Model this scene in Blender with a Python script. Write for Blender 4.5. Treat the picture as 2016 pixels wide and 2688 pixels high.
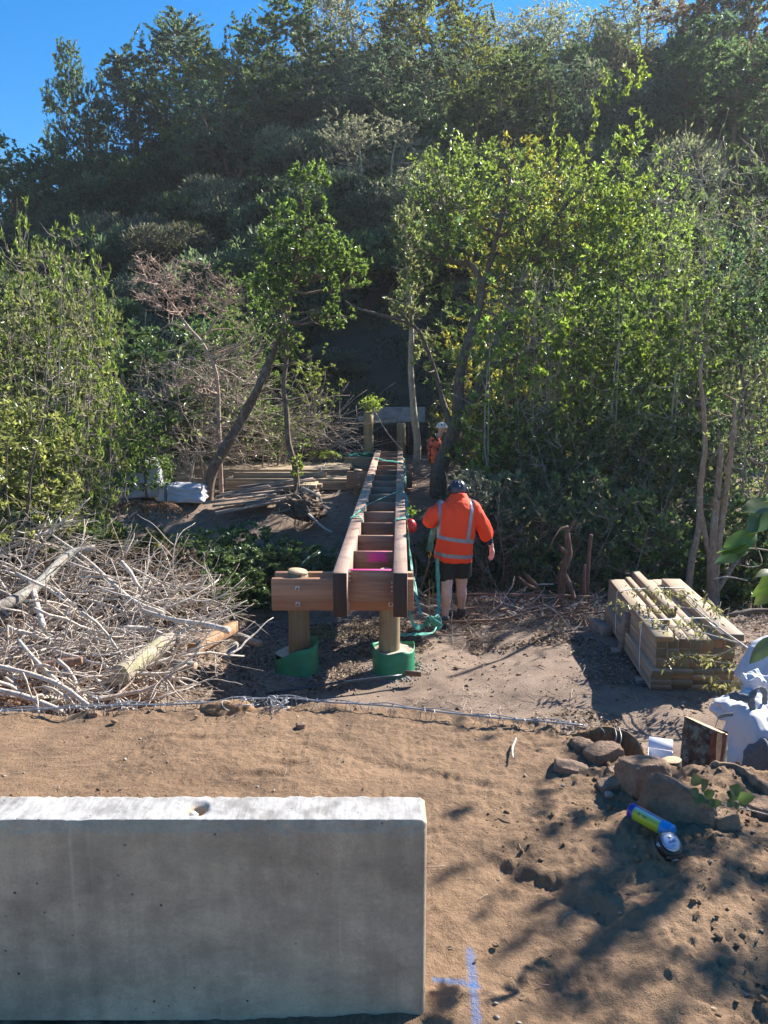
import bpy, bmesh, math, random
import numpy as np
from mathutils import Vector, Matrix
R = math.radians
for o in list(bpy.data.objects): bpy.data.objects.remove(o)
SC = bpy.context.scene
COL = SC.collection
# ------------------------------------------------------------------ camera
PITCH = R(9.9); FPX = 2000.0; CZ = 1.6
cam = bpy.data.objects.new('camera', bpy.data.cameras.new('camera'))
COL.objects.link(cam); SC.camera = cam
cam.location = (0, 0, CZ); cam.rotation_euler = (R(90) - PITCH, 0, 0)
cam.data.sensor_fit = 'VERTICAL'; cam.data.sensor_height = 36.0; cam.data.sensor_width = 27.0
cam.data.lens = 36.0 * FPX / 2688.0
cam.data.clip_start = 0.05; cam.data.clip_end = 1000
# ------------------------------------------------------------------ world, sun, exposure
SUN_EL, SUN_AZ = R(36), R(51)          # azimuth measured from +Y towards +X
w = bpy.data.worlds.new("World"); SC.world = w; w.use_nodes = True
nt = w.node_tree; nt.nodes.clear()
sky = nt.nodes.new('ShaderNodeTexSky'); sky.sky_type = 'NISHITA'; sky.sun_disc = False
sky.sun_elevation = SUN_EL; sky.sun_rotation = SUN_AZ
sky.air_density = 1.0; sky.dust_density = 0.1; sky.ozone_density = 4.5
bg = nt.nodes.new('ShaderNodeBackground'); bg.inputs[1].default_value = 0.078
wo = nt.nodes.new('ShaderNodeOutputWorld')
hs_ = nt.nodes.new('ShaderNodeHueSaturation'); hs_.inputs['Saturation'].default_value = 1.36; hs_.inputs['Value'].default_value = 0.95; nt.links.new(sky.outputs[0], hs_.inputs['Color']); nt.links.new(hs_.outputs[0], bg.inputs[0]); nt.links.new(bg.outputs[0], wo.inputs[0])
sun = bpy.data.objects.new('sun', bpy.data.lights.new('sun', 'SUN')); COL.objects.link(sun)
sun.data.energy = 5.0; sun.data.angle = R(0.53); sun.data.color = (1.0, 0.93, 0.83)
sd = Vector((math.cos(SUN_EL) * math.sin(SUN_AZ), math.cos(SUN_EL) * math.cos(SUN_AZ), math.sin(SUN_EL)))
sun.rotation_euler = sd.to_track_quat('Z', 'Y').to_euler(); sun.location = (12, 10, 20)
SC.view_settings.view_transform = 'Standard'; SC.view_settings.look = 'None'
SC.view_settings.gamma = 1; SC.view_settings.use_curve_mapping = False
SC.view_settings.exposure = 1.5
# ------------------------------------------------------------------ ray helpers
cp, sp_ = math.cos(PITCH), math.sin(PITCH)
def ray(px, py):
    a = (px - 1008) / FPX; b = (1344 - py) / FPX
    return np.array([a, cp + b * sp_, -sp_ + b * cp])
def P(px, py, Y):
    r = ray(px, py); return np.array([0, 0, CZ]) + r * (Y / r[1])
def G(px, py, z):
    r = ray(px, py); return np.array([0, 0, CZ]) + r * ((z - CZ) / r[2])
# ------------------------------------------------------------------ noise
def _h(i, j, k, s):
    n = (i * 374761393 + j * 668265263 + k * 2147483647 + s * 974634777) & 0xffffffff
    n = ((n ^ (n >> 13)) * 1274126177) & 0xffffffff
    n = (n ^ (n >> 16)) & 0xffffffff
    n = (n * 2246822519) & 0xffffffff
    return ((n ^ (n >> 15)) & 0xffff) / 65535.0
def vn(p, s=0):
    p = np.asarray(p, float); i = np.floor(p).astype(np.int64); f = p - i; f = f * f * (3 - 2 * f)
    r = 0
    for a in (0, 1):
        for b in (0, 1):
            for c in (0, 1):
                wgt = (f[..., 0] if a else 1 - f[..., 0]) * (f[..., 1] if b else 1 - f[..., 1]) * (f[..., 2] if c else 1 - f[..., 2])
                r = r + wgt * _h(i[..., 0] + a, i[..., 1] + b, i[..., 2] + c, s)
    return r * 2 - 1
def fbm(p, s=0, o=4, g=.5):
    p = np.asarray(p, float); r = 0; a = 1
    for k in range(o):
        r = r + a * vn(p, s + k * 17); p = p * 2.03 + 11.7; a *= g
    return r
def xy3(x, y, z=0.0): return np.stack([x, y, np.zeros_like(x) + z], -1)
def nrm(v): v = np.asarray(v, float); return v / (np.linalg.norm(v, axis=-1, keepdims=True) + 1e-9)
def sst(a, b, x): t = np.clip((x - a) / (b - a), 0, 1); return t * t * (3 - 2 * t)
# ------------------------------------------------------------------ objects
def thing(name, label, cat, loc=(0, 0, 0), group=None, rz=0):
    o = bpy.data.objects.new(name, None); COL.objects.link(o); o.empty_display_size = .1
    o.location = tuple(loc); o.rotation_euler = (0, 0, rz); tag(o, label, cat, group); return o
def tag(o, label=None, cat=None, group=None, kind=None):
    if label: o['label'] = label
    if cat: o['category'] = cat
    if group: o['group'] = group
    if kind: o['kind'] = kind
    return o
def mesh_np(name, V, F, smooth=False, attr=None):
    """F: list of int arrays (n,3)/(n,4)"""
    V = np.asarray(V, np.float32)
    if isinstance(F, np.ndarray): F = [F]
    F = [np.asarray(f, np.int32) for f in F if len(f)]
    me = bpy.data.meshes.new(name)
    me.vertices.add(len(V)); me.vertices.foreach_set('co', V.ravel())
    tot = sum(f.size for f in F); me.loops.add(tot)
    me.loops.foreach_set('vertex_index', np.concatenate([f.ravel() for f in F]))
    n = sum(len(f) for f in F); me.polygons.add(n)
    sizes = np.concatenate([np.full(len(f), f.shape[1], np.int32) for f in F])
    st = np.concatenate([[0], np.cumsum(sizes)[:-1]]).astype(np.int32)
    me.polygons.foreach_set('loop_start', st)
    if smooth: me.polygons.foreach_set('use_smooth', np.ones(n, bool))
    me.update(calc_edges=True)
    if attr:
        for k, a in attr.items():
            at = me.attributes.new(k, 'FLOAT', 'POINT'); at.data.foreach_set('value', np.asarray(a, np.float32))
    return me
def add(name, me, mat=None, parent=None, **kw):
    o = bpy.data.objects.new(name, me); COL.objects.link(o)
    if mat is not None and len(me.materials) == 0: me.materials.append(mat)
    if parent is not None: o.parent = parent
    tag(o, **kw) if kw else None
    return o
def part(name, V, F, mat, parent, smooth=False, attr=None, **kw):
    """world-space vertices; parent is an unrotated thing (or its part)"""
    V = np.asarray(V, float)
    if parent is not None:
        root = parent
        off = np.zeros(3)
        while root is not None: off = off + np.array(root.location); root = root.parent
        V = V - off
    return add(name, mesh_np(name, V, F, smooth, attr), mat, parent, **kw)
def join(parts):
    Vs = []; Fs = {}; o = 0
    for V, F in parts:
        if isinstance(F, np.ndarray): F = [F]
        Vs.append(np.asarray(V, float))
        for f in F:
            f = np.asarray(f)
            if len(f): Fs.setdefault(f.shape[1], []).append(f + o)
        o += len(V)
    return np.concatenate(Vs), [np.concatenate(v) for v in Fs.values()]
def tubes(Pn, Rn, sides=3, cap=True):
    """Pn (n,k,3), Rn (n,k)"""
    Pn = np.asarray(Pn, float); Rn = np.asarray(Rn, float); n, k, _ = Pn.shape
    T = np.empty_like(Pn); T[:, 1:-1] = Pn[:, 2:] - Pn[:, :-2]; T[:, 0] = Pn[:, 1] - Pn[:, 0]; T[:, -1] = Pn[:, -1] - Pn[:, -2]
    T = nrm(T)
    m = nrm(T.mean(1)); ref = np.where((np.abs(m[:, 2]) < .8)[:, None], np.array([0, 0, 1.]), np.array([1., 0, 0]))[:, None, :]
    U = nrm(np.cross(T, ref)); W = np.cross(T, U)
    a = np.linspace(0, 2 * np.pi, sides, endpoint=False)
    ring = U[:, :, None, :] * np.cos(a)[None, None, :, None] + W[:, :, None, :] * np.sin(a)[None, None, :, None]
    V = Pn[:, :, None, :] + ring * Rn[:, :, None, None]
    V = V.reshape(-1, 3)
    i, j, s = np.meshgrid(np.arange(n), np.arange(k - 1), np.arange(sides), indexing='ij')
    b = (i * k + j) * sides; s2 = (s + 1) % sides
    Q = np.stack([b + s, b + s2, b + sides + s2, b + sides + s], -1).reshape(-1, 4)
    F = [Q]
    if cap:
        for jj, rev in ((0, True), (k - 1, False)):
            base = (np.arange(n) * k + jj) * sides
            if sides == 3: f = base[:, None] + np.arange(3)
            else: f = base[:, None] + np.arange(sides)
            if rev: f = f[:, ::-1]
            F.append(f)
    return V, F
def tube(pts, rad, sides=8, res=0, cap=True):
    pts = np.asarray(pts, float)
    rad = np.full(len(pts), rad) if np.isscalar(rad) else np.asarray(rad, float)
    if res:
        pts, rad = smooth_line(pts, rad, res)
    return tubes(pts[None], rad[None], sides, cap)
def smooth_line(pts, rad, res):
    pts = np.asarray(pts, float); n = len(pts); rad = np.full(n, rad) if np.isscalar(rad) else np.asarray(rad, float)
    ext = np.vstack([2 * pts[0] - pts[1], pts, 2 * pts[-1] - pts[-2]])
    out = []; ro = []
    for i in range(n - 1):
        p0, p1, p2, p3 = ext[i:i + 4]
        for t in np.linspace(0, 1, res, endpoint=False):
            out.append(.5 * ((2 * p1) + (-p0 + p2) * t + (2 * p0 - 5 * p1 + 4 * p2 - p3) * t * t + (-p0 + 3 * p1 - 3 * p2 + p3) * t ** 3))
            ro.append(rad[i] * (1 - t) + rad[i + 1] * t)
    out.append(pts[-1]); ro.append(rad[-1])
    return np.array(out), np.array(ro)
def loft(rings, n=24, cap=True, power=2.0):
    """rings: (cx,cy,cz, rx, ry[, rotation, tiltx, tilty]) horizontal-ish rings -> closed tube"""
    V = []
    a = np.linspace(0, 2 * np.pi, n, endpoint=False)
    for r in rings:
        c = np.array(r[:3], float); rx, ry = r[3], r[4]
        ca, sa = np.cos(a), np.sin(a)
        x = rx * np.sign(ca) * np.abs(ca) ** (2 / power); y = ry * np.sign(sa) * np.abs(sa) ** (2 / power)
        z = np.zeros_like(x)
        if len(r) > 6: z = x * r[6] + y * r[7]
        if len(r) > 5 and r[5]:
            x, y = x * math.cos(r[5]) - y * math.sin(r[5]), x * math.sin(r[5]) + y * math.cos(r[5])
        V.append(c + np.stack([x, y, z], -1))
    V = np.concatenate(V); k = len(rings)
    j, s = np.meshgrid(np.arange(k - 1), np.arange(n), indexing='ij'); s2 = (s + 1) % n
    F = [np.stack([j * n + s, j * n + s2, (j + 1) * n + s2, (j + 1) * n + s], -1).reshape(-1, 4)]
    if cap:
        F.append(np.arange(n)[::-1][None]); F.append((np.arange(n) + (k - 1) * n)[None])
    return V, F
_bc = {}
def bevbox(dx, dy, dz, bv=.004):
    key = (round(dx, 4), round(dy, 4), round(dz, 4), bv)
    if key in _bc: return _bc[key]
    bm = bmesh.new(); bmesh.ops.create_cube(bm, size=1)
    for v in bm.verts: v.co = Vector((v.co.x * dx, v.co.y * dy, v.co.z * dz))
    if bv: bmesh.ops.bevel(bm, geom=bm.edges[:], offset=bv, segments=1, affect='EDGES')
    V = np.array([v.co[:] for v in bm.verts]); F = {}
    for f in bm.faces: F.setdefault(len(f.verts), []).append([v.index for v in f.verts])
    bm.free()
    _bc[key] = (V, [np.array(v) for v in F.values()]); return _bc[key]
_bm = {}
def box(name, c, d, mat, parent, rot=(0, 0, 0), bv=.004, **kw):
    """shared-mesh bevelled box as an object; c in the frame of the parent thing's world position"""
    key = (round(d[0], 4), round(d[1], 4), round(d[2], 4), bv, mat.name)
    if key not in _bm:
        V, F = bevbox(*d, bv); me = mesh_np(name, V, F); me.materials.append(mat); _bm[key] = me
    o = add(name, _bm[key], None, parent, **kw)
    off = np.zeros(3); root = parent
    while root is not None: off = off + np.array(root.location); root = root.parent
    o.location = tuple(np.asarray(c, float) - off); o.rotation_euler = rot
    return o
def lump(c, rad, rot=(0, 0, 0), seed=0, amp=.15, sub=4, freq=1.5, flat=None, det=.03):
    bm = bmesh.new(); bmesh.ops.create_icosphere(bm, subdivisions=sub, radius=1)
    V = np.array([v.co[:] for v in bm.verts]); F = np.array([[v.index for v in f.verts] for f in bm.faces]); bm.free()
    d = 1 + amp * fbm(V * freq + seed * 7.3, seed, 3) + det * fbm(V * freq * 6 + 3, seed + 5, 3)
    V = V * d[:, None]
    if flat:
        for ax, s, lim in flat:
            m = V[:, ax] * s > lim; V[m, ax] = s * (lim + (V[m, ax] * s - lim) * .12)
    V = V * np.array(rad)
    M = np.array(Matrix.Rotation(rot[2], 3, 'Z') @ Matrix.Rotation(rot[1], 3, 'Y') @ Matrix.Rotation(rot[0], 3, 'X'))
    return V @ M.T + np.asarray(c, float), F
def grid_mesh(xs, ys, Z):
    nx, ny = len(xs), len(ys); X, Y = np.meshgrid(xs, ys, indexing='ij')
    V = np.stack([X, Y, Z], -1).reshape(-1, 3)
    i, j = np.meshgrid(np.arange(nx - 1), np.arange(ny - 1), indexing='ij'); b = i * ny + j
    return V, np.stack([b, b + ny, b + ny + 1, b + 1], -1).reshape(-1, 4)
def ribbon(pts, wid, nrmls, res=6, thick=.003, ripple=.0, seed=0):
    """strap along pts; nrmls = side direction (width axis) per point or one"""
    pts = np.asarray(pts, float); sd_ = np.asarray(nrmls, float)
    if sd_.ndim == 1: sd_ = np.tile(sd_, (len(pts), 1))
    q, _ = smooth_line(pts, 1.0, res); s, _ = smooth_line(sd_, 1.0, res); s = nrm(s)
    k = len(q); T = nrm(np.gradient(q, axis=0)); N = nrm(np.cross(T, s)); m = 5
    u = np.linspace(-.5, .5, m)
    W_ = wid * (1 + .18 * vn(xy3(np.arange(k) * .5, np.zeros(k)), seed))
    off = ripple * vn(np.stack([np.repeat(np.arange(k) * .45, m), np.tile(u * 3, k), np.zeros(k * m)], -1), seed).reshape(k, m)
    top = q[:, None, :] + s[:, None, :] * (u[None, :, None] * W_[:, None, None]) + N[:, None, :] * off[:, :, None]
    bot = top - N[:, None, :] * thick
    V = np.concatenate([top.reshape(-1, 3), bot.reshape(-1, 3)])
    i, j = np.meshgrid(np.arange(k - 1), np.arange(m - 1), indexing='ij'); b = i * m + j
    Ft = np.stack([b, b + 1, b + m + 1, b + m], -1).reshape(-1, 4); Fb = (Ft + k * m)[:, ::-1]
    i = np.arange(k - 1) * m; o = k * m
    E1 = np.stack([i, i + m, i + m + o, i + o], -1); e = i + m - 1; E2 = np.stack([e + m, e, e + o, e + m + o], -1)
    return V, [np.concatenate([Ft, Fb, E1, E2])]
# ------------------------------------------------------------------ materials
class NB:
    def __init__(s, name):
        s.m = bpy.data.materials.new(name); s.m.use_nodes = True; s.t = s.m.node_tree; s.t.nodes.clear()
        s.out = s.n('OutputMaterial')
    def n(s, ty, **kw):
        nd = s.t.nodes.new('ShaderNode' + ty)
        for k, v in kw.items():
            if k.startswith('i_'):
                k2 = k[2:]; k2 = int(k2) if k2.isdigit() else k2.replace('_', ' ')
                s.set(nd.inputs[k2], v)
            else: setattr(nd, k, v)
        return nd
    def set(s, inp, v):
        if hasattr(v, 'links') or isinstance(v, bpy.types.NodeSocket): s.t.links.new(v, inp)
        elif isinstance(v, bpy.types.Node): s.t.links.new(v.outputs[0], inp)
        else:
            if isinstance(v, (tuple, list)) and len(v) == 3 and inp.type == 'RGBA': v = (*v, 1)
            inp.default_value = v
    def ramp(s, fac, stops):
        r = s.n('ValToRGB'); s.set(r.inputs[0], fac); e = r.color_ramp.elements
        while len(e) < len(stops): e.new(.5)
        for a, (p, c) in zip(e, stops): a.position = p; a.color = (*c, 1) if len(c) == 3 else c
        return r.outputs[0]
    def noise(s, vec, scale, detail=4, rough=.6, dim='3D'):
        nd = s.n('TexNoise'); nd.inputs['Scale'].default_value = scale; nd.inputs['Detail'].default_value = detail; nd.inputs['Roughness'].default_value = rough
        if vec is not None: s.set(nd.inputs['Vector'], vec)
        return nd.outputs[0]
    def mix(s, f, a, b, mode='MIX'):
        nd = s.n('Mix', data_type='RGBA', blend_type=mode)
        s.set(nd.inputs[0], f); s.set(nd.inputs[6], a); s.set(nd.inputs[7], b); return nd.outputs[2]
    def math(s, op, a, b=0.0, c=None):
        nd = s.n('Math', operation=op); s.set(nd.inputs[0], a); s.set(nd.inputs[1], b)
        if c is not None: s.set(nd.inputs[2], c)
        return nd.outputs[0]
    def mapping(s, vec, scale=(1, 1, 1), loc=(0, 0, 0)):
        nd = s.n('Mapping'); s.set(nd.inputs[0], vec); nd.inputs['Scale'].default_value = scale; nd.inputs['Location'].default_value = loc; return nd.outputs[0]
    def obj(s): return s.n('TexCoord').outputs['Object']
    def objr(s):
        """object coordinates shifted by a random amount per object"""
        oi = s.n('ObjectInfo'); v = s.n('VectorMath', operation='SCALE'); v.inputs[0].default_value = (37, 19, 53); s.set(v.inputs['Scale'], oi.outputs['Random'])
        a = s.n('VectorMath', operation='ADD'); s.set(a.inputs[0], s.obj()); s.set(a.inputs[1], v.outputs[0]); return a.outputs[0]
    def bump(s, h, strength=.5, dist=.01):
        b = s.n('Bump'); b.inputs['Strength'].default_value = strength; b.inputs['Distance'].default_value = dist; s.set(b.inputs['Height'], h); return b.outputs[0]
    def pbr(s, col, rough=.8, normal=None, **kw):
        p = s.n('BsdfPrincipled'); s.set(p.inputs['Base Color'], col); s.set(p.inputs['Roughness'], rough)
        if normal is not None: s.set(p.inputs['Normal'], normal)
        for k, v in kw.items(): s.set(p.inputs[k.replace('_', ' ')], v)
        s.t.links.new(p.outputs[0], s.out.inputs[0]); return p
def plain(name, col, rough=.6, var=.15, scale=20, bump=.15, **kw):
    b = NB(name); v = b.objr(); n = b.noise(v, scale, 5)
    c = b.ramp(n, [(.3, tuple(x * (1 - var) for x in col)), (.7, tuple(min(1, x * (1 + var)) for x in col))])
    b.pbr(c, rough, b.bump(n, bump, .004), **kw); return b.m
def wood(name, c1, c2, dirt=(.05, .04, .03), axis=1, stripe=14, dirtamt=.35, rough=.75, grain=1.0):
    b = NB(name); v = b.objr(); sc = [stripe * 5.] * 3; sc[axis] = stripe * .22
    g = b.noise(b.mapping(v, tuple(sc)), 1.0, 5, .55)
    sc2 = [stripe * 1.6] * 3; sc2[axis] = stripe * .12; g2 = b.noise(b.mapping(v, tuple(sc2)), 1.0, 3, .5)
    f = b.math('ADD', b.math('MULTIPLY', g, .5), b.math('MULTIPLY', g2, .5))
    c = b.ramp(f, [(.38, c2), (.62, c1)])
    oi = b.n('ObjectInfo'); hv = b.n('HueSaturation'); b.set(hv.inputs['Color'], c)
    b.set(hv.inputs['Value'], b.math('MULTIPLY_ADD', oi.outputs['Random'], .45, .78))
    d = b.noise(v, 5, 6, .65); df = b.ramp(d, [(.5, (0, 0, 0)), (.72, (1, 1, 1))])
    c = b.mix(b.math('MULTIPLY', df, dirtamt), hv.outputs[0], dirt)
    b.pbr(c, rough, b.bump(f, .35 * grain, .003)); return b.m
def leafmat(name, col=None, trans=.42, rough=.38, warm=(.38, .36, .05), warmamt=.13, vr=.3):
    b = NB(name); at = b.n('Attribute', attribute_name='tint'); oi = b.n('ObjectInfo')
    base = oi.outputs['Color'] if col is None else None
    if base is None:
        rgb = b.n('RGB'); rgb.outputs[0].default_value = (*col, 1); base = rgb.outputs[0]
    hv = b.n('HueSaturation'); b.set(hv.inputs['Color'], base)
    b.set(hv.inputs['Value'], b.math('MULTIPLY', b.math('MULTIPLY_ADD', at.outputs['Fac'], 1.1, .45), b.math('MULTIPLY_ADD', oi.outputs['Random'], vr, 1 - vr / 2)))
    b.set(hv.inputs['Hue'], b.math('MULTIPLY_ADD', oi.outputs['Random'], .03, .485))
    wf = b.math('MULTIPLY', b.math('POWER', at.outputs['Fac'], 4.0), warmamt)
    c = b.mix(wf, hv.outputs[0], warm)
    p = b.n('BsdfPrincipled'); b.set(p.inputs['Base Color'], c); p.inputs['Roughness'].default_value = rough
    p.inputs['Specular IOR Level'].default_value = .6
    tr = b.n('BsdfTranslucent'); h2 = b.n('HueSaturation'); b.set(h2.inputs['Color'], c); h2.inputs['Hue'].default_value = .49; h2.inputs['Saturation'].default_value = 1.15; h2.inputs['Value'].default_value = 1.9
    b.set(tr.inputs['Color'], h2.outputs[0])
    mx = b.n('MixShader'); mx.inputs[0].default_value = trans
    b.t.links.new(p.outputs[0], mx.inputs[1]); b.t.links.new(tr.outputs[0], mx.inputs[2]); b.t.links.new(mx.outputs[0], b.out.inputs[0])
    return b.m
def bark(name, c1, c2, lichen=None, scale=10, lam=.5):
    b = NB(name); v = b.objr(); g = b.noise(b.mapping(v, (3, 3, 1)), scale, 6, .65)
    c = b.ramp(g, [(.32, c2), (.65, c1)])
    if lichen:
        l = b.noise(v, scale * 1.3, 5, .7); lf = b.ramp(l, [(.52, (0, 0, 0)), (.62, (1, 1, 1))]); c = b.mix(b.math('MULTIPLY', lf, lam), c, lichen)
    b.pbr(c, .9, b.bump(g, .8, .01)); return b.m
M = {}
def soil(name, dark, light, acc, paint=False):
    b = NB(name); v = b.obj()
    n1 = b.noise(v, 1.6, 6, .68); n2 = b.noise(v, 9, 6, .72); n3 = b.noise(v, 70, 5, .7); n4 = b.noise(v, 260, 3, .7)
    f = b.math('ADD', b.math('MULTIPLY', n1, .45), b.math('ADD', b.math('MULTIPLY', n2, .3), b.math('MULTIPLY', n3, .25)))
    c = b.ramp(f, [(.36, dark), (.5, light), (.66, acc)])
    sp = b.ramp(n4, [(.62, (0, 0, 0)), (.72, (1, 1, 1))]); c = b.mix(b.math('MULTIPLY', sp, .22), c, tuple(min(1, x * 1.6) for x in acc))
    sd2 = b.ramp(n4, [(.28, (1, 1, 1)), (.38, (0, 0, 0))]); c = b.mix(b.math('MULTIPLY', sd2, .5), c, tuple(x * .35 for x in dark))
    if paint:
        sep = b.n('SeparateXYZ'); b.set(sep.inputs[0], v); X, Y = sep.outputs[0], sep.outputs[1]
        for (x0, y0, x1, y1, wd) in paint:
            # distance to a segment
            L = math.hypot(x1 - x0, y1 - y0); ux, uy = (x1 - x0) / L, (y1 - y0) / L
            dx = b.math('SUBTRACT', X, x0); dy = b.math('SUBTRACT', Y, y0)
            t = b.math('ADD', b.math('MULTIPLY', dx, ux), b.math('MULTIPLY', dy, uy))
            d = b.math('ABSOLUTE', b.math('SUBTRACT', b.math('MULTIPLY', dx, uy), b.math('MULTIPLY', dy, ux)))
            te = b.math('MAXIMUM', b.math('SUBTRACT', 0, t), b.math('SUBTRACT', t, L))
            te = b.math('MAXIMUM', te, 0)
            dist = b.math('ADD', d, te)
            dist = b.math('ADD', dist, b.math('MULTIPLY', b.math('SUBTRACT', n3, .5), .035))
            m = b.n('MapRange'); b.set(m.inputs[0], dist); m.inputs[1].default_value = wd; m.inputs[2].default_value = wd * .35; m.inputs[3].default_value = 0; m.inputs[4].default_value = .6
            mk = b.math('MULTIPLY', m.outputs[0], b.ramp(n4, [(.3, (.35,) * 3), (.55, (1,) * 3)]))
            c = b.mix(mk, c, (.05, .19, .46))
    h = b.math('ADD', b.math('MULTIPLY', n3, .7), b.math('MULTIPLY', n4, .3))
    b.pbr(c, .95, b.bump(h, 1.0, .018)); return b.m
# ------------------------------------------------------------------ terrain
def edge_y(x):
    return np.interp(x, [-9, -2.0, -.6, .35, .8, 1.12, 1.3, 1.6, 2.0, 3.0, 5], [3.4, 3.50, 3.64, 3.6, 3.36, 3.0, 3.0, 2.95, 2.72, 2.3, 2.0])
def z_low(x, y):
    z = -1.17 - .035 * (y - 7) * (y < 9) + .07 * np.clip(x, -1, 1.5) + .10 * sst(1.0, 2.4, x) * (1 - sst(6, 9, y))
    z = z + sst(1.0, 2.0, x) * .22 * (1 - sst(3.8, 5.5, y))
    z = z + .3 * sst(-2.2, -4.5, x) * (1 - sst(7, 10, y))
    gully = np.exp(-((y - (11.3 - .12 * x)) / 1.35) ** 2)
    z = z - .95 * gully
    z = z + .55 * sst(12.3, 15.2, y) + .12 * sst(15, 19, y) * (1 - sst(.5, 2.5, x)) - .30 * sst(1.0, 3.0, x) * sst(13, 16, y)
    man_ = np.exp(-((x - .76) / .45) ** 2 - ((y - 8.5) / .55) ** 2)
    z = z + .42 * np.exp(-((x + 2.9) / 1.3) ** 2 - ((y - 6.4) / 1.8) ** 2)
    z = z + .10 * fbm(xy3(x * .45, y * .45), 3, 3) + .035 * fbm(xy3(x * 2.2, y * 2.2), 4, 3)
    z = z * (1 - man_) + man_ * (-1.205 + .04 * (x - .76))
    return z
def z_hill(x, y):
    top = np.interp(x, [-90, -40, -26, -17, -9, 0, 20, 90], [2, 3.5, 6.5, 9.5, 13.2, 16.5, 17.5, 18])
    t = np.clip((y - 21.0) / 26.0, 0, 1)
    z = .45 + (top - .45) * (t ** .92)
    z = z - .35 * np.clip(y - 48, 0, 200)
    side = sst(2.6, 5.5, np.abs(x + .3))
    z = z - (1 - sst(20.2, 23.5, y)) * (1.9 * side)
    return z + .5 * fbm(xy3(x * .12, y * .12), 9, 3) * sst(22, 27, y) + .06 * fbm(xy3(x * 1.3, y * 1.3), 8, 3)
def z_up(x, y, fine=True):
    e = edge_y(x) + .05 * fbm(xy3(x * 3, 0 * x), 31, 3)
    z = .012 * fbm(xy3(x * 1.2, y * 1.2), 21, 2)
    r = sst(.1, .9, x)
    z = z + (.010 + .008 * r) * fbm(xy3(x * 5, y * 5), 22, 5, .55)
    z = z + .007 * np.abs(fbm(xy3(x * 26, y * 26), 23, 3, .6)) * (1 + .8 * r)
    # clods: sparse bumps
    c = fbm(xy3(x * 38, y * 38), 24, 2); z = z + .009 * np.clip(c - .55, 0, 1) * (1 + r) * sst(-.3, .6, fbm(xy3(x * 2.1, y * 2.1), 27, 2))
    # raised mound along the rocks, scuffs and gouges
    z = z + .05 * np.exp(-(((x - 1.15) / .35) ** 2 + ((y - 2.2) / .6) ** 2))
    for gx, gy, a, L, wd, dp in GOUGES:
        u = (x - gx) * math.cos(a) + (y - gy) * math.sin(a); v_ = -(x - gx) * math.sin(a) + (y - gy) * math.cos(a)
        q = (u / L) ** 2 + (v_ / wd) ** 2
        z = z - dp * np.exp(-q ** 1.5) + .35 * dp * np.exp(-((u / L) ** 2 + ((v_ - 1.7 * wd) / (wd * .8)) ** 2))
    z = z + .02 * np.exp(-((y - e + .08) / .06) ** 2) * (fbm(xy3(x * 9, y * 9), 41, 3))
    d = sst(-.03, .10, y - e)
    return z * (1 - d) + d * -1.35 - .12 * np.clip(y - e, 0, 1)
GOUGES = [(1.0, 1.62, -.5, .22, .04, .014), (.62, 1.45, -.3, .16, .035, .012), (.55, 2.15, -.7, .3, .035, .02), (1.32, 1.3, -.6, .26, .06, .03),
          (.42, 1.8, .1, .12, .03, .012), (-.5, 2.9, 0, .12, .02, .012), (-.42, 3.0, .1, .1, .02, .012), (-.9, 3.2, .05, .2, .02, .01),
          (.2, 2.9, -.4, .4, .03, .01), (.9, 1.1, -.5, .2, .05, .025), (.3, 1.3, .8, .12, .04, .018), (1.6, 1.8, -.5, .15, .07, .04), (.1, 2.5, -.2, .3, .02, .008)]
pa = G(1233, 2500, 0); pb = G(1252, 2700, 0); pc = G(1140, 2584, 0); pd_ = G(1256, 2594, 0)
M['soil'] = soil('soil', (.085, .053, .032), (.235, .146, .083), (.345, .222, .130), paint=[(pa[0], pa[1], pb[0], pb[1], .017), (pc[0], pc[1], pd_[0], pd_[1], .013)])
M['low'] = soil('woodland_soil', (.07, .050, .038), (.235, .168, .124), (.33, .25, .19))
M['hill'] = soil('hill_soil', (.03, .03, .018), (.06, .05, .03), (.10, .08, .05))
def spaced(*segs):
    out = []
    for a, b_, s in segs: out.append(np.arange(a, b_, s))
    out.append(np.array([segs[-1][1]])); return np.concatenate(out)
xs = spaced((-9, -2.2, .1), (-2.2, -1.2, .025), (-1.2, 1.9, .0095), (1.9, 3, .03), (3, 9, .2)); ys = spaced((-6, .5, .25), (.5, 1.2, .04), (1.2, 3.8, .0095), (3.8, 4.2, .08))
X, Y = np.meshgrid(xs, ys, indexing='ij'); V, F = grid_mesh(xs, ys, z_up(X, Y))
tag(add('earth_platform', mesh_np('earth_platform', V, F, True), M['soil']), kind='structure')
xs = spaced((-80, -8, 2.5), (-8, 8, .05), (8, 80, 2.5)); ys = spaced((-60, 3.3, 3.0), (3.3, 10, .045), (10, 21.6, .12))
X, Y = np.meshgrid(xs, ys, indexing='ij'); Z = z_low(X, Y); Z = np.where(Y < 3.3, np.minimum(Z, -1.45), Z); V, F = grid_mesh(xs, ys, Z)
tag(add('ground', mesh_np('ground', V, F, True), M['low']), kind='structure')
xs = spaced((-160, -30, 5), (-30, 30, .6), (30, 160, 5)); ys = spaced((20.31, 20.36, .04), (20.36, 30, .4), (30, 60, 1), (60, 320, 10))
X, Y = np.meshgrid(xs, ys, indexing='ij'); ZZ = np.maximum(z_hill(X, Y), -3); ZZ[:, 0] = -3; V, F = grid_mesh(xs, ys, ZZ)
tag(add('hillside', mesh_np('hillside', V, F, True), M['hill']), kind='structure')

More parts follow.
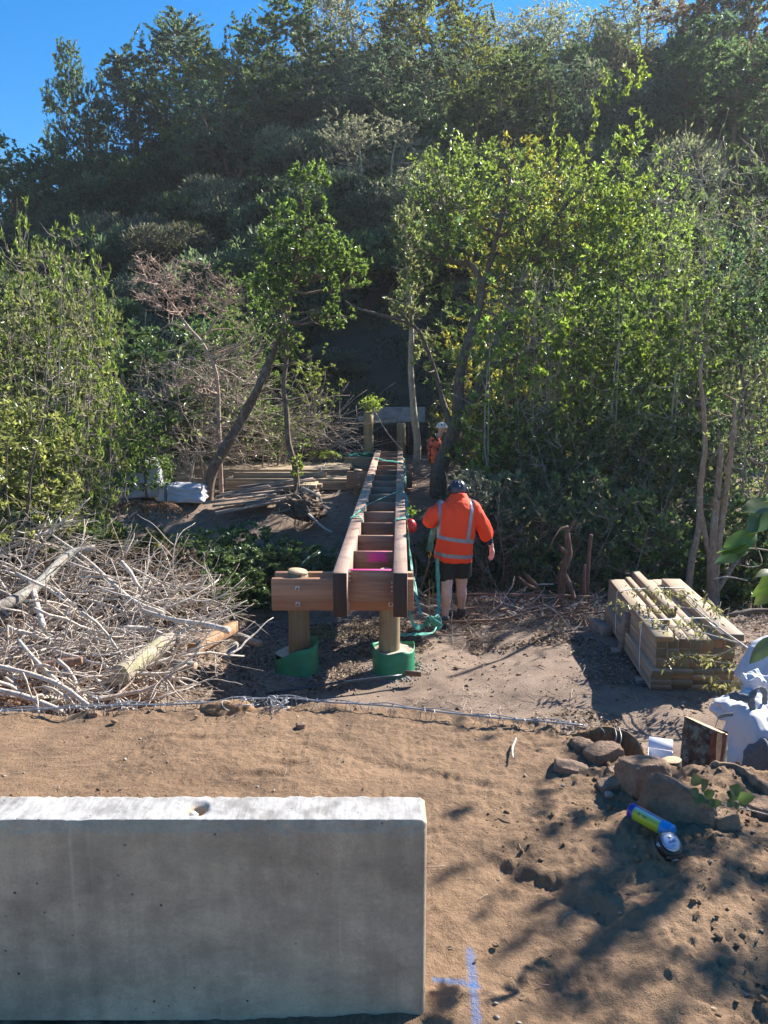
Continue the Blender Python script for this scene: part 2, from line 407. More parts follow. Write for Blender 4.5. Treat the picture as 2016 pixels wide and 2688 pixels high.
# ------------------------------------------------------------------ concrete sills
def concrete(name, c1, c2, green, paint=None):
    b = NB(name); v = b.obj(); gpos = b.n('NewGeometry')
    n1 = b.noise(v, 3.2, 12, .74); st = b.noise(b.mapping(v, (14, 14, 1.3)), 1, 5, .6); n3 = b.noise(v, 90, 4, .7); n2 = b.noise(b.mapping(v, (1, 1, 1), (4, 2, 7)), 2.1, 4, .55)
    f = b.math('ADD', b.math('MULTIPLY', n1, .72), b.math('MULTIPLY', st, .28))
    c = b.ramp(f, [(.40, tuple(x * .8 for x in c2)), (.47, c2), (.53, tuple((p + q) / 2 for p, q in zip(c1, c2))), (.60, c1)])
    sm = b.noise(b.mapping(v, (1, 1, 1.6), (7, 3, 1)), 5.5, 7, .7); c = b.mix(1.0, c, b.ramp(sm, [(.36, (.80, .79, .78)), (.5, (1, 1, 1)), (.64, (1.10, 1.09, 1.08))]), 'MULTIPLY')
    fine = b.noise(v, 160, 4, .7); c = b.mix(1.0, c, b.ramp(fine, [(.3, (.86, .86, .86)), (.7, (1.1, 1.1, 1.1))]), 'MULTIPLY')
    gm = b.ramp(n2, [(.5, (0, 0, 0)), (.68, (1, 1, 1))]); c = b.mix(b.math('MULTIPLY', gm, .32), c, green)
    # drip runs and a dark damp line
    dr = b.noise(b.mapping(v, (26, 26, .8), (3, 1, 0)), 1, 3, .5); drm = b.ramp(dr, [(.66, (0, 0, 0)), (.72, (1, 1, 1))]); c = b.mix(b.math('MULTIPLY', drm, .22), c, tuple(x * 1.35 for x in c1))
    wv = b.noise(b.mapping(v, (1.2, 1.2, 2.2), (9, 9, 3)), 1.6, 4, .55); ln = b.math('ABSOLUTE', b.math('SUBTRACT', wv, .5)); lm = b.ramp(ln, [(.0, (1, 1, 1)), (.012, (0, 0, 0))])
    c = b.mix(b.math('MULTIPLY', lm, .10), c, tuple(x * .55 for x in c2))
    # bug holes
    vo = b.n('TexVoronoi'); b.set(vo.inputs['Vector'], v); vo.inputs['Scale'].default_value = 26
    bh = b.ramp(vo.outputs['Distance'], [(.07, (1, 1, 1)), (.11, (0, 0, 0))]); gate = b.ramp(b.noise(v, 7, 2), [(.50, (0, 0, 0)), (.54, (1, 1, 1))])
    bh = b.math('MULTIPLY', bh, gate); c = b.mix(b.math('MULTIPLY', bh, .95), c, (.04, .035, .03))
    # the trowelled top: paler, fine streaks
    sep = b.n('SeparateXYZ'); b.set(sep.inputs[0], gpos.outputs['Normal'])
    tm = b.ramp(sep.outputs[2], [(.75, (0, 0, 0)), (.9, (1, 1, 1))])
    ts = b.noise(b.mapping(v, (90, 22, 1)), 1, 4, .6); tc = b.ramp(ts, [(.35, (.30, .29, .28)), (.65, (.44, .43, .41))])
    tb = b.ramp(b.noise(v, 12, 5, .65), [(.38, (.62, .61, .60)), (.5, (.9, .9, .9)), (.6, (1.05, 1.05, 1.05))]); tc = b.mix(1.0, tc, tb, 'MULTIPLY')
    c = b.mix(tm, c, tc)
    if paint:
        px_, py_, r = paint
        s2 = b.n('SeparateXYZ'); b.set(s2.inputs[0], v)
        dx = b.math('MULTIPLY', b.math('SUBTRACT', s2.outputs[0], px_), .45); dy = b.math('SUBTRACT', s2.outputs[1], py_)
        d = b.math('SQRT', b.math('ADD', b.math('MULTIPLY', dx, dx), b.math('MULTIPLY', dy, dy)))
        d = b.math('ADD', d, b.math('MULTIPLY', b.math('SUBTRACT', b.noise(v, 22, 4), .5), .06))
        mk = b.n('MapRange'); b.set(mk.inputs[0], d); mk.inputs[1].default_value = r; mk.inputs[2].default_value = r * .4; mk.inputs[3].default_value = 0; mk.inputs[4].default_value = .8
        c = b.mix(b.math('MULTIPLY', mk.outputs[0], tm), c, (.13, .30, .68))
    h = b.math('SUBTRACT', b.math('ADD', b.math('MULTIPLY', n3, .35), b.math('MULTIPLY', b.math('MULTIPLY', ts, tm), .5)), b.math('MULTIPLY', bh, 1.5))
    b.pbr(c, .88, b.bump(h, .45, .004)); return b.m
def sill_mesh(x0, x1, y0, y1, z0, z1, ch=.028, cy=.011, hole=None, seed=0, dx=.006):
    """precast beam with chamfered, chipped arrises"""
    D, H = y1 - y0, z1 - z0
    prof = []
    def seg(a, b_, n, kind):
        for t in np.linspace(0, 1, n, endpoint=False): prof.append((a[0] + (b_[0] - a[0]) * t, a[1] + (b_[1] - a[1]) * t, kind))
    seg((0, 0), (0, H - ch), 60, 0); seg((0, H - ch), (cy, H), 8, 1); seg((cy, H), (D - cy, H), 30, 2); seg((D - cy, H), (D, H - ch), 6, 1); seg((D, H - ch), (D, 0), 12, 0); prof.append((D, 0, 0))
    prof = np.array(prof)
    nx = max(20, int((x1 - x0) / dx)); xx = np.linspace(x0, x1, nx)
    ins = np.zeros(nx)
    ends = 5
    xx = np.concatenate([[x0] * 1, np.linspace(x0 + cy, x1 - cy, nx), [x1]]); ins = np.zeros(len(xx)); ins[0] = ins[-1] = cy
    Yp = prof[:, 0][None, :] * np.ones((len(xx), 1)); Zp = prof[:, 1][None, :] * np.ones((len(xx), 1))
    Yp = np.clip(Yp, ins[:, None], D - ins[:, None]); Zp = np.minimum(Zp, H - ins[:, None])
    XX = np.repeat(xx[:, None], len(prof), 1)
    pts = np.stack([XX, Yp, Zp], -1)
    k = prof[:, 2][None, :]
    n_ = fbm(pts * 55, seed + 1, 3); rough = np.where(k == 1, .0022, np.where(k == 2, .0006, .0004))
    big = np.clip(fbm(pts * np.array([16, 40, 40]), seed + 2, 3) - .35, 0, 1)
    # chips concentrated next to the upper arris
    near = np.exp(-(np.abs(Zp - (H - ch)) / .008) ** 2) * (Yp < D / 2) + np.exp(-((Yp - cy) / .008) ** 2) * (Zp > H - .01)
    dsp = n_ * rough - big * .006 * np.minimum(near, 1)
    nrml = np.stack([np.zeros_like(Yp), np.where(k == 0, np.where(Yp < D / 2, -1., 1.), np.where(k == 1, np.where(Yp < D / 2, -.7, .7), 0.)), np.where(k == 0, 0., np.where(k == 1, .7, 1.)) * np.ones_like(Yp)], -1)
    pts = pts + nrml * dsp[..., None]
    if hole:
        hx, hy, hr, hd = hole
        d = np.hypot(pts[..., 0] - hx, pts[..., 1] - (hy - y0)) + .004 * fbm(pts * 60, 7, 2)
        top = (k == 2)
        pts[..., 2] -= np.where(top, hd * (1 - sst(hr * .55, hr, d)) + .008 * (1 - sst(hr, hr * 1.7, d)), 0)
    V = pts.reshape(-1, 3) + np.array([0, y0, z0]); m = len(prof); n = len(xx)
    i, j = np.meshgrid(np.arange(n - 1), np.arange(m - 1), indexing='ij'); b_ = i * m + j
    Q = np.stack([b_, b_ + 1, b_ + m + 1, b_ + m], -1).reshape(-1, 4)[:, ::-1]
    return V, [Q, np.arange(m)[::-1][None][:, ::-1], (np.arange(m) + (n - 1) * m)[None][:, ::-1]]
M['conc'] = concrete('sill_concrete', (.54, .41, .285), (.40, .30, .212), (.35, .295, .20), paint=(.035, 1.755, .028))
M['conc2'] = concrete('far_concrete', (.42, .43, .44), (.30, .31, .32), (.25, .27, .25))
sx1 = .104
t = thing('concrete_sill', 'large grey precast concrete sill in the foreground with a lifting hole and blue paint on its top', 'concrete block', (-.7, 1.75, 0))
hp = G(517, 2122, .548)
V, F = sill_mesh(-1.75, sx1, 1.68, 1.803, 0.0, .548, hole=(hp[0], hp[1], .022, .05), dx=.005)
part('beam', V, F, M['conc'], t)
V, F = lump((hp[0] - .006, hp[1] - .012, .538), (.012, .009, .008), seed=3, sub=2)
part('hole_plug', V, F, plain('pale_plug', (.7, .7, .66), .7), t)
# far abutment: an L of two precast pieces
f0 = P(982, 1113, 20.6); f1 = P(1115, 1069, 20.6)
t = thing('concrete_abutment', 'pale grey precast concrete abutment with a lower ledge at the far end of the bridge', 'concrete block', (.4, 20.6, f0[2]))
V, F = sill_mesh(f0[0] - .42, f1[0], 20.45, 20.62, f0[2], f0[2] + .21, ch=.02, dx=.05); part('ledge', V, F, M['conc2'], t)
V, F = sill_mesh(f0[0] - .10, f1[0] + .02, 20.63, 20.82, f0[2], f1[2], ch=.02, dx=.05, seed=9); part('back_wall', V, F, M['conc2'], t)
# far retaining wall with a welded mesh face
wt = f0[2] - .03
M['darkearth'] = plain('dark_earth', (.035, .03, .028), .95, .4, 9, .8)
M['steel'] = plain('galvanised_steel', (.30, .31, .33), .5, .2, 30, .1, Metallic=.5)
M['dullsteel'] = plain('dull_mesh_steel', (.10, .11, .13), .6, .2, 30, .1, Metallic=.5)
t = thing('retaining_wall', 'dark earth retaining wall faced with steel mesh squares below the far abutment', 'wall', (.0, 20.3, -.7))
xs_ = np.linspace(-3.3, 2.7, 90); zs_ = np.linspace(-1.3, wt, 20)
Xg, Zg = np.meshgrid(xs_, zs_, indexing='ij'); Yg = 20.28 + .10 * (Zg - wt) * -.3 - .22 * sst(-1.2, -3.3, Xg) + .035 * fbm(np.stack([Xg * 2.5, Zg * 2.5, 0 * Xg], -1), 5, 3)
Vw = np.stack([Xg, Yg, Zg], -1).reshape(-1, 3); i, j = np.meshgrid(np.arange(89), np.arange(19), indexing='ij'); b_ = i * 20 + j
Fw = np.stack([b_, b_ + 20, b_ + 21, b_ + 1], -1).reshape(-1, 4)
Vt = Vw.reshape(90, 20, 3)[:, -1]; V2 = np.concatenate([Vt, Vt + np.array([0, .35, .0])]); i = np.arange(89); F2 = np.stack([i, i + 1, i + 91, i + 90], -1)
V, F = join([(Vw, Fw), (V2, F2)])
part('earth_face', V, F, M['darkearth'], t, True)
wires = []
def wy(x, z): return 20.28 + .03 * (wt - z) - .22 * float(sst(-1.2, -3.3, x)) - .05
for x in np.arange(-3.2, 2.65, .117): wires.append((np.linspace([x, wy(x, -1.2), -1.2], [x + .02 * math.sin(x * 9), wy(x, wt), wt + .02], 6), .0055))
for z in np.arange(-1.15, wt, .2): wires.append((np.array([[x, wy(x, z) - .008, z + .01 * math.sin(x * 4 + z * 8)] for x in np.linspace(-3.2, 2.65, 6)]), .0055))
V, F = tubes(np.array([a for a, _ in wires]), np.array([[r] * 6 for _, r in wires]), 4); part('wire_mesh', V, F, M['dullsteel'], t)

# ------------------------------------------------------------------ bridge timber
M['bearer'] = wood('bearer_timber', (.50, .35, .27), (.36, .22, .155), (.17, .085, .06), axis=1, stripe=5, dirtamt=.6, grain=.6)
M['bearer_end'] = wood('bearer_end_grain', (.055, .030, .023), (.03, .017, .013), (.02, .014, .01), axis=2, stripe=9)
def joistmat(name, pink):
    b = NB(name); v = b.objr(); g = b.noise(b.mapping(v, (4, 60, 60)), 1, 5, .6); g2 = b.noise(b.mapping(v, (1.2, 9, 9)), 1, 3)
    f = b.math('ADD', b.math('MULTIPLY', g, .5), b.math('MULTIPLY', g2, .5)); c = b.ramp(f, [(.38, (.19, .105, .068)), (.62, (.33, .20, .13))])
    oi = b.n('ObjectInfo'); hv = b.n('HueSaturation'); b.set(hv.inputs['Color'], c); b.set(hv.inputs['Value'], b.math('MULTIPLY_ADD', oi.outputs['Random'], .6, .6)); c = hv.outputs[0]
    if pink:
        s = b.n('SeparateXYZ'); b.set(s.inputs[0], b.obj()); x, z = s.outputs[0], s.outputs[2]
        nn = b.math('MULTIPLY', b.math('SUBTRACT', b.noise(b.obj(), 30, 5, .7), .5), .16)
        if pink == 1: d = b.math('ADD', b.math('MAXIMUM', b.math('ABSOLUTE', b.math('SUBTRACT', x, .035)), b.math('MULTIPLY', b.math('ABSOLUTE', b.math('SUBTRACT', z, .095)), 2.0)), nn); m = b.ramp(d, [(.07, (1, 1, 1)), (.12, (0, 0, 0))])
        else: m = b.ramp(z, [(.5, (0, 0, 0)), (.5, (0, 0, 0))]); m = b.ramp(b.math('ADD', z, b.math('MULTIPLY', nn, .05)), [(.146, (0, 0, 0)), (.1485, (1, 1, 1))])
        c = b.mix(b.math('MULTIPLY', m, .85), c, (.78, .03, .26))
    b.pbr(c, .75, b.bump(f, .3, .003)); return b.m
M['joist'] = joistmat('joist_timber', 0); M['joist_pink'] = joistmat('joist_timber_pink', 1); M['joist_edge'] = joistmat('joist_timber_pink_edge', 2)
M['pile'] = wood('pile_timber', (.30, .24, .135), (.19, .145, .08), (.08, .05, .03), axis=2, stripe=10, dirtamt=.5)
M['cap'] = wood('cap_timber', (.37, .20, .115), (.25, .125, .07), (.16, .08, .04), axis=0, stripe=8, dirtamt=.3)
M['pale_cut'] = wood('pale_cut_wood', (.55, .40, .25), (.44, .31, .18), (.25, .17, .1), axis=2, stripe=6)
M['washer'] = plain('washer_steel', (.55, .50, .45), .45, .12, 60, .1, Metallic=.5)
M['rust'] = plain('bolt_steel', (.12, .08, .06), .6, .2, 60)
BT = -.078
ln, rn = P(892, 1503.6, 6.5), P(1050.5, 1503.6, 6.5); lf_, rf = P(992.2, 1181, 18.25), P(1050.8, 1181, 18.25)
# straight in plan: same centre separation along the whole length
cxn, cxf = (ln[0] + rn[0]) / 2, (lf_[0] + rf[0]) / 2; sep = ((rn[0] - ln[0]) + (rf[0] - lf_[0])) / 4
t = thing('bridge_frame', 'long ladder of two timber bearers joined by cross boards running across the gully', 'bridge frame', ((cxn + cxf) / 2, 12.4, -.28))
ang = -math.atan2(cxf - cxn, 11.75)
BW, BH = .128, .405
def bx(y): return cxn + (cxf - cxn) * (y - 6.5) / 11.75
for s in (-1, 1):
    cx_ = (cxn + cxf) / 2 + s * sep
    o = box('bearer', (cx_, 12.375, BT - BH / 2), (BW, 11.75, BH), M['bearer'], t, rot=(0, 0, ang), bv=.006, label=['left hand bearer of the bridge frame', 'right hand bearer of the bridge frame'][s > 0])
    e = box('end_face', (bx(6.5) + s * sep, 6.4975, BT - BH / 2), (BW - .004, .012, BH - .004), M['bearer_end'], o, bv=.003)
    e.location = (0, -5.874, 0)
    # steel angle seats at the joists
jy = 6.70; jn = 0
JW = 2 * sep - BW
while jy < 18.2:
    mt = M['joist_edge'] if jn == 0 else (M['joist_pink'] if jn == 1 else M['joist'])
    o = box('joist', (bx(jy), jy + random.Random(jn).uniform(-.01, .01), BT - .022 - .15), (JW - .002, .047, .30), mt, t, rot=(0, 0, ang), bv=.002)
    jy += .765; jn += 1
for k, (zz) in enumerate((-.13, -.17, -.21)):
    V, F = lump((bx(6.66) + sep - BW / 2 - .012, 6.665, zz - .08), (.008, .006, .012), seed=k, sub=2); part('glue_bead', V, F, M['washer'], t)
    V, F = lump((bx(6.66) - sep + BW / 2 + .012, 6.665, zz + .02), (.008, .006, .012), seed=k + 5, sub=2); part('glue_bead', V, F, M['washer'], t)
def bent(cxl, cxr, y, xl, xr, gz, label, front=True, zt=-.2, capz=(-.228, -.53)):
    t = thing('pile_bent', label, 'bridge support', ((xl + xr) / 2, y, gz))
    for x, gzi in ((cxl, gz - .1), (cxr, gz)):
        rr = [(x + .003 * math.sin(z * 7), y, z, .101 + .002 * math.sin(z * 11 + x), .101 + .002 * math.cos(z * 9)) for z in np.linspace(gzi - .35, zt, 14)]
        rr[-1] = (x, y, zt, .095, .095); 
        V, F = loft(rr, 28); o = part('pile', V, F, M['pile'], t, True)
        V, F = loft([(x, y, zt + .001, .098, .098, 0, -.12, 0), (x, y, zt + .022, .085, .085, 0, -.12, 0)], 24); part('pile_top', V, F, M['pale_cut'], o)
    for s in (-1, 1):
        o = box('cap_beam', ((xl + xr) / 2, y + s * .118, sum(capz) / 2), (xr - xl, .07, capz[0] - capz[1]), M['cap'], t, bv=.004)
        if s < 0:
            for x in (cxl, cxr):
                for zz in (capz[0] - .085, capz[1] + .065):
                    box('washer', (x + .012, y - .157, zz), (.042, .006, .042), M['washer'], t, rot=(0, .06, 0), bv=.001)
                    V, F = tube([(x + .012, y - .185, zz), (x + .012, y - .158, zz)], .009, 6); part('bolt', V, F, M['rust'], t)
    return t
Lp = P(783, 1560, 7.0); Rp = P(1022, 1600, 7.0)
near = bent(Lp[0], Rp[0], 7.0, P(713, 1560, 6.86)[0], P(1086, 1560, 6.86)[0], -1.12, 'near bridge support of two timber piles with a cap beam and green footing sleeves')
bent(-.51, .32, 15.1, -.74, .56, -.75, 'far bridge support under the bearers with dark timber posts')
# footing sleeves
def greenmat():
    b = NB('green_plastic'); v = b.obj(); w_ = b.n('TexWave', wave_type='BANDS', bands_direction='Z'); b.set(w_.inputs['Vector'], v); w_.inputs['Scale'].default_value = 45; w_.inputs['Distortion'].default_value = 1.5; w_.inputs['Detail'].default_value = 1
    n = b.noise(v, 6, 5); c = b.ramp(n, [(.35, (.008, .19, .09)), (.7, (.02, .31, .155))])
    du = b.ramp(b.noise(v, 11, 6, .7), [(.55, (0, 0, 0)), (.75, (1, 1, 1))]); c = b.mix(b.math('MULTIPLY', du, .35), c, (.22, .18, .13))
    b.pbr(c, .4, b.bump(w_.outputs[0], .35, .004)); return b.m
M['green'] = greenmat()
M['footing'] = plain('footing_concrete', (.42, .36, .28), .95, .15, 30, .6)
def sleeve(cx, cy, r, tops, bot, cz, lab):
    n = 64; a = np.linspace(0, 2 * np.pi, n, endpoint=False); m = 14
    rr = r * (1 + .02 * np.sin(2 * a + 1) + .012 * np.sin(5 * a))
    top = tops(a) ; t_ = np.linspace(0, 1, m)
    def shell(dr):
        Rr = rr[:, None] + dr + .0035 * np.sin(t_[None, :] * 50 + a[:, None] * 2) 
        Zz = bot + (top[:, None] - bot) * t_[None, :]
        return np.stack([cx + np.cos(a)[:, None] * Rr, cy + np.sin(a)[:, None] * Rr, Zz], -1).reshape(-1, 3)
    i, j = np.meshgrid(np.arange(n), np.arange(m - 1), indexing='ij'); i2 = (i + 1) % n
    Q = np.stack([i * m + j, i2 * m + j, i2 * m + j + 1, i * m + j + 1], -1).reshape(-1, 4)
    Vo, Vi = shell(0), shell(-.004); k = np.arange(n); k2 = (k + 1) % n; o = n * m
    rim = np.stack([k * m + m - 1, k2 * m + m - 1, k2 * m + m - 1 + o, k * m + m - 1 + o], -1)
    part('footing_sleeve', np.concatenate([Vo, Vi]), [Q, (Q + o)[:, ::-1], rim], M['green'], near, True, label=lab)
    rads = np.linspace(0, 1, 8)[1:]; Vc = [[cx, cy, cz + .02]]
    for q in rads:
        for aa, r0 in zip(a, rr): Vc.append([cx + math.cos(aa) * r0 * q * .985, cy + math.sin(aa) * r0 * q * .985, cz + .012 * math.sin(aa * 3 + q * 9) * q + .01 * (1 - q)])
    Fc = [np.stack([np.zeros(n, int), 1 + k, 1 + k2], -1)]; Qs = []
    for q in range(len(rads) - 1): Qs.append(np.stack([1 + q * n + k, 1 + (q + 1) * n + k, 1 + (q + 1) * n + k2, 1 + q * n + k2], -1))
    part('concrete_footing', np.array(Vc), [Fc[0], np.concatenate(Qs)], M['footing'], near, True)
sleeve(Lp[0] - .03, 7.02, .205, lambda a: -.955 + .075 * np.cos(a + .1) + .02 * np.sin(a * 3), -1.36, -1.0, 'taller left green plastic sleeve')
sleeve(Rp[0] + .04, 7.02, .20, lambda a: -.945 + .012 * np.sin(a * 4) + .035 * np.exp(-((a - 3.0) / .5) ** 2) + .02 * np.exp(-((a - .3) / .3) ** 2), -1.3, -.965, 'right green plastic sleeve')
# taller piles waiting at the far end
for k, (x0, x1, yt, lab) in enumerate(((954, 980, 1083, 'tall round timber pile, left one of two before the far abutment'), (1042, 1065, 1113, 'round timber pile standing under the far abutment ledge, right of two'))):
    a = P((x0 + x1) / 2, yt, 18.75); r = (x1 - x0) / 2 / 2000 * 18.8
    t = thing('timber_pile', lab, 'pile', (a[0], 18.75, -.7), group='tall piles at the far abutment')
    V, F = loft([(a[0], 18.75, z, r, r) for z in np.linspace(-1.0, a[2], 8)], 20); o = part('shaft', V, F, M['pile'], t, True)
    V, F = loft([(a[0], 18.75, a[2] + .002, r * .97, r * .97), (a[0], 18.75, a[2] + .02, r * .8, r * .8)], 20); part('cut_top', V, F, M['pale_cut'], t)
# ------------------------------------------------------------------ vegetation
def rs(seed): return np.random.default_rng(seed)
def leaves(Pp, D, size, asp, rng, fold=.25, up=.5):
    """folded rhombic leaves: 4 verts, 2 tris"""
    n = len(Pp); D = nrm(D); N = rng.normal(size=(n, 3)); N[:, 2] += up * 1.6; N = N - D * (N * D).sum(1)[:, None]; N = nrm(N); S = np.cross(D, N)
    L = (size * rng.uniform(.65, 1.25, n))[:, None]; W_ = L * asp
    b0 = Pp; tip = Pp + D * L - N * L * .08; mid = Pp + D * L * .45 - N * L * 0
    l = mid + S * W_ * .5 + N * W_ * fold; r = mid - S * W_ * .5 + N * W_ * fold
    V = np.stack([b0, l, tip, r], 1).reshape(-1, 3); i = np.arange(n) * 4
    F = np.concatenate([np.stack([i, i + 2, i + 1], -1), np.stack([i, i + 3, i + 2], -1)])
    return V, F
def gen_tree(seed, trunks, blobs, ntips, nleaf, L, asp=.42, nlimb=14, spread=.9, up=.3, bare=0.0, thr=-.25, gfreq=1.1, twig_r=.006, limb_r=.03, start=.35, whorl=False, droop=0.0, inner=2.4):
    """trunks: list of (pts, radii). blobs: (cx,cy,cz,rx,ry,rz[,weight]). returns wood(V,F), twigs(V,F), leaves(V,F,tint)"""
    rng = rs(seed); woods = []; S = []
    for pts, rad in trunks:
        q, r = smooth_line(pts, rad, 6); woods.append(tubes(q[None], r[None], 8)); S.append(np.column_stack([q, r]))
    S = np.concatenate(S)
    def sample(n):
        out = []; w_ = np.array([(b[6] if len(b) > 6 else b[3] * b[4] * b[5]) for b in blobs], float); w_ /= w_.sum()
        while sum(map(len, out)) < n:
            m = n * 2; k = rng.choice(len(blobs), m, p=w_); B = np.array([b[:6] for b in blobs])[k]
            d = nrm(rng.normal(size=(m, 3))); r = rng.uniform(0, 1, m) ** (1 / inner)
            p = B[:, :3] + d * r[:, None] * B[:, 3:6]
            g = fbm(p * gfreq + seed * 3.1, seed, 2); out.append(p[g > thr])
        return np.concatenate(out)[:n]
    def attach(tips, S_, curve=.25):
        dx = tips[:, None, :] - S_[None, :, :3]; d = np.sqrt((dx ** 2).sum(2)); pen = d + .9 * np.clip(-dx[:, :, 2] + .25 * d, 0, None)
        j = pen.argmin(1); a = S_[j, :3]; Ld = np.linalg.norm(tips - a, axis=1)
        mid = (a + tips) / 2 + rng.normal(size=tips.shape) * (Ld * .10)[:, None]; mid[:, 2] -= Ld * curve * .3
        t = np.linspace(0, 1, 6)[None, :, None]
        q = (1 - t) ** 2 * a[:, None] + 2 * t * (1 - t) * mid[:, None] + t * t * tips[:, None]
        q = q + rng.normal(size=q.shape) * (Ld * .025)[:, None, None] * (t * (1 - t) * 4)
        return q, Ld, S_[j, 3]
    if nlimb:
        q, Ld, r0 = attach(sample(nlimb * 1), S); rr = np.minimum(r0 * .75, limb_r * (.5 + Ld * .5))
        R_ = rr[:, None] * np.linspace(1, .3, 6)[None]; woods.append(tubes(q, R_, 6)); S = np.concatenate([S, np.column_stack([q[:, 1:].reshape(-1, 3), R_[:, 1:].ravel()])])
        nl2 = nlimb * 4; q, Ld, r0 = attach(sample(nl2), S); rr = np.minimum(r0 * .7, .018)
        R_ = rr[:, None] * np.linspace(1, .35, 6)[None]; woods.append(tubes(q, R_, 4)); S = np.concatenate([S, np.column_stack([q[:, 1:].reshape(-1, 3), R_[:, 1:].ravel()])])
    tips = sample(ntips); q, Ld, r0 = attach(tips, S); R_ = np.clip(r0, twig_r * .6, twig_r)[:, None] * np.linspace(1, .35, 6)[None]
    tw = tubes(q, R_, 3)
    keep = rng.uniform(size=ntips) > bare; qk = q[keep]; n = len(qk)
    ti = np.repeat(np.arange(n), nleaf)
    if whorl: t = 1 - rng.exponential(.07, n * nleaf).clip(0, .7)
    else: t = rng.uniform(start, 1, n * nleaf)
    seg = np.clip((t * 5).astype(int), 0, 4); f = t * 5 - seg
    a, b_ = qk[ti, seg], qk[ti, seg + 1]; p = a + (b_ - a) * f[:, None]; d = nrm(b_ - a)
    D = d * .75 + rng.normal(size=p.shape) * spread * .6; D[:, 2] += up - droop
    V, F = leaves(p, D, L, asp, rng)
    tint = np.clip(.30 * rng.uniform(size=n)[ti] + .7 * rng.uniform(size=n * nleaf), 0, 1)
    return join(woods), tw, (V, F, np.repeat(tint, 4))
LM = {'mid': leafmat('mid_leaf', trans=.50, rough=.33), 'far': leafmat('far_leaf', trans=.55, rough=.5, warmamt=.08, vr=.6), 'deep': leafmat('deep_leaf', trans=.25, rough=.3, warmamt=.05)}
BK = {'dark': bark('dark_bark', (.15, .115, .085), (.06, .046, .036), (.22, .24, .19), 8, .35), 'pale': bark('pale_bark', (.42, .36, .28), (.22, .18, .13), (.45, .47, .40), 9, .5),
      'brown': bark('brown_bark', (.20, .14, .10), (.09, .06, .045), (.30, .30, .24), 8, .45), 'red': bark('red_bark', (.22, .12, .08), (.08, .042, .03), None, 9), 'grey': bark('grey_twig', (.36, .30, .25), (.20, .16, .13), None, 9), 'pinkish': bark('pinkish_bark', (.50, .36, .28), (.27, .18, .135), None, 9)}
PROTO = {}
def make_proto(key, bkmat, lmat, *a, **k):
    wd, tw, lf = gen_tree(*a, **k)
    mw = mesh_np('trunk', *wd, True); mw.materials.append(bkmat); mt = mesh_np('twigs', *tw); mt.materials.append(bkmat)
    ml = mesh_np('crown', lf[0], lf[1], False, {'tint': lf[2]}); ml.materials.append(lmat)
    PROTO[key] = (mw, mt, ml)
def plant(key, loc, label, cat='tree', name='tree', scale=1.0, rz=0., col=(.08, .12, .03), group=None, sz=None, tilt=(0, 0), extra=None):
    mw, mt, ml = PROTO[key]; t = thing(name, label, cat, loc, group, rz); t.rotation_euler = (tilt[0], tilt[1], rz)
    t.scale = (scale, scale, sz if sz else scale)
    add('trunk' if cat == 'tree' else 'stems', mw, None, t)
    if mt: add('twigs', mt, None, t, kind='stuff')
    if ml: o = add('crown' if cat == 'tree' else 'foliage', ml, None, t, kind='stuff'); o.color = (*col, 1)
    return t
def vtrunk(seed, H, n, r0, spread=.5, lean=(0, 0), base=.12):
    rng = rs(seed); out = []
    for k in range(n):
        a = rng.uniform(0, 6.28); s = rng.uniform(.3, 1) * spread; h = H * rng.uniform(.7, 1)
        z = np.array([-.3, .25 * h, .5 * h, .75 * h, h]); t = (z / h).clip(0)
        x = math.cos(a) * (base * (n > 1) + s * t ** 1.3) + lean[0] * t + rng.normal(0, .05, 5) * h * .25 * (t > 0); y = math.sin(a) * (base * (n > 1) + s * t ** 1.3) + lean[1] * t + rng.normal(0, .05, 5) * h * .25 * (t > 0)
        out.append((np.stack([x, y, z], -1), r0 * rng.uniform(.6, 1) * np.array([1.1, .85, .65, .45, .2])))
    return out
# hill trees (about 7 m, crown of big soft billows)
def billow(seed, cz, rr, H, n=9, low=.35):
    rng = rs(seed); out = [(0, 0, cz, rr * .8, rr * .8, H * .27)]
    for k in range(n):
        a = k * 2.4 + rng.uniform(-.4, .4); z = cz + H * rng.uniform(-low, .30); q = rr * rng.uniform(.45, .85) * (1 - .5 * max(0, (z - cz) / H / .3) * .6)
        out.append((math.cos(a) * q, math.sin(a) * q, z, rr * rng.uniform(.35, .5), rr * rng.uniform(.35, .5), rr * rng.uniform(.28, .45)))
    return out
make_proto('hill_a', BK['brown'], LM['far'], 1, vtrunk(1, 6, 3, .13, 1.0), billow(1, 4.6, 2.3, 7, 12), 820, 36, .115, .5, thr=-.4, gfreq=.9, twig_r=.012, limb_r=.06, inner=5)
make_proto('hill_b', BK['brown'], LM['far'], 2, vtrunk(2, 6, 4, .11, 1.3), billow(2, 4.2, 2.7, 6.5, 13, .5), 640, 36, .115, .42, thr=-.2, gfreq=1.1, twig_r=.012, limb_r=.05, inner=5)
make_proto('hill_c', BK['pale'], LM['far'], 3, vtrunk(3, 6.5, 5, .08, 1.4), billow(3, 4.4, 2.2, 7, 10, .5), 720, 26, .095, .36, thr=-.35, gfreq=1.3, twig_r=.010, limb_r=.04, up=.6, inner=3.2)
make_proto('hill_d', BK['dark'], LM['far'], 4, vtrunk(4, 7, 2, .12, .4), billow(4, 4.4, 1.7, 8.5, 14, .42), 620, 34, .10, .34, thr=-.25, gfreq=1.1, twig_r=.011, limb_r=.05, up=.6, inner=4)
def hz(x, y): return float(z_hill(np.array([x]), np.array([y]))[0])
def lz(x, y): return float(z_low(np.array([x * 1.0]), np.array([y * 1.0]))[0])
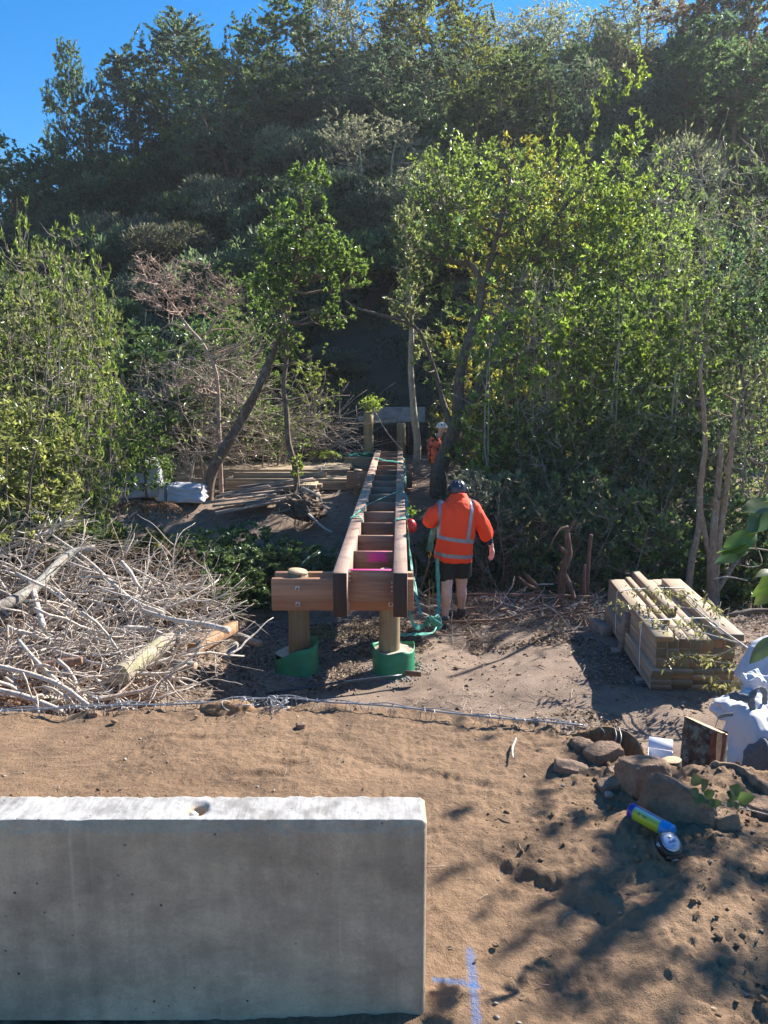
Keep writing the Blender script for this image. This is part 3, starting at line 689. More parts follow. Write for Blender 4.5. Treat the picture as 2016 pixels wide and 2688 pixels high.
HC = {'dk': (.065, .10, .042), 'bl': (.070, .108, .062), 'ol': (.14, .17, .06), 'gy': (.19, .21, .125), 'yg': (.18, .23, .055), 'gr': (.10, .155, .05), 'rd': (.085, .062, .045), 'sv': (.19, .20, .13)}
# (px, py_top, Y, key, width_scale, colour, label)
HILLT = [
 (185, 160, 45, 'hill_a', .80, 'bl', 'slim dark tree standing alone on the left skyline'),
 (245, 300, 43, 'hill_b', .8, 'bl', 'small dark bush tree on the skyline right beside the slim lone tree'),
 (440, 45, 44, 'hill_a', 1.5, 'bl', 'tallest broad dark tree on the left skyline with a domed top'),
 (350, 150, 43, 'hill_d', 1.1, 'bl', 'dark tree on the left flank of the tall domed skyline tree'),
 (540, 140, 41, 'hill_a', 1.05, 'ol', 'olive tree in front of the right flank of the tall domed skyline tree'),
 (640, 110, 46, 'hill_b', 1.1, 'dk', 'dark round tree on the skyline right of the sky notch'),
 (740, 75, 44, 'hill_a', 1.35, 'dk', 'dark leafy tree at the top where the skyline rises to the right'),
 (860, -20, 46, 'hill_c', 1.3, 'gy', 'greyish thin tree reaching above the top of the picture, left of centre'),
 (960, -40, 43, 'hill_c', 1.5, 'gy', 'grey green tree filling the top centre of the hill'),
 (1120, -10, 42, 'hill_a', 1.25, 'ol', 'olive tree on the crest just left of the gap of sky'),
 (1200, 60, 39, 'hill_b', .95, 'yg', 'yellow green rounded tree on the upper slope under the gap of sky'),
 (1290, 20, 47, 'hill_c', 1.0, 'gy', 'thin feathery tree on the crest left side of the blue gap'),
 (1400, 95, 46, 'hill_c', 1.1, 'sv', 'low pale tree on the crest right below the blue gap'),
 (1500, 85, 44, 'hill_c', 1.2, 'gy', 'grey tree on the crest with bare tips poking into the sky'),
 (1600, 60, 45, 'hill_b', .9, 'gy', 'sparse tree at the right edge of the blue gap'),
 (1700, -30, 44, 'hill_c', 1.3, 'gy', 'tall open crowned tree on the right crest with sky showing through it'),
 (1860, -10, 38, 'hill_b', 1.25, 'rd', 'dark brownish dense tree on the upper right slope'),
 (1990, -60, 41, 'hill_a', 1.5, 'gr', 'green tree in the top right corner'),
 (880, 205, 38, 'hill_c', .95, 'sv', 'pale silvery rounded bush tree halfway up the hill'),
 (60, 395, 42, 'hill_b', 1.2, 'gr', 'green bushy tree low on the left skyline'),
 (-30, 400, 44, 'hill_c', 1.3, 'gy', 'greyish tree at the far left edge of the skyline'),
 (130, 400, 40, 'hill_a', 1.0, 'dk', 'dark tree below the slim lone skyline tree'),
 (980, 345, 30, 'hill_c', 1.0, 'sv', 'silver green tree behind the bridge, taller one'),
 (1090, 520, 27, 'hill_c', .8, 'sv', 'silver green small tree behind the bridge, lower one'),
 (1330, 180, 34, 'hill_a', 1.1, 'gr', 'mid green round tree on the right slope behind the bright crowns'),
 (1500, 210, 33, 'hill_b', 1.15, 'bl', 'bluish green tree on the right slope behind the bright crowns'),
 (1780, 260, 34, 'hill_d', 1.2, 'bl', 'dark conical tree on the right slope behind the bare fan of branches'),
 (1930, 200, 33, 'hill_a', 1.3, 'dk', 'dark leafy tree on the slope near the right edge'),
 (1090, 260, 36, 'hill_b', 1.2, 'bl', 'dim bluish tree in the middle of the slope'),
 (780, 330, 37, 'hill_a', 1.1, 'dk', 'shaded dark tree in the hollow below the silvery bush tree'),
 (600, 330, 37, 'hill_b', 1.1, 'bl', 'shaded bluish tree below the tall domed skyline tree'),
]
rng = rs(77)
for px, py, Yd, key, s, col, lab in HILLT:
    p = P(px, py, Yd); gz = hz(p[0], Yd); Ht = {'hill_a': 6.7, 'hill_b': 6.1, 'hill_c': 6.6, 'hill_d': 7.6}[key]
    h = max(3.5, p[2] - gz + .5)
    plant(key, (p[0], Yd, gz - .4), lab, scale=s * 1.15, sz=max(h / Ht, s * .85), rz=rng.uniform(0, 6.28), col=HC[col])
# the rest of the forest reads as one mass: instanced crowns over the slope
def instancer(name, pts, scl, rot, src_objs, pick):
    out = []
    me = mesh_np(name, pts, []) if False else bpy.data.meshes.new(name)
    me.vertices.add(len(pts)); me.vertices.foreach_set('co', np.asarray(pts, np.float32).ravel())
    for nm, arr in (('scl', scl), ('rot', rot)):
        at = me.attributes.new(nm, 'FLOAT', 'POINT'); at.data.foreach_set('value', np.asarray(arr, np.float32))
    k = me.attributes.new('pick', 'INT', 'POINT'); k.data.foreach_set('value', pick.astype(np.int32))
    o = bpy.data.objects.new(name, me); COL.objects.link(o)
    ng = bpy.data.node_groups.new(name, 'GeometryNodeTree'); ng.interface.new_socket('Geometry', in_out='INPUT', socket_type='NodeSocketGeometry'); ng.interface.new_socket('Geometry', in_out='OUTPUT', socket_type='NodeSocketGeometry')
    gi = ng.nodes.new('NodeGroupInput'); go = ng.nodes.new('NodeGroupOutput'); jn = ng.nodes.new('GeometryNodeJoinGeometry')
    def na(nm, ty='FLOAT'):
        a = ng.nodes.new('GeometryNodeInputNamedAttribute'); a.data_type = ty; a.inputs[0].default_value = nm; return a.outputs[0]
    for i, so in enumerate(src_objs):
        oi = ng.nodes.new('GeometryNodeObjectInfo'); oi.inputs['Object'].default_value = so; oi.inputs['As Instance'].default_value = True
        io = ng.nodes.new('GeometryNodeInstanceOnPoints'); ng.links.new(gi.outputs[0], io.inputs['Points']); ng.links.new(oi.outputs['Geometry'], io.inputs['Instance'])
        cmpn = ng.nodes.new('FunctionNodeCompare'); cmpn.data_type = 'INT'; cmpn.operation = 'EQUAL'; ng.links.new(na('pick', 'INT'), cmpn.inputs[2]); cmpn.inputs[3].default_value = i; ng.links.new(cmpn.outputs[0], io.inputs['Selection'])
        cx = ng.nodes.new('ShaderNodeCombineXYZ'); ng.links.new(na('rot'), cx.inputs[2]); ng.links.new(cx.outputs[0], io.inputs['Rotation'])
        cs = ng.nodes.new('ShaderNodeCombineXYZ'); s_ = na('scl'); [ng.links.new(s_, cs.inputs[q]) for q in range(3)]; ng.links.new(cs.outputs[0], io.inputs['Scale'])
        ng.links.new(io.outputs[0], jn.inputs[0])
    ng.links.new(jn.outputs[0], go.inputs[0]); md = o.modifiers.new('scatter', 'NODES'); md.node_group = ng
    tag(o, kind='stuff'); return o
def fixedmat(name, col, **k): return leafmat(name, col=col, **k)
FOR = []
def clumpmesh(name, seed, col, L, asp, n, R_=1.5, trans=.54):
    rng = rs(seed); bl = billow(seed, 0, R_, R_ * 1.6, 8, .3); B = np.array([b[:6] for b in bl]); k = rng.integers(0, len(B), n)
    d = nrm(rng.normal(size=(n, 3))); d[:, 2] = np.abs(d[:, 2]) * .9 + d[:, 2] * .1; r = rng.uniform(0, 1, n) ** .25
    p = B[k, :3] + d * r[:, None] * B[k, 3:6]; g = fbm(p * 1.4, seed, 2); m = g > -.2; p, d, k = p[m], d[m], k[m]
    D = d * .8 + rng.normal(size=p.shape) * .6; D[:, 2] += .3; V, F = leaves(p, D, L, asp, rng)
    tint = np.clip(.35 * _h(k, k, k, 4) + .65 * rng.uniform(size=len(p)), 0, 1)
    me = mesh_np(name, V, F, False, {'tint': np.repeat(tint, 4)}); me.materials.append(fixedmat(name + '_leaf', col, trans=trans, rough=.5, warmamt=.08, vr=.8)); return me
clm = [clumpmesh('forest_clump', 11, (.055, .088, .036), .15, .5, 9500), clumpmesh('forest_clump', 12, (.070, .098, .050), .13, .42, 10500), clumpmesh('forest_clump', 13, (.12, .165, .06), .14, .5, 9500), clumpmesh('forest_clump', 14, (.095, .10, .062), .11, .35, 11000), clumpmesh('forest_clump', 15, (.17, .195, .115), .11, .38, 11000)]
rng = rs(5); pts = []; 
for k in range(6000):
    y = rng.uniform(22.3, 52); x = rng.uniform(-.60 * y - 6, .60 * y + 10)
    if abs(x - .1) < 1.5 and y < 24.0: continue
    pts.append((x, y))
    if len(pts) >= 1000: break
pts = np.array(pts)
z = z_hill(pts[:, 0], pts[:, 1]); sc = (.55 + 1.15 * rng.uniform(0, 1, len(pts)) ** 1.6) * (.75 + .014 * pts[:, 1]) * np.where((pts[:, 1] < 29) & (pts[:, 0] > 1), .55 + .45 * sst(24, 30, pts[:, 1]), .85)
src = []
for i, me in enumerate(clm):   # the prototypes are the first shrubs of the slope
    x, y = [(-14.5, 30), (-9.5, 26.5), (11, 30), (-5.5, 25), (6.0, 26)][i]
    o = add('hillside_shrub', me, None, None); o.location = (x, y, hz(x, y) + .5); tag(o, ['dark shaded shrub low on the left slope', 'bluish shaded shrub low on the slope behind the pink dead tree', 'green shrub on the slope behind the right hand trees', 'brownish shrub at the foot of the slope left of the far piles', 'pale green shrub at the foot of the slope right of the far abutment'][i], 'shrub'); src.append(o)
lgt = rng.uniform(size=len(pts)) < np.clip(.28 + .045 * (pts[:, 0] + 1) + .018 * (pts[:, 1] - 34) * (pts[:, 0] > -6), .02, .85)  # paler clumps favoured to the right and uphill: sunlight painted as leaf colour
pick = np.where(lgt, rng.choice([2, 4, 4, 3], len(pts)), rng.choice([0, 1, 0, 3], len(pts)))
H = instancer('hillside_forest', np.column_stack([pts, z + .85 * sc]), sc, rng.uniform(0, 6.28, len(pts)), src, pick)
# ------------------------------------------------------------------ trees and shrubs round the gully
make_proto('shrub_thin', BK['grey'], LM['mid'], 21, vtrunk(21, 3.3, 11, .028, 1.1, base=.35), [(0, 0, 2.4, 1.25, 1.25, 1.5), (.5, .3, 3.6, .6, .6, .7), (-.5, -.2, 3.3, .7, .7, .7), (.2, -.5, 1.4, 1.2, 1.1, .8)], 900, 16, .078, .28, thr=-.3, gfreq=1.7, nlimb=26, twig_r=.0055, up=.5, bare=.38, whorl=True, spread=1.1, inner=2.4)
make_proto('shrub_thick', BK['dark'], LM['mid'], 22, vtrunk(22, 3.6, 6, .035, .9, base=.3), [(0, 0, 2.0, 1.2, 1.2, 1.4), (.5, .2, 3.0, .7, .7, .6), (-.4, .4, 2.7, .7, .7, .7), (0, -.5, 1.1, 1.2, 1.0, .7)], 620, 24, .085, .42, thr=-.2, gfreq=1.6, nlimb=22, twig_r=.005, up=.3, bare=.08, spread=1.1)
make_proto('broad', BK['dark'], LM['mid'], 23, vtrunk(23, 5.2, 3, .075, 1.1, base=.12), billow(23, 4.3, 1.9, 6, 10, .55) + [(0, 0, 2.4, 1.1, 1.1, 1.0)], 640, 20, .085, .42, thr=-.12, gfreq=1.3, nlimb=26, twig_r=.006, limb_r=.05, up=.25, bare=.18, spread=1.1, inner=2.6)
make_proto('tall', BK['brown'], LM['mid'], 24, vtrunk(24, 6.0, 3, .06, .7, base=.12), billow(24, 4.6, 1.35, 7, 9, .6) + [(0, 0, 2.2, .9, .9, 1.2)], 540, 20, .08, .40, thr=-.15, gfreq=1.5, nlimb=24, twig_r=.005, limb_r=.035, up=.35, bare=.12, spread=1.1)
make_proto('sapling', BK['pale'], LM['mid'], 25, vtrunk(25, 4.2, 2, .022, .3, base=.05), [(0, 0, 2.8, .8, .8, 1.5), (.2, 0, 1.4, .5, .5, .7)], 130, 20, .085, .42, thr=-.3, nlimb=7, limb_r=.012, twig_r=.004, whorl=True, spread=1.1, inner=1.6)
make_proto('bush', BK['dark'], LM['deep'], 26, vtrunk(26, 1.5, 6, .02, .6, base=.2), [(0, 0, .95, .95, .9, .85), (.5, .3, .8, .5, .5, .6), (-.5, -.2, .9, .5, .5, .6)], 330, 26, .085, .45, thr=-.25, gfreq=2, nlimb=12, twig_r=.004, limb_r=.012, up=.35, bare=.12, spread=1.2)
make_proto('fan', BK['pale'], None or LM['mid'], 27, vtrunk(27, 4.6, 7, .035, 1.7, base=.15), [(0, 0, 4.2, 1.9, 1.6, 1.2), (.4, 0, 3.0, 1.5, 1.2, 1.2)], 520, 3, .07, .4, thr=-.6, nlimb=34, twig_r=.013, limb_r=.03, up=.9, bare=.6, spread=.8, inner=1.8)
make_proto('bare_bush', BK['grey'], LM['mid'], 28, vtrunk(28, 1.8, 8, .016, .9, base=.2), [(0, 0, 1.1, 1.1, 1.0, .95)], 420, 2, .06, .4, thr=-.5, nlimb=22, twig_r=.0045, limb_r=.011, up=.2, bare=.7, spread=.8, inner=1.8)
MC = {'yg': (.155, .215, .062), 'lime': (.18, .26, .062), 'gr': (.105, .165, .048), 'dk': (.085, .13, .048), 'gy': (.15, .175, .080), 'ol': (.16, .175, .065), 'bl': (.075, .125, .065), 'yel': (.23, .23, .055)}
Hk = {'shrub_thin': 4.0, 'shrub_thick': 3.7, 'broad': 6.0, 'tall': 6.4, 'sapling': 4.4, 'bush': 1.85, 'fan': 5.5, 'bare_bush': 2.1}
ML = [
 # left bank, px, D, top py, key, width, colour, label, category
 (30, 9.4, 600, 'shrub_thin', 1.0, 'gy', 'yellow green thin stemmed shrub at the left edge of the picture', 'shrub'),
 (140, 10.0, 515, 'shrub_thin', .82, 'yg', 'tallest yellow green shrub on the left bank with narrow leaves', 'shrub'),
 (225, 11.4, 640, 'shrub_thin', .56, 'yg', 'leafy shrub on the left bank nearest the pink dead tree', 'shrub'),
 (90, 11.8, 640, 'shrub_thick', 1.25, 'gy', 'grey green shrub behind the yellow green shrubs on the left', 'shrub'),
 (150, 9.5, 990, 'shrub_thick', .55, 'gr', 'dark green lower shrub in front of the tallest left shrub', 'shrub'),
 (95, 8.9, 1090, 'bare_bush', 1.1, 'ol', 'bare reddish twiggy bush at the left edge above the brush pile', 'shrub'),
 (330, 14.6, 980, 'shrub_thick', .7, 'gr', 'small green shrub behind the upright white bulk bag', 'shrub'),
 (-60, 8.4, 900, 'shrub_thick', 1.0, 'ol', 'half seen shrub cut by the left edge of the picture', 'shrub'),
 (430, 15.5, 800, 'bare_bush', 2.0, 'gy', 'bare grey thicket behind the white bulk bags', 'shrub'),
 (560, 16.8, 900, 'bare_bush', 1.9, 'gy', 'bare grey thicket behind the long timber stack', 'shrub'),
 (690, 17.6, 960, 'bare_bush', 1.7, 'gy', 'low bare thicket left of the retaining wall', 'shrub'),
 (500, 19.5, 830, 'bush', 2.3, 'dk', 'dim dark bush behind the pink dead tree', 'shrub'),
 (330, 17.5, 820, 'bush', 2.4, 'dk', 'dim dark bush behind the left bank shrubs', 'shrub'),
 (730, 18.9, 1010, 'sapling', .95, 'gr', 'slender sapling left of the mesh wall', 'tree'),
 (835, 19.0, 860, 'sapling', .9, 'yg', 'slender sapling with yellow green leaf tufts left of the tall pile', 'tree'),
 (650, 18.2, 700, 'broad', .8, 'gr', 'green leafy tree behind the leaning trunk', 'tree'),
 (700, 18.4, 1010, 'shrub_thick', .62, 'gr', 'small shrub behind the long timber stack by the thin twisted trunk', 'shrub'),
 # right bank, back row
 (1235, 20.2, 800, 'broad', .8, 'gr', 'green tree directly behind the big forked tree', 'tree'),
 (1400, 20.0, 640, 'tall', 1.1, 'gy', 'tall grey green tree behind the bright crowns, left one', 'tree'),
 (1560, 19.5, 640, 'broad', 1.0, 'gr', 'round green tree deep behind the bright crowns', 'tree'),
 (1720, 19.0, 440, 'tall', 1.2, 'dk', 'dark tall tree behind the bare fan of branches', 'tree'),
 (1880, 18.4, 560, 'broad', 1.0, 'gr', 'green tree deep in the right hand thicket', 'tree'),
 (2010, 17.0, 520, 'tall', 1.2, 'dk', 'tall dark tree at the right edge of the thicket', 'tree'),
 # right bank, main row
 (1475, 15.6, 245, 'broad', .95, 'lime', 'brightest lime green crown standing highest right of the forked tree', 'tree'),
 (1330, 16.2, 330, 'tall', 1.15, 'yel', 'yellow tipped crown between the forked tree and the lime green crown', 'tree'),
 (1625, 15.2, 330, 'tall', 1.15, 'yg', 'yellow green tree right of the lime green crown', 'tree'),
 (1760, 15.4, 560, 'broad', .75, 'yg', 'yellow green tree below the bare fan of branches', 'tree'),
 (1870, 13.3, 250, 'fan', .95, 'gy', 'leafless pale fan of upright branches above the right hand thicket', 'tree'),
 (1730, 17.2, 290, 'fan', .9, 'ol', 'grey leafless branches left of the pale fan', 'tree'),
 (1905, 13.8, 760, 'tall', .85, 'gr', 'leafy tree under the pale fan of branches', 'tree'),
 (1540, 14.2, 720, 'tall', .85, 'gr', 'thin stemmed tree in the middle of the right hand thicket', 'tree'),
 (1400, 14.8, 760, 'broad', .62, 'yg', 'bright leafed small tree right of the forked trunk', 'tree'),
 (1690, 13.6, 850, 'shrub_thick', 1.05, 'dk', 'dark shaded shrub in the middle of the thicket', 'shrub'),
 (1990, 12.6, 480, 'broad', .82, 'bl', 'dense dark blue green tree at the right edge of the picture', 'tree'),
 (1640, 10.3, 1160, 'bare_bush', .9, 'ol', 'pale leafless twiggy bush left of the cut stems', 'shrub'),
 (1470, 10.2, 1200, 'bare_bush', .85, 'ol', 'pale leafless twigs hanging behind the broken red stump', 'shrub'),
 (1330, 10.6, 1120, 'bare_bush', .9, 'gy', 'pale leafless twigs in the dark bush right of the worker in orange', 'shrub'),
 (1560, 12.0, 900, 'bare_bush', 1.3, 'gy', 'tall pale leafless twigs in the middle of the thicket', 'shrub'),
 (1960, 11.6, 880, 'bare_bush', 1.5, 'ol', 'half leafless twiggy shrub behind the cut multi stem tree', 'shrub'),
 (2040, 10.8, 820, 'shrub_thin', .8, 'gy', 'grey green shrub at the right edge behind the cut stems', 'shrub'),
 (1290, 13.6, 1010, 'shrub_thick', .72, 'gr', 'green shrub at the foot of the forked tree on its right', 'shrub'),
 (1420, 13.0, 1000, 'shrub_thick', .85, 'dk', 'dark glossy shrub above the broken red stump', 'shrub'),
 (1560, 12.7, 1010, 'shrub_thick', .95, 'dk', 'dark shrub behind the broken red stump on the right', 'shrub'),
 (1800, 12.3, 1040, 'shrub_thick', .9, 'dk', 'dark shrub directly behind the cut stems', 'shrub'),
 (1195, 18.6, 980, 'bush', .9, 'gy', 'low pale bush behind the second worker', 'shrub'),
 (1270, 12.9, 620, 'sapling', 1.0, 'yg', 'slender pale stemmed sapling just right of the forked tree', 'tree'),
 (1450, 12.8, 560, 'sapling', 1.1, 'lime', 'slender pale stemmed sapling in front of the lime green crown', 'tree'),
 (1520, 12.9, 640, 'sapling', 1.0, 'yg', 'slender sapling above the broken red stump', 'tree'),
 (1600, 12.7, 520, 'sapling', 1.15, 'gr', 'tall slender sapling in the middle of the thicket', 'tree'),
 (1670, 12.9, 640, 'sapling', 1.0, 'lime', 'bright leafed sapling above the post stack', 'tree'),
 (1740, 12.7, 500, 'sapling', 1.2, 'yg', 'tall pale sapling left of the cut stems', 'tree'),
 (1900, 12.9, 560, 'sapling', 1.1, 'gr', 'pale sapling behind the cut stems on their right', 'tree'),
 (1390, 13.2, 640, 'fan', .55, 'gy', 'small leafless fan of twigs in front of the forked tree crown', 'tree'),
]
rng = rs(99)
for px, D, py, key, s, col, lab, cat in ML:
    x = P(px, 1300, D)[0]; gz = lz(x, D) if D < 21 else hz(x, D); top = P(px, py, D)[2]; h = top - gz
    plant(key, (x, D, gz - .1), lab, cat=cat, name=cat, scale=s, sz=h / Hk[key], rz=rng.uniform(0, 6.28), col=MC[col])
# low bushes on the gully banks
LB = [(420, 10.2, 1360, 1.0, 'dk', 'dark low bush on the gully bank above the brush pile'), (540, 10.0, 1340, 1.0, 'gr', 'leafy low bush on the gully bank in front of the weathered boards'),
 (655, 10.3, 1325, .95, 'dk', 'glossy low bush on the gully bank below the weathered boards'), (760, 10.0, 1370, .9, 'dk', 'dark low bush in the gully left of the bridge'), (610, 9.2, 1430, .8, 'dk', 'shaded low bush down in the gully behind the near bridge support'),
 (500, 9.0, 1440, .8, 'dk', 'shaded low bush right behind the brush pile'), (330, 9.6, 1330, 1.0, 'ol', 'yellowish low bush below the white bulk bags'), (840, 10.4, 1400, .8, 'dk', 'small dark bush close beside the left hand bearer'), (230, 9.2, 1320, 1.0, 'gr', 'mixed low bush on the left above the pale curved log'),
 (1180, 11.3, 1330, .7, 'dk', 'small dark bush beyond the worker in orange'), (1330, 10.9, 1190, 1.15, 'bl', 'dark blue green bush right of the worker in orange'), (1430, 10.6, 1270, 1.0, 'dk', 'dark bush behind the broken red stump, lower one'), (1545, 10.9, 1180, 1.15, 'dk', 'dark bush above the thin red stake'),
 (1660, 10.6, 1230, 1.1, 'dk', 'dark bush left of the cut stems'), (1760, 10.4, 1300, 1.0, 'gr', 'low bush just behind the stacked posts'), (1900, 10.7, 1230, 1.1, 'dk', 'dark bush behind the foot of the cut stems'), (2010, 10.2, 1290, 1.1, 'gr', 'low bush at the right edge beyond the stacked posts'),
 (1240, 12.6, 1180, .7, 'gy', 'pale leafed bush right behind the head of the worker in orange')]
for px, D, py, s, col, lab in LB:
    x = P(px, 1300, D)[0]; gz = lz(x, D); h = P(px, py + 35, D)[2] - gz
    plant('bush', (x, D, gz - .05), lab, cat='shrub', name='shrub', scale=s, sz=max(.5, h / 1.85), rz=rng.uniform(0, 6.28), col=MC[col])

def unique_tree(name, label, base, trunks, blobs, bk, lmat, col, ntips, nleaf, L, seed, cat='tree', **k):
    """trunks given in world space"""
    b0 = np.array(base); tr = [(np.asarray(p, float) - b0, np.asarray(r, float)) for p, r in trunks]; bl = [(b[0] - b0[0], b[1] - b0[1], b[2] - b0[2], *b[3:]) for b in blobs]
    wd, tw, lf = gen_tree(seed, tr, bl, ntips, max(nleaf, 1), L, **k)
    t = thing(name, label, cat, base); add('trunk', mesh_np('trunk', *wd, True), bk, t); add('twigs', mesh_np('twigs', *tw), bk, t, kind='stuff')
    if nleaf: o = add('crown', mesh_np('crown', lf[0], lf[1], False, {'tint': lf[2]}), lmat, t, kind='stuff'); o.color = (*col, 1)
    return t
# the big forked tree beside the second worker
D = 14.6; pp = lambda x, y, d=0: P(x, y, D + d)
g = lz(pp(1152, 1290)[0], D)
T = [([(pp(1158, 1290)[0], D, g - .3), pp(1150, 1280), pp(1160, 1215), pp(1190, 1140), pp(1205, 1085)], [.19, .17, .15, .14, .13]),
     ([pp(1200, 1100), pp(1205, 1010), pp(1215, 950), pp(1235, 880), pp(1262, 770), pp(1240, 700), pp(1180, 680), pp(1175, 600)], [.11, .10, .095, .09, .08, .06, .05, .03]),
     ([pp(1205, 1090), pp(1250, 1030, .2), pp(1285, 960, .3), pp(1320, 860, .4), pp(1345, 790, .4), pp(1400, 660, .3), pp(1500, 520, .2)], [.12, .11, .10, .085, .07, .06, .03]),
     ([pp(1283, 965, .2), pp(1330, 945, -.2), pp(1400, 920, -.3), pp(1460, 912, -.4), pp(1530, 905, -.4)], [.07, .06, .055, .045, .02]),
     ([pp(1192, 1150), pp(1160, 1040, .4), pp(1130, 940, .4), pp(1090, 860, .3), pp(1010, 830, 0), pp(940, 810, -.2), pp(905, 790, -.3)], [.06, .045, .04, .035, .03, .02, .012]),
     ([pp(1262, 770), pp(1300, 640, -.3), pp(1330, 520, -.4), pp(1345, 420, -.3)], [.06, .05, .04, .02])]
sc_ = D * .985 / 2000
Bl = [(*pp(1330, 560)[:1], D - .2, pp(1330, 560)[2], 210 * sc_, 1.5, 170 * sc_), (pp(1170, 560)[0], D, pp(1170, 560)[2], 130 * sc_, 1.2, 130 * sc_), (pp(1450, 640)[0], D + .2, pp(1450, 640)[2], 150 * sc_, 1.2, 130 * sc_), (pp(1200, 420)[0], D, pp(1200, 420)[2], 130 * sc_, 1, 80 * sc_), (pp(1120, 740)[0], D, pp(1120, 740)[2], 100 * sc_, .8, 90 * sc_), (pp(1330, 760)[0], D, pp(1330, 760)[2], 150 * sc_, 1, 90 * sc_), (pp(1120, 960)[0], D, pp(1120, 960)[2], 40 * sc_, .4, 40 * sc_)]
unique_tree('forked_tree', 'big dark forked tree with a leaning trunk beside the worker in camouflage', (pp(1152, 1290)[0], D, g), T, Bl, BK['dark'], LM['mid'], MC['yg'], 1250, 15, .08, 41, thr=-.2, gfreq=1.5, nlimb=40, limb_r=.045, twig_r=.006, bare=.30, spread=1.15, inner=2.2)
# leaning twin trunks left of the bridge
D = 15.0; g = lz(pp(547, 1262)[0], D)
T = [([(pp(540, 1285)[0], D, g - .2), pp(552, 1255), pp(585, 1185), pp(630, 1110), pp(672, 1030), pp(700, 960), pp(728, 900), pp(755, 820), pp(775, 700), pp(800, 560)], [.12, .11, .10, .09, .075, .065, .055, .05, .04, .02]),
     ([pp(600, 1165), pp(640, 1075, -.1), pp(690, 1000, -.1), pp(722, 930, .1)], [.05, .045, .04, .03])]
sc_ = D * .985 / 2000
Bl = [(pp(780, 640)[0], D, pp(780, 640)[2], 120 * sc_, .9, 110 * sc_), (pp(815, 475)[0], D, pp(815, 475)[2], 55 * sc_, .5, 70 * sc_), (pp(715, 750)[0], D, pp(715, 750)[2], 75 * sc_, .7, 60 * sc_), (pp(880, 700)[0], D, pp(880, 700)[2], 100 * sc_, .7, 70 * sc_), (pp(720, 560)[0], D, pp(720, 560)[2], 50 * sc_, .4, 45 * sc_), (pp(870, 820)[0], D, pp(870, 820)[2], 60 * sc_, .5, 45 * sc_)]
unique_tree('leaning_tree', 'tree with a dark leaning trunk rising from behind the long timber stack', (pp(547, 1262)[0], D, g), T, Bl, BK['brown'], LM['mid'], MC['gr'], 620, 20, .09, 42, thr=-.05, gfreq=1.8, nlimb=24, bare=.12, whorl=True, spread=1.15)
D = 14.7; g = lz(pp(780, 1260)[0], D)
T = [([(pp(782, 1275)[0], D, g - .2), pp(775, 1230), pp(757, 1160), pp(752, 1080), pp(745, 1010), pp(755, 900), pp(742, 820)], [.065, .06, .055, .05, .045, .035, .02])]
sc_ = D * .985 / 2000
unique_tree('twisted_tree', 'thin twisted trunk standing in front of the long timber stack', (pp(782, 1275)[0], D, g), T, [(pp(750, 900)[0], D, pp(750, 900)[2], 60 * sc_, .5, 110 * sc_), (pp(775, 1215)[0], D - .1, pp(775, 1215)[2], 28 * sc_, .2, 40 * sc_)], BK['brown'], LM['mid'], MC['yg'], 120, 16, .08, 43, nlimb=8, limb_r=.012, bare=.25, whorl=True)
# slim pale trunk in front of the far wall
D = 17.4; g = lz(pp(1100, 1250)[0], D)
T = [([(pp(1097, 1250)[0], D, g - .2), pp(1094, 1215), pp(1096, 1160), pp(1088, 1100), pp(1083, 1040), pp(1078, 960), pp(1080, 860), pp(1072, 740), pp(1065, 600)], [.10, .09, .085, .08, .07, .065, .055, .045, .02])]
sc_ = D * .985 / 2000
unique_tree('slim_tree', 'slim pale barked trunk in front of the far abutment', (pp(1097, 1250)[0], D, g), T, [(pp(1070, 700)[0], D, pp(1070, 700)[2], 70 * sc_, .8, 160 * sc_), (pp(1110, 900)[0], D, pp(1110, 900)[2], 40 * sc_, .5, 50 * sc_)], BK['pale'], LM['mid'], MC['gy'], 260, 20, .10, 44, nlimb=10, limb_r=.02, bare=.2)
# bare pinkish dead tree
D = 15.3; g = lz(pp(570, 1150)[0], D)
T = [([(pp(578, 1200)[0], D, g - .2), pp(575, 1120), pp(572, 1020), pp(562, 960), pp(530, 900), pp(495, 860), pp(460, 810), pp(430, 770)], [.045, .042, .038, .035, .033, .030, .025, .02]),
     ([pp(530, 900), pp(560, 850), pp(590, 800), pp(605, 760)], [.03, .024, .018, .012]), ([pp(455, 805), pp(420, 750, -.2), pp(390, 740), pp(372, 700), pp(360, 670)], [.025, .02, .016, .012, .008]), ([pp(500, 865), pp(450, 850, .3), pp(430, 860, .3)], [.02, .014, .008])]
sc_ = D * .985 / 2000
unique_tree('dead_tree', 'leafless pinkish dead tree with a dense fan of fine twigs on the left', (pp(578, 1200)[0], D, g), T, [(pp(455, 745)[0], D, pp(455, 745)[2], 125 * sc_, .8, 85 * sc_, 3.4), (pp(385, 700)[0], D, pp(385, 700)[2], 50 * sc_, .4, 45 * sc_, .8), (pp(600, 770)[0], D, pp(600, 770)[2], 60 * sc_, .5, 60 * sc_, 1.4), (pp(530, 790)[0], D, pp(530, 790)[2], 50 * sc_, .4, 40 * sc_, .8), (pp(640, 860)[0], D, pp(640, 860)[2], 50 * sc_, .4, 60 * sc_, .4), (pp(500, 1000)[0], D, pp(500, 1000)[2], 90 * sc_, .6, 50 * sc_, .5)], BK['pinkish'], LM['mid'], MC['gr'], 1300, 0, .08, 45, nlimb=44, limb_r=.03, twig_r=.010, thr=-.9, inner=1.8, spread=.8)
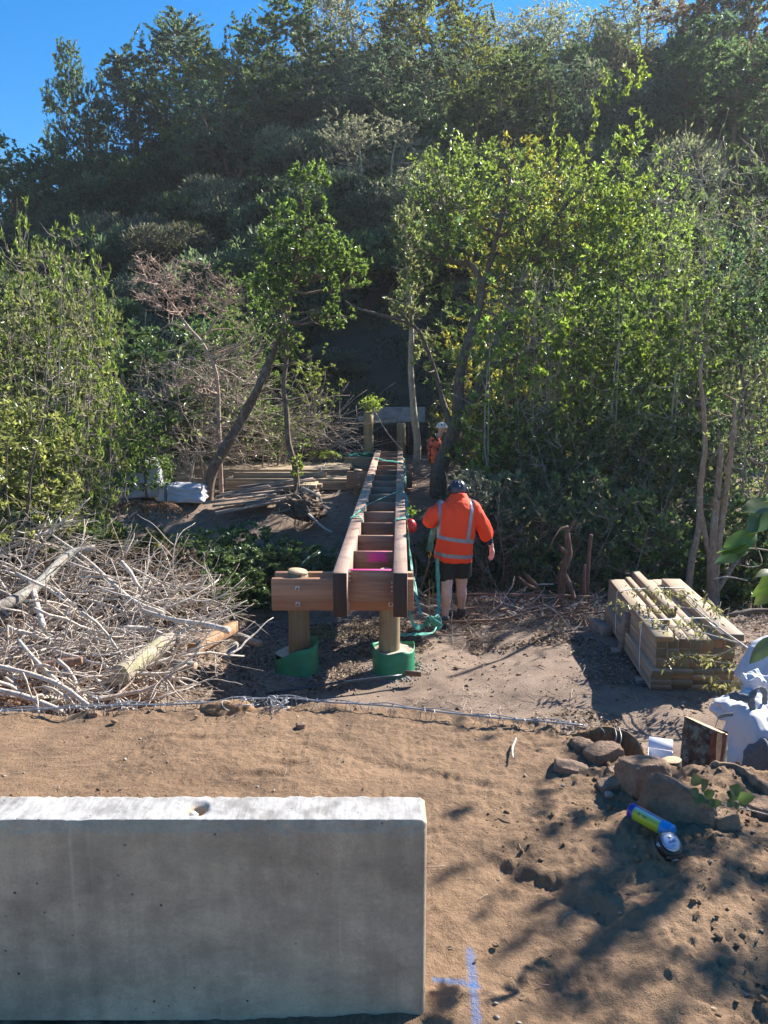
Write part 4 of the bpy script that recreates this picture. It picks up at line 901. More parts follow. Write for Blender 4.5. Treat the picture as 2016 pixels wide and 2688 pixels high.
# cut multi stem tree behind the stacked posts
D = 9.4; g = lz(pp(1850, 1580)[0], D)
T = [([(pp(1800, 1590)[0], D - .1, g - .2), pp(1812, 1500), pp(1835, 1380), pp(1838, 1280), pp(1850, 1180), pp(1847, 1080), pp(1838, 990), pp(1845, 930)], [0.048, 0.045, 0.041, 0.039, 0.033, 0.028, 0.023, 0.017]),
     ([(pp(1872, 1600)[0], D, g - .2), pp(1868, 1540), pp(1870, 1430), pp(1880, 1330), pp(1888, 1240), pp(1894, 1165)], [0.086, 0.066, 0.055, 0.045, 0.039, 0.027]),
     ([(pp(1885, 1600)[0], D, g - .2), pp(1878, 1520), pp(1890, 1400), pp(1905, 1300), pp(1915, 1220), pp(1925, 1140), pp(1930, 1050)], [0.070, 0.047, 0.043, 0.039, 0.033, 0.027, 0.017]),
     ([pp(1868, 1480), pp(1850, 1400), pp(1838, 1330)], [0.039, 0.035, 0.031]), ([pp(1875, 1560), pp(1915, 1500, .1), pp(1945, 1460, .2)], [0.039, 0.031, 0.016])]
unique_tree('cut_tree', 'cut tree of several bare brown stems rising behind the stacked posts', (pp(1872, 1590)[0], D, g), T, [(pp(1900, 1380)[0], D, pp(1900, 1380)[2], .5, .3, .6), (pp(1870, 1050)[0], D, pp(1870, 1050)[2], .4, .3, .5)], bark('cut_bark', (.30, .215, .15), (.15, .10, .07), (.36, .38, .31), 9, .45), LM['mid'], MC['gy'], 30, 5, .07, 46, nlimb=3, limb_r=.01, bare=.4)
# broken reddish stump and stakes
def branchy(name, label, lines, mat, cat='stump', group=None, **k):
    b0 = np.array(lines[0][0][0], float); t = thing(name, label, cat, tuple(b0), group)
    ps = []
    for pts, r in lines:
        q, rr = smooth_line(pts, r, 5); rr = rr * (1 + .12 * vn(np.stack([np.arange(len(q)) * .7, q[:, 0] * 3, q[:, 2] * 3], -1), 3)); ps.append(tubes(q[None], rr[None], 8))
    V, F = join(ps); part('wood', V, F, mat, t, True); return t
D = 9.0; g = lz(pp(1480, 1570)[0], D)
t = branchy('broken_stump', 'broken reddish stump with splintered top among the sticks', [([(pp(1468, 1580)[0], D, g - .15), pp(1478, 1500), pp(1492, 1455), pp(1488, 1400), pp(1490, 1385)], [.048, .044, .048, .032, .028]),
  ([pp(1487, 1450), pp(1474, 1440, -.1), pp(1466, 1430, -.1)], [.04, .025, .012]), ([pp(1492, 1395), pp(1504, 1375), pp(1512, 1367)], [.022, .02, .018]), ([pp(1490, 1382), pp(1470, 1390, -.1), pp(1450, 1420, -.2), pp(1441, 1450, -.2)], [.018, .012, .009, .005]),
  ([pp(1485, 1510), pp(1500, 1545, -.2), pp(1508, 1575, -.3)], [.03, .03, .025])], BK['red'])
branchy('broken_stake', 'taller splintered reddish stake standing right of the broken stump', [([(pp(1542, 1580)[0], D, g - .1), pp(1543, 1500), pp(1548, 1430), pp(1552, 1403)], [.02, .024, .024, .018])], BK['red'], 'stake')
branchy('broken_stake', 'short broken stake leaning against the taller splintered stake', [([(pp(1535, 1590)[0], D - .1, g - .1), pp(1533, 1540, -.1), pp(1534, 1482, -.1)], [.025, .022, .020])], BK['red'], 'stake')
branchy('broken_stump', 'low reddish stump of splayed broken stems left of the tall broken stump', [([(pp(1425, 1570)[0], D, g - .1), pp(1408, 1545), pp(1390, 1520), pp(1383, 1510)], [.05, .04, .028, .015]), ([pp(1410, 1548), pp(1385, 1535, -.1), pp(1362, 1515, -.1)], [.03, .02, .008])], BK['red'])
# ------------------------------------------------------------------ timber stacks on the far bank
M['plank'] = wood('plank_timber', (.42, .33, .22), (.29, .21, .14), (.14, .11, .08), axis=0, stripe=9, dirtamt=.35)
M['oldplank'] = wood('old_plank_timber', (.36, .28, .22), (.22, .16, .125), (.12, .10, .08), axis=0, stripe=9, dirtamt=.5)
M['post'] = wood('post_timber', (.42, .31, .215), (.30, .215, .145), (.24, .24, .17), axis=1, stripe=9, dirtamt=.25)
def endmat():
    b = NB('end_grain_timber'); oi = b.n('ObjectInfo'); cxyz = b.n('CombineXYZ'); b.set(cxyz.inputs[0], b.math('MULTIPLY_ADD', oi.outputs['Random'], .1, -.05)); b.set(cxyz.inputs[2], b.math('MULTIPLY_ADD', b.math('FRACT', b.math('MULTIPLY', oi.outputs['Random'], 7.3)), .1, -.05))
    a = b.n('VectorMath', operation='ADD'); b.set(a.inputs[0], b.obj()); b.set(a.inputs[1], cxyz.outputs[0])
    m = b.mapping(a.outputs[0], (1, 0.001, 1)); w_ = b.n('TexWave', wave_type='RINGS', rings_direction='Y'); b.set(w_.inputs['Vector'], m); w_.inputs['Scale'].default_value = 28; w_.inputs['Distortion'].default_value = 1.5
    base = b.ramp(oi.outputs['Random'], [(0, (.20, .17, .09)), (.35, (.13, .10, .06)), (.6, (.36, .22, .11)), (.85, (.17, .15, .085))]); dk = b.mix(.55, base, (.06, .05, .03))
    c = b.mix(b.math('MULTIPLY', w_.outputs[1], .6), base, dk); b.pbr(c, .85, b.bump(w_.outputs[1], .2, .002)); return b.m
M['end'] = endmat()
def plank_stack(name, label, x0, x1, yf, yb, z0, z1, nl, nd, mat, seed, group=None, axis=0, jitter=.012, cat='timber stack'):
    rng = rs(seed); t = thing(name, label, cat, ((x0 + x1) / 2, (yf + yb) / 2, z0), group); hz_ = (z1 - z0) / nl; dy = (yb - yf) / nd
    for l in range(nl):
        for d in range(nd):
            if 0 < d < nd - 1 and l < nl - 1: continue
            box('plank', ((x0 + x1) / 2 + rng.uniform(-1, 1) * jitter * 3, yf + dy * (d + .5) + rng.uniform(-1, 1) * jitter * (d == 0), z0 + hz_ * (l + .5)), (x1 - x0 - .02, dy - .004, hz_ - .004), mat, t, rot=(0, 0, rng.uniform(-1, 1) * .002), bv=.003)
    for x in (x0 + .25, x1 - .3): box('bearer_block', (x, (yf + yb) / 2, z0 - .05), (.09, yb - yf - .05, .10), M['oldplank'], t)
    return t
xa, xb = P(457, 1235, 16.5)[0], P(918, 1235, 16.5)[0]
t = plank_stack('plank_stack', 'long strapped stack of pale planks lying on the far left bank', xa, xb, 16.5, 17.9, -.68, -.34, 8, 9, M['plank'], 1)
xs1 = P(844, 1235, 16.5)[0]
V, F = ribbon([(xs1, 16.48, -.66), (xs1, 16.48, -.35), (xs1, 16.5, -.325), (xs1, 17.9, -.325)], .02, (1, 0, 0), thick=.002); part('strap', V, F, plain('white_strap', (.7, .72, .75), .4), t)
xa, xb = P(592, 1280, 15.6)[0], P(928, 1280, 15.6)[0]
plank_stack('plank_stack', 'lower stack of planks in front of the long strapped stack', xa, xb, 15.6, 16.2, -.66, -.43, 5, 4, M['plank'], 2)
xa, xb = P(600, 1262, 15.3)[0], P(852, 1262, 15.3)[0]
t = thing('loose_beam', 'single squared beam lying along the top of the lower plank stack', 'beam', ((xa + xb) / 2, 15.8, -.43)); box('beam', ((xa + xb) / 2, 15.85, -.375), (xb - xa, .12, .105), M['plank'], t, rot=(0, 0, .01))
xa, xb = P(905, 1210, 18)[0], P(980, 1210, 18)[0]
plank_stack('plank_stack', 'square plank stack under the green netting beside the bridge', xa - .02, xb + .1, 17.9, 19.0, -.66, -.225, 9, 6, M['plank'], 3)
xa, xb = P(790, 1300, 14.7)[0], P(832, 1300, 14.7)[0]
plank_stack('offcut_stack', 'small stack of short board ends left of the bare patch of bank', xa, xb, 14.6, 15.2, -.66, -.42, 6, 3, M['plank'], 4, jitter=.03)
# splayed weathered boards
t = thing('board_heap', 'heap of weathered grey boards splayed across the gully edge', 'boards', (P(680, 1320, 14.3)[0], 14.3, -.75)); rng = rs(8)
for k in range(16):
    px = rng.uniform(600, 770); c = P(px, 1318 - (k * 3.0), 14.3 + k * .05); a = rng.uniform(.12, .42) 
    box('board', (c[0], 14.0 + k * .075, -.76 + k * .022 + rng.uniform(0, .02)), (rng.uniform(.7, 1.3), .14, .035), M['oldplank'], t, rot=(rng.uniform(-.15, .05), rng.uniform(-.12, .02) - .05, a), bv=.003)
# ------------------------------------------------------------------ bulk bags
def clothmat(name, col):
    b = NB(name); v = b.obj(); n = b.noise(v, 3, 4, .6); c = b.ramp(n, [(.35, tuple(x * .82 for x in col)), (.65, col)])
    d = b.noise(v, 7, 5, .7); c = b.mix(b.math('MULTIPLY', b.ramp(d, [(.58, (0, 0, 0)), (.75, (1, 1, 1))]), .35), c, (.35, .29, .22))
    wv = b.noise(b.mapping(v, (300, 300, 300)), 1, 2); b.pbr(c, .45, b.bump(wv, .12, .002)); return b.m
M['bag'] = clothmat('white_bag_fabric', (.56, .57, .62)); M['bagstrap'] = plain('grey_bag_strap', (.12, .14, .15), .8, .2, 60)
def bag(label, c, d, seed, rot=0, crump=.08, straps=True, mat=None, tilt=0):
    bm = bmesh.new(); bmesh.ops.create_cube(bm, size=2); bmesh.ops.subdivide_edges(bm, edges=bm.edges[:], cuts=40, use_grid_fill=True)
    V = np.array([v.co[:] for v in bm.verts]); F = {}
    for f in bm.faces: F.setdefault(len(f.verts), []).append([v.index for v in f.verts])
    bm.free(); F = [np.array(v) for v in F.values()]
    n = V / (np.abs(V) ** 7).sum(1)[:, None] ** (1 / 7); N = nrm(V)
    rg_ = rs(seed * 7 + 1); fold = 0
    for kf in range(9):
        dv = nrm(rg_.normal(size=3)); ph = rg_.uniform(); fq = rg_.uniform(.5, 1.5) * (1 + .12 * kf); u_ = (n * dv).sum(1) * fq + ph + .12 * vn(n * 1.5 + kf, seed); fold = fold + (np.abs((u_ % 1) - .5) * 2 - .5) * (1.0 / (1 + .25 * kf))
    V = n + N * .9 * (crump * .75 * fold)[:, None]
    sag = sst(-.2, 1, V[:, 2]); V[:, 2] -= sag * .35 * (fbm(V * np.array([1, 1, 0]) * 1.2 + seed, seed + 3, 2) + .35); V[:, :2] *= (1 + .12 * sst(.3, -1, V[:, 2]))[:, None]
    V = V * np.array(d) / 2; M_ = np.array(Matrix.Rotation(rot, 3, 'Z') @ Matrix.Rotation(tilt, 3, 'Y')); V = V @ M_.T + np.array(c)
    t = thing('bulk_bag', label, 'bag', (c[0], c[1], c[2] - d[2] / 2)); part('bag_body', V, F, mat or M['bag'], t, True)
    return t, M_
c = P(375, 1262, 15.0); t, _ = bag('white bulk bag with dark straps sitting upright on the far left bank', (c[0], 15.0, c[2]), (.74, .65, .62), 3, .15, .09)
for dx in (-.22, .18): V, F = ribbon([(c[0] + dx, 14.62, c[2] - .27), (c[0] + dx * 1.05, 14.58, c[2] + .05), (c[0] + dx * .9, 14.66, c[2] + .30), (c[0] + dx * .6, 14.95, c[2] + .33)], .06, (1, 0, .1), thick=.006, ripple=.02, seed=3); part('strap', V, F, M['bagstrap'], t)
V, F = ribbon([(c[0] + .20, 14.8, c[2] + .26), (c[0] + .27, 14.78, c[2] + .48), (c[0] + .39, 14.8, c[2] + .40), (c[0] + .34, 14.8, c[2] + .12)], .07, (0, 1, .2), thick=.006); part('lifting_loop', V, F, M['bag'], t)
c = P(478, 1290, 14.7); t, _ = bag('slumped white bulk bag lying against the upright one on the far left bank', (c[0], 14.8, c[2] - .03), (.85, .6, .34), 5, -.1, .12)
V, F = ribbon([(c[0] - .26, 14.46, c[2] - .2), (c[0] - .24, 14.44, c[2] + .05), (c[0] - .26, 14.65, c[2] + .17)], .06, (1, 0, .1), thick=.006); part('strap', V, F, M['bagstrap'], t)
# near right bags
c = P(1958, 1925, 4.55); t, _ = bag('big crumpled white bag behind the upright cut log', (c[0] + .08, 4.5, c[2] - .05), (.34, .40, .42), 7, .1, .10, tilt=.12)
q = lambda x, y, d: P(x, y, d)
V, F = ribbon([q(1878, 1905, 4.22), q(1885, 1886, 4.2), q(1903, 1878, 4.2), q(1925, 1876, 4.22)], .022, (.3, .2, 1), thick=.004); part('strap', V, F, M['bagstrap'], t)
c = P(1935, 1850, 4.75); t, _ = bag('folded white bag top with grey lifting straps between the cut log and the right edge', (c[0] + .07, 4.8, c[2] - .04), (.30, .30, .13), 11, .2, .16, tilt=-.15)
V, F = ribbon([q(1975, 1870, 4.5), q(1972, 1835, 4.5), q(1980, 1812, 4.52), q(1995, 1806, 4.55), q(2008, 1818, 4.6), q(2010, 1850, 4.6)], .05, (.9, .3, .1), thick=.006, ripple=.01); part('lifting_loop', V, F, M['bagstrap'], t)
V, F = ribbon([q(1915, 1826, 4.6), q(1945, 1830, 4.58), q(1975, 1838, 4.56)], .05, (0, .5, 1), thick=.006, ripple=.01); part('strap', V, F, M['bagstrap'], t)
c = P(2015, 1745, 5.2); bag('shiny white bag at the right edge under the dark leaf', (c[0] + .13, 5.3, c[2] - .06), (.36, .36, .34), 13, .4, .14, tilt=.3)
c = P(1985, 1795, 5.0); bag('small knotted white bag end below the tips of the cut branches', (c[0], 5.0, c[2]), (.16, .16, .14), 15, .4, .2)
c = P(2010, 2010, 4.2); bag('dark grey woven bag corner at the right edge', (c[0] + .09, 4.25, c[2] - .05), (.26, .3, .34), 17, .2, .08, mat=plain('grey_bag_fabric', (.11, .115, .13), .8, .3, 50, .4))

# ------------------------------------------------------------------ stack of posts, front right
fx0, fx1 = P(1706, 1815, 6.1)[0], P(1925, 1815, 6.1)[0]; zb = P(1800, 1812, 6.1)[2]
t = thing('post_stack', 'strapped stack of new green tinged timber posts on the right', 'timber stack', ((fx0 + fx1) / 2, 7.0, zb - .15)); rng = rs(12)
SY0, SL, PH = 6.10, 1.95, .0455
rotz = .085
cx0 = (fx0 + fx1) / 2
def spost(x, y0, z, w_, h_, L, name='post'):
    """x,z of the front end centre relative to the stack axis"""
    yy = y0 + L / 2; xx = cx0 + (x) - math.sin(rotz) * (yy - SY0) * -1 * -1
    o = box(name, (cx0 + x - math.sin(-rotz) * 0 - math.tan(-rotz) * 0 + math.sin(rotz) * (yy - SY0) * SGN, yy, z), (w_ - .002, L, h_ - .002), M['post'], t, rot=(0, 0, -rotz * SGN), bv=.004)
    e = box('end_grain', (0, 0, 0), (w_ - .012, .004, h_ - .012), M['end'], o, bv=.001); e.location = (0, -L / 2 - .0008, 0); return o
SGN = 1
W4 = (fx1 - fx0) / 4
for l in range(4):        # flat boards below
    for k in range(4): spost(-1.5 * W4 + k * W4, SY0 + rng.uniform(-.02, .02), zb + .022 + l * PH, W4, PH, SL)
W7 = (fx1 - fx0 - .04) / 7; PH2 = .086
for l in range(3):
    for k in range(7):
        spost(-3 * W7 + k * W7 + .02, SY0 + .03 + rng.uniform(-.012, .02), zb + 4 * PH + PH2 * (l + .5), W7, PH2, SL)
zt = zb + 4 * PH + 3 * PH2
for x, w_, y0, L, hh in ((-.27, .155, 6.06, 1.85, .048), (-.13, .055, 6.5, 1.5, .05), (.30, .20, 6.08, 1.8, .062), (-.01, .085, 6.75, 1.4, .075)):
    spost(x, y0, zt + hh / 2 + .001, w_, hh, L)
for y in (6.35, 7.1, 7.75):
    box('bearer_block', (cx0 + .02, y, zb - .05), (.80, .09, .08), M['oldplank'], t, rot=(0, 0, -.1))
box('bearer_block', (cx0 - .36, 6.85, zb - .13), (.10, 1.4, .08), M['oldplank'], t, rot=(0, 0, -.1))
M['strap'] = plain('white_strap', (.7, .72, .75), .4)
def strap(y, zs, xl, xr):
    s_ = math.sin(rotz) * (y - SY0); a, b_ = cx0 - (fx1 - fx0) / 2 - .008 + s_, cx0 + (fx1 - fx0) / 2 + .008 + s_
    V, F = ribbon([(a + .02, y, zb - .01), (a, y + .01, zb + .1), (a + .0, y + .02, zt - .02), (a + .03, y + .03, zt + .045), (a + .18, y + .05, zt + .055), (b_ - .25, y + .05, zt + .07), (b_ - .02, y + .05, zt + .068)], .016, (0, 1, 0), thick=.002, res=4); part('strap', V, F, M['strap'], t)
strap(6.45, 0, 0, 0); strap(7.45, 0, 0, 0)
k = P(1600, 1690, 7.35); t2 = thing('wooden_peg', 'dark upright peg at the left corner of the post stack', 'peg', (k[0] + .05, 7.2, lz(k[0], 7.2))); box('peg', (k[0] + .06, 7.1, -.88), (.07, .07, .50), M['oldplank'], t2, rot=(.05, .06, .1))
box('offcut', (k[0] + .02, 7.75, -1.02), (.11, .3, .16), M['oldplank'], thing('wood_block', 'reddish wood block behind the dark peg', 'block', (k[0], 7.75, -1.1)), rot=(0, 0, .2))

# ------------------------------------------------------------------ rocks, logs, box
def onup(px, py, h):
    z = 0.0
    for _ in range(6): g_ = G(px, py, z + h); z = float(z_up(np.array([g_[0]]), np.array([g_[1]]))[0])
    return G(px, py, z + h)
def rockmat():
    b = NB('sandstone'); v = b.objr(); n = b.noise(v, 6, 7, .65); n2 = b.noise(v, 60, 4, .7); c = b.ramp(b.math('ADD', b.math('MULTIPLY', n, .7), b.math('MULTIPLY', n2, .3)), [(.35, (.13, .08, .052)), (.52, (.27, .175, .115)), (.68, (.40, .285, .195))])
    b.pbr(c, .9, b.bump(b.math('ADD', n, n2), .9, .02)); return b.m
M['rock'] = rockmat()
def rock(label, px, py, z, w_, d, h, seed, rot=(0, 0, 0), flat=None, amp=.2, sub=5, sink=.35, group=None, freq=1.3, mat=None):
    if flat is None: r_ = rs(seed); flat = [(0, 1, r_.uniform(.6, .85)), (0, -1, r_.uniform(.6, .85)), (1, -1, r_.uniform(.55, .8)), (2, 1, r_.uniform(.6, .85))]; rot = tuple(np.array(rot) + r_.uniform(-.25, .25, 3))
    c = onup(px, py, z) if py > 1830 else G(px, py, z); V, F = lump((c[0], c[1], c[2]), (w_ / 1.8, d / 1.8, h / 1.8), rot, seed, amp, sub, freq, flat, det=.055)
    t = thing('rock', label, 'rock', (c[0], c[1], c[2] - h / 2), group); part('stone', V, F, mat or M['rock'], t, True); return t
rock('rounded brown boulder behind the flat slab rock', 1690, 2042, .055, .23, .17, .17, 3, (0, .1, .3), amp=.16)
rock('flat topped slab rock leaning over the spray can', 1778, 2108, .045, .27, .12, .17, 8, (-.25, .30, -.5), flat=[(2, 1, .72), (1, -1, .7), (0, -1, .8)], amp=.14)
rock('half buried brown rock beside the brown matting', 1590, 1985, .005, .17, .13, .11, 12, (0, 0, .4), amp=.2)
rock('small half buried rock in front of the brown matting', 1530, 1960, .0, .12, .10, .06, 14, amp=.2, sub=4)
rock('brown rock tucked between the boulder and the matting', 1640, 1975, .01, .18, .12, .11, 19, (0, 0, -.3), amp=.2)
rock('low brown rock left of the rounded boulder', 1598, 2062, .0, .11, .09, .05, 16, amp=.25, sub=4)
rock('small stone touching the left side of the rounded boulder', 1612, 2030, .0, .07, .07, .05, 21, amp=.25, sub=4)
rock('earthy rock below the matting edge', 1500, 2020, .0, .16, .11, .06, 23, amp=.25, sub=4)
rock('earthy lump right of the slab rock', 1895, 2160, .01, .13, .11, .09, 25, amp=.25, sub=4)
rock('tan rock at the right edge inside the bark ring', 2000, 2120, .0, .14, .2, .08, 28, amp=.2, sub=4)
M['pebble'] = plain('pale_pebble', (.27, .23, .19), .8, .25, 40, .3)
for px, py, s, lab in ((1598, 2085, .035, 'pale pebble in front of the small stone by the boulder'), (1477, 2062, .018, 'tiny white pebble on the bare soil'), (1577, 1894, .03, 'grey stone shard by the wire edge'), (1300, 2480, .02, 'brown clod lying by the blue paint cross'), (790, 1905, .05, 'flat brown stone lying near the wire left of centre'), (300, 1893, .03, 'small brown stone near the wire on the left'), (515, 1880, .02, 'small clod at the wire edge'), (245, 1875, .055, 'rough brown clod sticking up at the wire edge on the left')):
    rock(lab, px, py, .012, s, s * .8, s * .6, int(px), amp=.25, sub=3, mat=M['pebble'] if s < .04 and px > 1400 else None)
# coir matting edge
def coirmat():
    b = NB('coir_matting'); v = b.obj(); n = b.noise(b.mapping(v, (60, 60, 6)), 1, 5, .7); n2 = b.noise(v, 14, 4); c = b.ramp(b.math('ADD', b.math('MULTIPLY', n, .6), b.math('MULTIPLY', n2, .4)), [(.35, (.09, .05, .025)), (.65, (.33, .19, .09))])
    b.pbr(c, .95, b.bump(n, .9, .008)); return b.m
M['coir'] = coirmat()
def curved_wall(name, label, cat, pts, h, thick, mat, top, seed, lean=0.03):
    q, _ = smooth_line(np.array(pts, float), 1, 12); k = len(q); T = nrm(np.gradient(q[:, :2], axis=0)); N = np.stack([T[:, 1], -T[:, 0]], -1)
    m = 14; a = np.linspace(0, 1, m); V = []
    for s in (1, -1):
        for j in range(m):
            tt = a[j] if s > 0 else 1 - a[j]; z = q[:, 2] - h * (1 - tt); off = s * thick / 2 * (1 - .6 * tt ** 6) + lean * tt + .010 * fbm(np.stack([q[:, 0] * 9, q[:, 1] * 9, z * 12 + s], -1), seed, 3)
            zz = z + .010 * fbm(np.stack([q[:, 0] * 30, q[:, 1] * 30, 0 * z], -1), seed + 1, 2) * (tt > .8)
            V.append(np.column_stack([q[:, 0] + N[:, 0] * off, q[:, 1] + N[:, 1] * off, zz]))
    V = np.array(V).transpose(1, 0, 2); mm = 2 * m; V = V.reshape(-1, 3); i, j = np.meshgrid(np.arange(k - 1), np.arange(mm), indexing='ij'); j2 = (j + 1) % mm
    F = np.stack([i * mm + j, i * mm + j2, (i + 1) * mm + j2, (i + 1) * mm + j], -1).reshape(-1, 4); c = q.mean(0); t = thing(name, label, cat, (c[0], c[1], c[2] - h))
    part('rim', V, [F, np.arange(mm)[None], (np.arange(mm) + (k - 1) * mm)[None, ::-1]], mat, t, True); return t
g0 = lambda x, y, z: tuple(G(x, y, z))
t = curved_wall('coir_matting', 'brown fibrous matting edge curling round the soil bank above the carton', 'matting', [g0(1500, 1925, .0), g0(1560, 1911, .015), g0(1620, 1912, .025), g0(1660, 1930, .03), g0(1688, 1962, .02), g0(1697, 2000, -.01)], .34, .035, M['coir'], 0, 3, lean=.0)
for pxs in ((1612, 1906, 1608, 1950), (1624, 1908, 1622, 1956), (1575, 1908, 1582, 1930)):
    a, b_ = G(pxs[0], pxs[1], .045), G(pxs[2], pxs[3], -.0); V, F = tube([a, (a + b_) / 2 + np.array([.004, -.03, .01]), b_ + np.array([0, -.02, 0])], .0022, 5, 4); part('tie_wire', V, F, M['steel'], t)
M['barkring'] = bark('bark_ring', (.34, .22, .13), (.10, .055, .032), (.06, .04, .03), 9, .5)
curved_wall('bark_ring', 'curved slab of hollow rotten bark ringing dark soil at the right edge', 'bark', [g0(1868, 2008, .03), g0(1900, 2003, .045), g0(1950, 2018, .04), g0(1990, 2045, .04), g0(2040, 2090, .04), g0(2080, 2160, .03)], .12, .028, M['barkring'], 0, 5, lean=.0)
curved_wall('bark_ring', 'smaller piece of reddish bark left of the curved bark slab', 'bark', [g0(1783, 2085, .0), g0(1785, 2050, .02), g0(1805, 2025, .03), g0(1840, 2012, .03), g0(1860, 2012, .02)], .09, .02, M['barkring'], 0, 8, lean=.0)
# logs
def logmat(name, c1, c2, lich, lam=.8, sc=14):
    b = NB(name); v = b.obj(); g = b.noise(b.mapping(v, (1, 1, .35)), 30, 6, .65); c = b.ramp(g, [(.35, c2), (.65, c1)]); l = b.noise(v, sc, 6, .7); lf = b.ramp(l, [(.47, (0, 0, 0)), (.56, (1, 1, 1))]); lc = b.ramp(b.noise(v, 55, 4), [(.4, tuple(x * .6 for x in lich)), (.6, lich)])
    c = b.mix(b.math('MULTIPLY', lf, lam), c, lc); h = b.math('ADD', g, b.math('MULTIPLY', lf, .5)); b.pbr(c, .95, b.bump(h, .9, .012)); return b.m
def cutmat():
    b = NB('cut_log_face'); v = b.objr(); n = b.noise(v, 20, 5); w_ = b.n('TexWave', wave_type='RINGS', rings_direction='Z'); b.set(w_.inputs['Vector'], b.obj()); w_.inputs['Scale'].default_value = 22; w_.inputs['Distortion'].default_value = 2
    c = b.ramp(b.math('ADD', b.math('MULTIPLY', n, .6), b.math('MULTIPLY', w_.outputs[1], .3)), [(.3, (.38, .24, .14)), (.6, (.55, .40, .26))]); b.pbr(c, .85); return b.m
M['lich'] = logmat('lichen_bark', (.10, .065, .045), (.035, .024, .018), (.20, .24, .20)); M['cut'] = cutmat(); M['pale_log'] = logmat('pale_mossy_bark', (.42, .36, .28), (.22, .18, .14), (.30, .31, .14), .6, 7)
M['grey_log'] = logmat('grey_log_bark', (.36, .31, .26), (.18, .15, .12), (.40, .41, .36), .6, 9)
def log(name, label, a, b_, r0, r1, mat, seed, cat='log', cut=True, amp=.06, group=None, bend=None, n=26, wound=False, tiltcut=0):
    a = np.array(a, float); b_ = np.array(b_, float); ax = nrm(b_ - a); up = np.array([0, 0, 1.]) if abs(ax[2]) < .9 else np.array([0, 1., 0]); u = nrm(np.cross(up, ax)); v_ = np.cross(ax, u)
    t_ = np.linspace(0, 1, 24); th = np.linspace(0, 2 * np.pi, n, endpoint=False); V = []
    for s in t_:
        c = a + (b_ - a) * s + (np.array(bend) * math.sin(s * math.pi) if bend is not None else 0)
        r = r0 + (r1 - r0) * s; pt = np.stack([np.cos(th), np.sin(th), np.full(n, s * np.linalg.norm(b_ - a) / r0 * .5)], -1)
        rr = r * (1 + amp * fbm(pt * 1.7 + seed, seed, 3) + .02 * fbm(pt * 9, seed + 2, 2))
        sl = tiltcut * (s > .99) * np.cos(th)[:, None] * r * ax
        V.append(c + u * (np.cos(th) * rr)[:, None] + v_ * (np.sin(th) * rr)[:, None] + sl)
    V = np.array(V); k = len(t_); Vf = V.reshape(-1, 3); i, j = np.meshgrid(np.arange(k - 1), np.arange(n), indexing='ij'); j2 = (j + 1) % n
    F = np.stack([i * n + j, i * n + j2, (i + 1) * n + j2, (i + 1) * n + j], -1).reshape(-1, 4); t = thing(name, label, cat, tuple((a + b_) / 2), group)
    part('bark', Vf, F, mat, t, True)
    for e, s in ((0, -1), (k - 1, 1)):
        ring = V[e]; c = ring.mean(0); Vc = np.vstack([c + ax * s * .002, c + (ring - c) * .5 + ax * s * .0025, c + (ring - c) * .97 + ax * s * .002, ring]); ii = np.arange(n); i2 = (ii + 1) % n
        Fc = [np.stack([0 * ii, 1 + ii, 1 + i2], -1), np.concatenate([np.stack([1 + ii, 1 + n + ii, 1 + n + i2, 1 + i2], -1), np.stack([1 + n + ii, 1 + 2 * n + ii, 1 + 2 * n + i2, 1 + n + i2], -1)])]
        part('cut_face', Vc, Fc, M['cut'] if cut else mat, t)
    if wound:
        for w0, mt, dz, hw in ((.30, 'redwood', .003, .16), (.0, 'palewood', .007, .055)):
            Vw = []; zz = np.linspace(.20 if hw > .1 else .30, .985, 16); aa = np.linspace(-1, 1, 7)
            for s in zz:
                for q_ in aa:
                    an = -math.pi * .5 + .12 + q_ * hw * 2.2 * (.55 + .5 * s + .12 * math.sin(s * 17)); rr = (r0 + (r1 - r0) * s) * 1.03 + dz; Vw.append(a + (b_ - a) * s + u * math.cos(an) * rr + v_ * math.sin(an) * rr)
            ii, jj = np.meshgrid(np.arange(15), np.arange(6), indexing='ij'); b0 = ii * 7 + jj; part('wound', np.array(Vw), np.stack([b0, b0 + 1, b0 + 8, b0 + 7], -1).reshape(-1, 4), plain(mt, (.17, .055, .03) if mt == 'redwood' else (.50, .33, .17), .8, .4, 30, .6), t)
    return t
top = P(1855, 1905, 4.1); bot = P(1838, 2075, 4.0)
log('cut_log', 'thick upright log with lichen bark and a split orange wound, standing at lower right', (bot[0], 4.0, bot[2] - .1), (top[0], 4.1, top[2]), .135, .122, M['lich'], 4, wound=True, tiltcut=-.28)
top = P(1763, 1995, 3.75); log('cut_log', 'short thin upright log end beside the carton', (top[0], 3.72, top[2] - .25), (top[0], 3.75, top[2]), .052, .05, M['lich'], 7, tiltcut=.1)
# carton
c = P(1733, 1990, 4.05); t = thing('carton', 'small open white and dark blue cardboard carton beyond the soil bank', 'box', (c[0], 4.05, c[2] - .1)); rz = -.35; t.rotation_euler = (0, 0, rz)
M['carton'] = plain('white_card', (.72, .74, .8), .6, .05); M['cartonblue'] = plain('blue_card', (.02, .03, .2), .5, .1); M['cartonin'] = plain('brown_card', (.45, .36, .27), .8)
def cb(name, loc, d, mat, rot=(0, 0, 0)): V, F = bevbox(*d, .001); o = add(name, mesh_np(name, V, F), mat, t); o.location = loc; o.rotation_euler = rot; return o
cb('side_panel', (-.065, 0, .05), (.004, .18, .12), M['carton']); cb('side_panel', (.065, 0, .05), (.004, .18, .12), M['carton']); cb('back_panel', (0, .09, .05), (.134, .004, .12), M['carton']); cb('front_panel', (0, -.09, .05), (.134, .004, .12), M['cartonblue']); cb('base_panel', (0, 0, -.008), (.13, .18, .004), M['cartonin'])
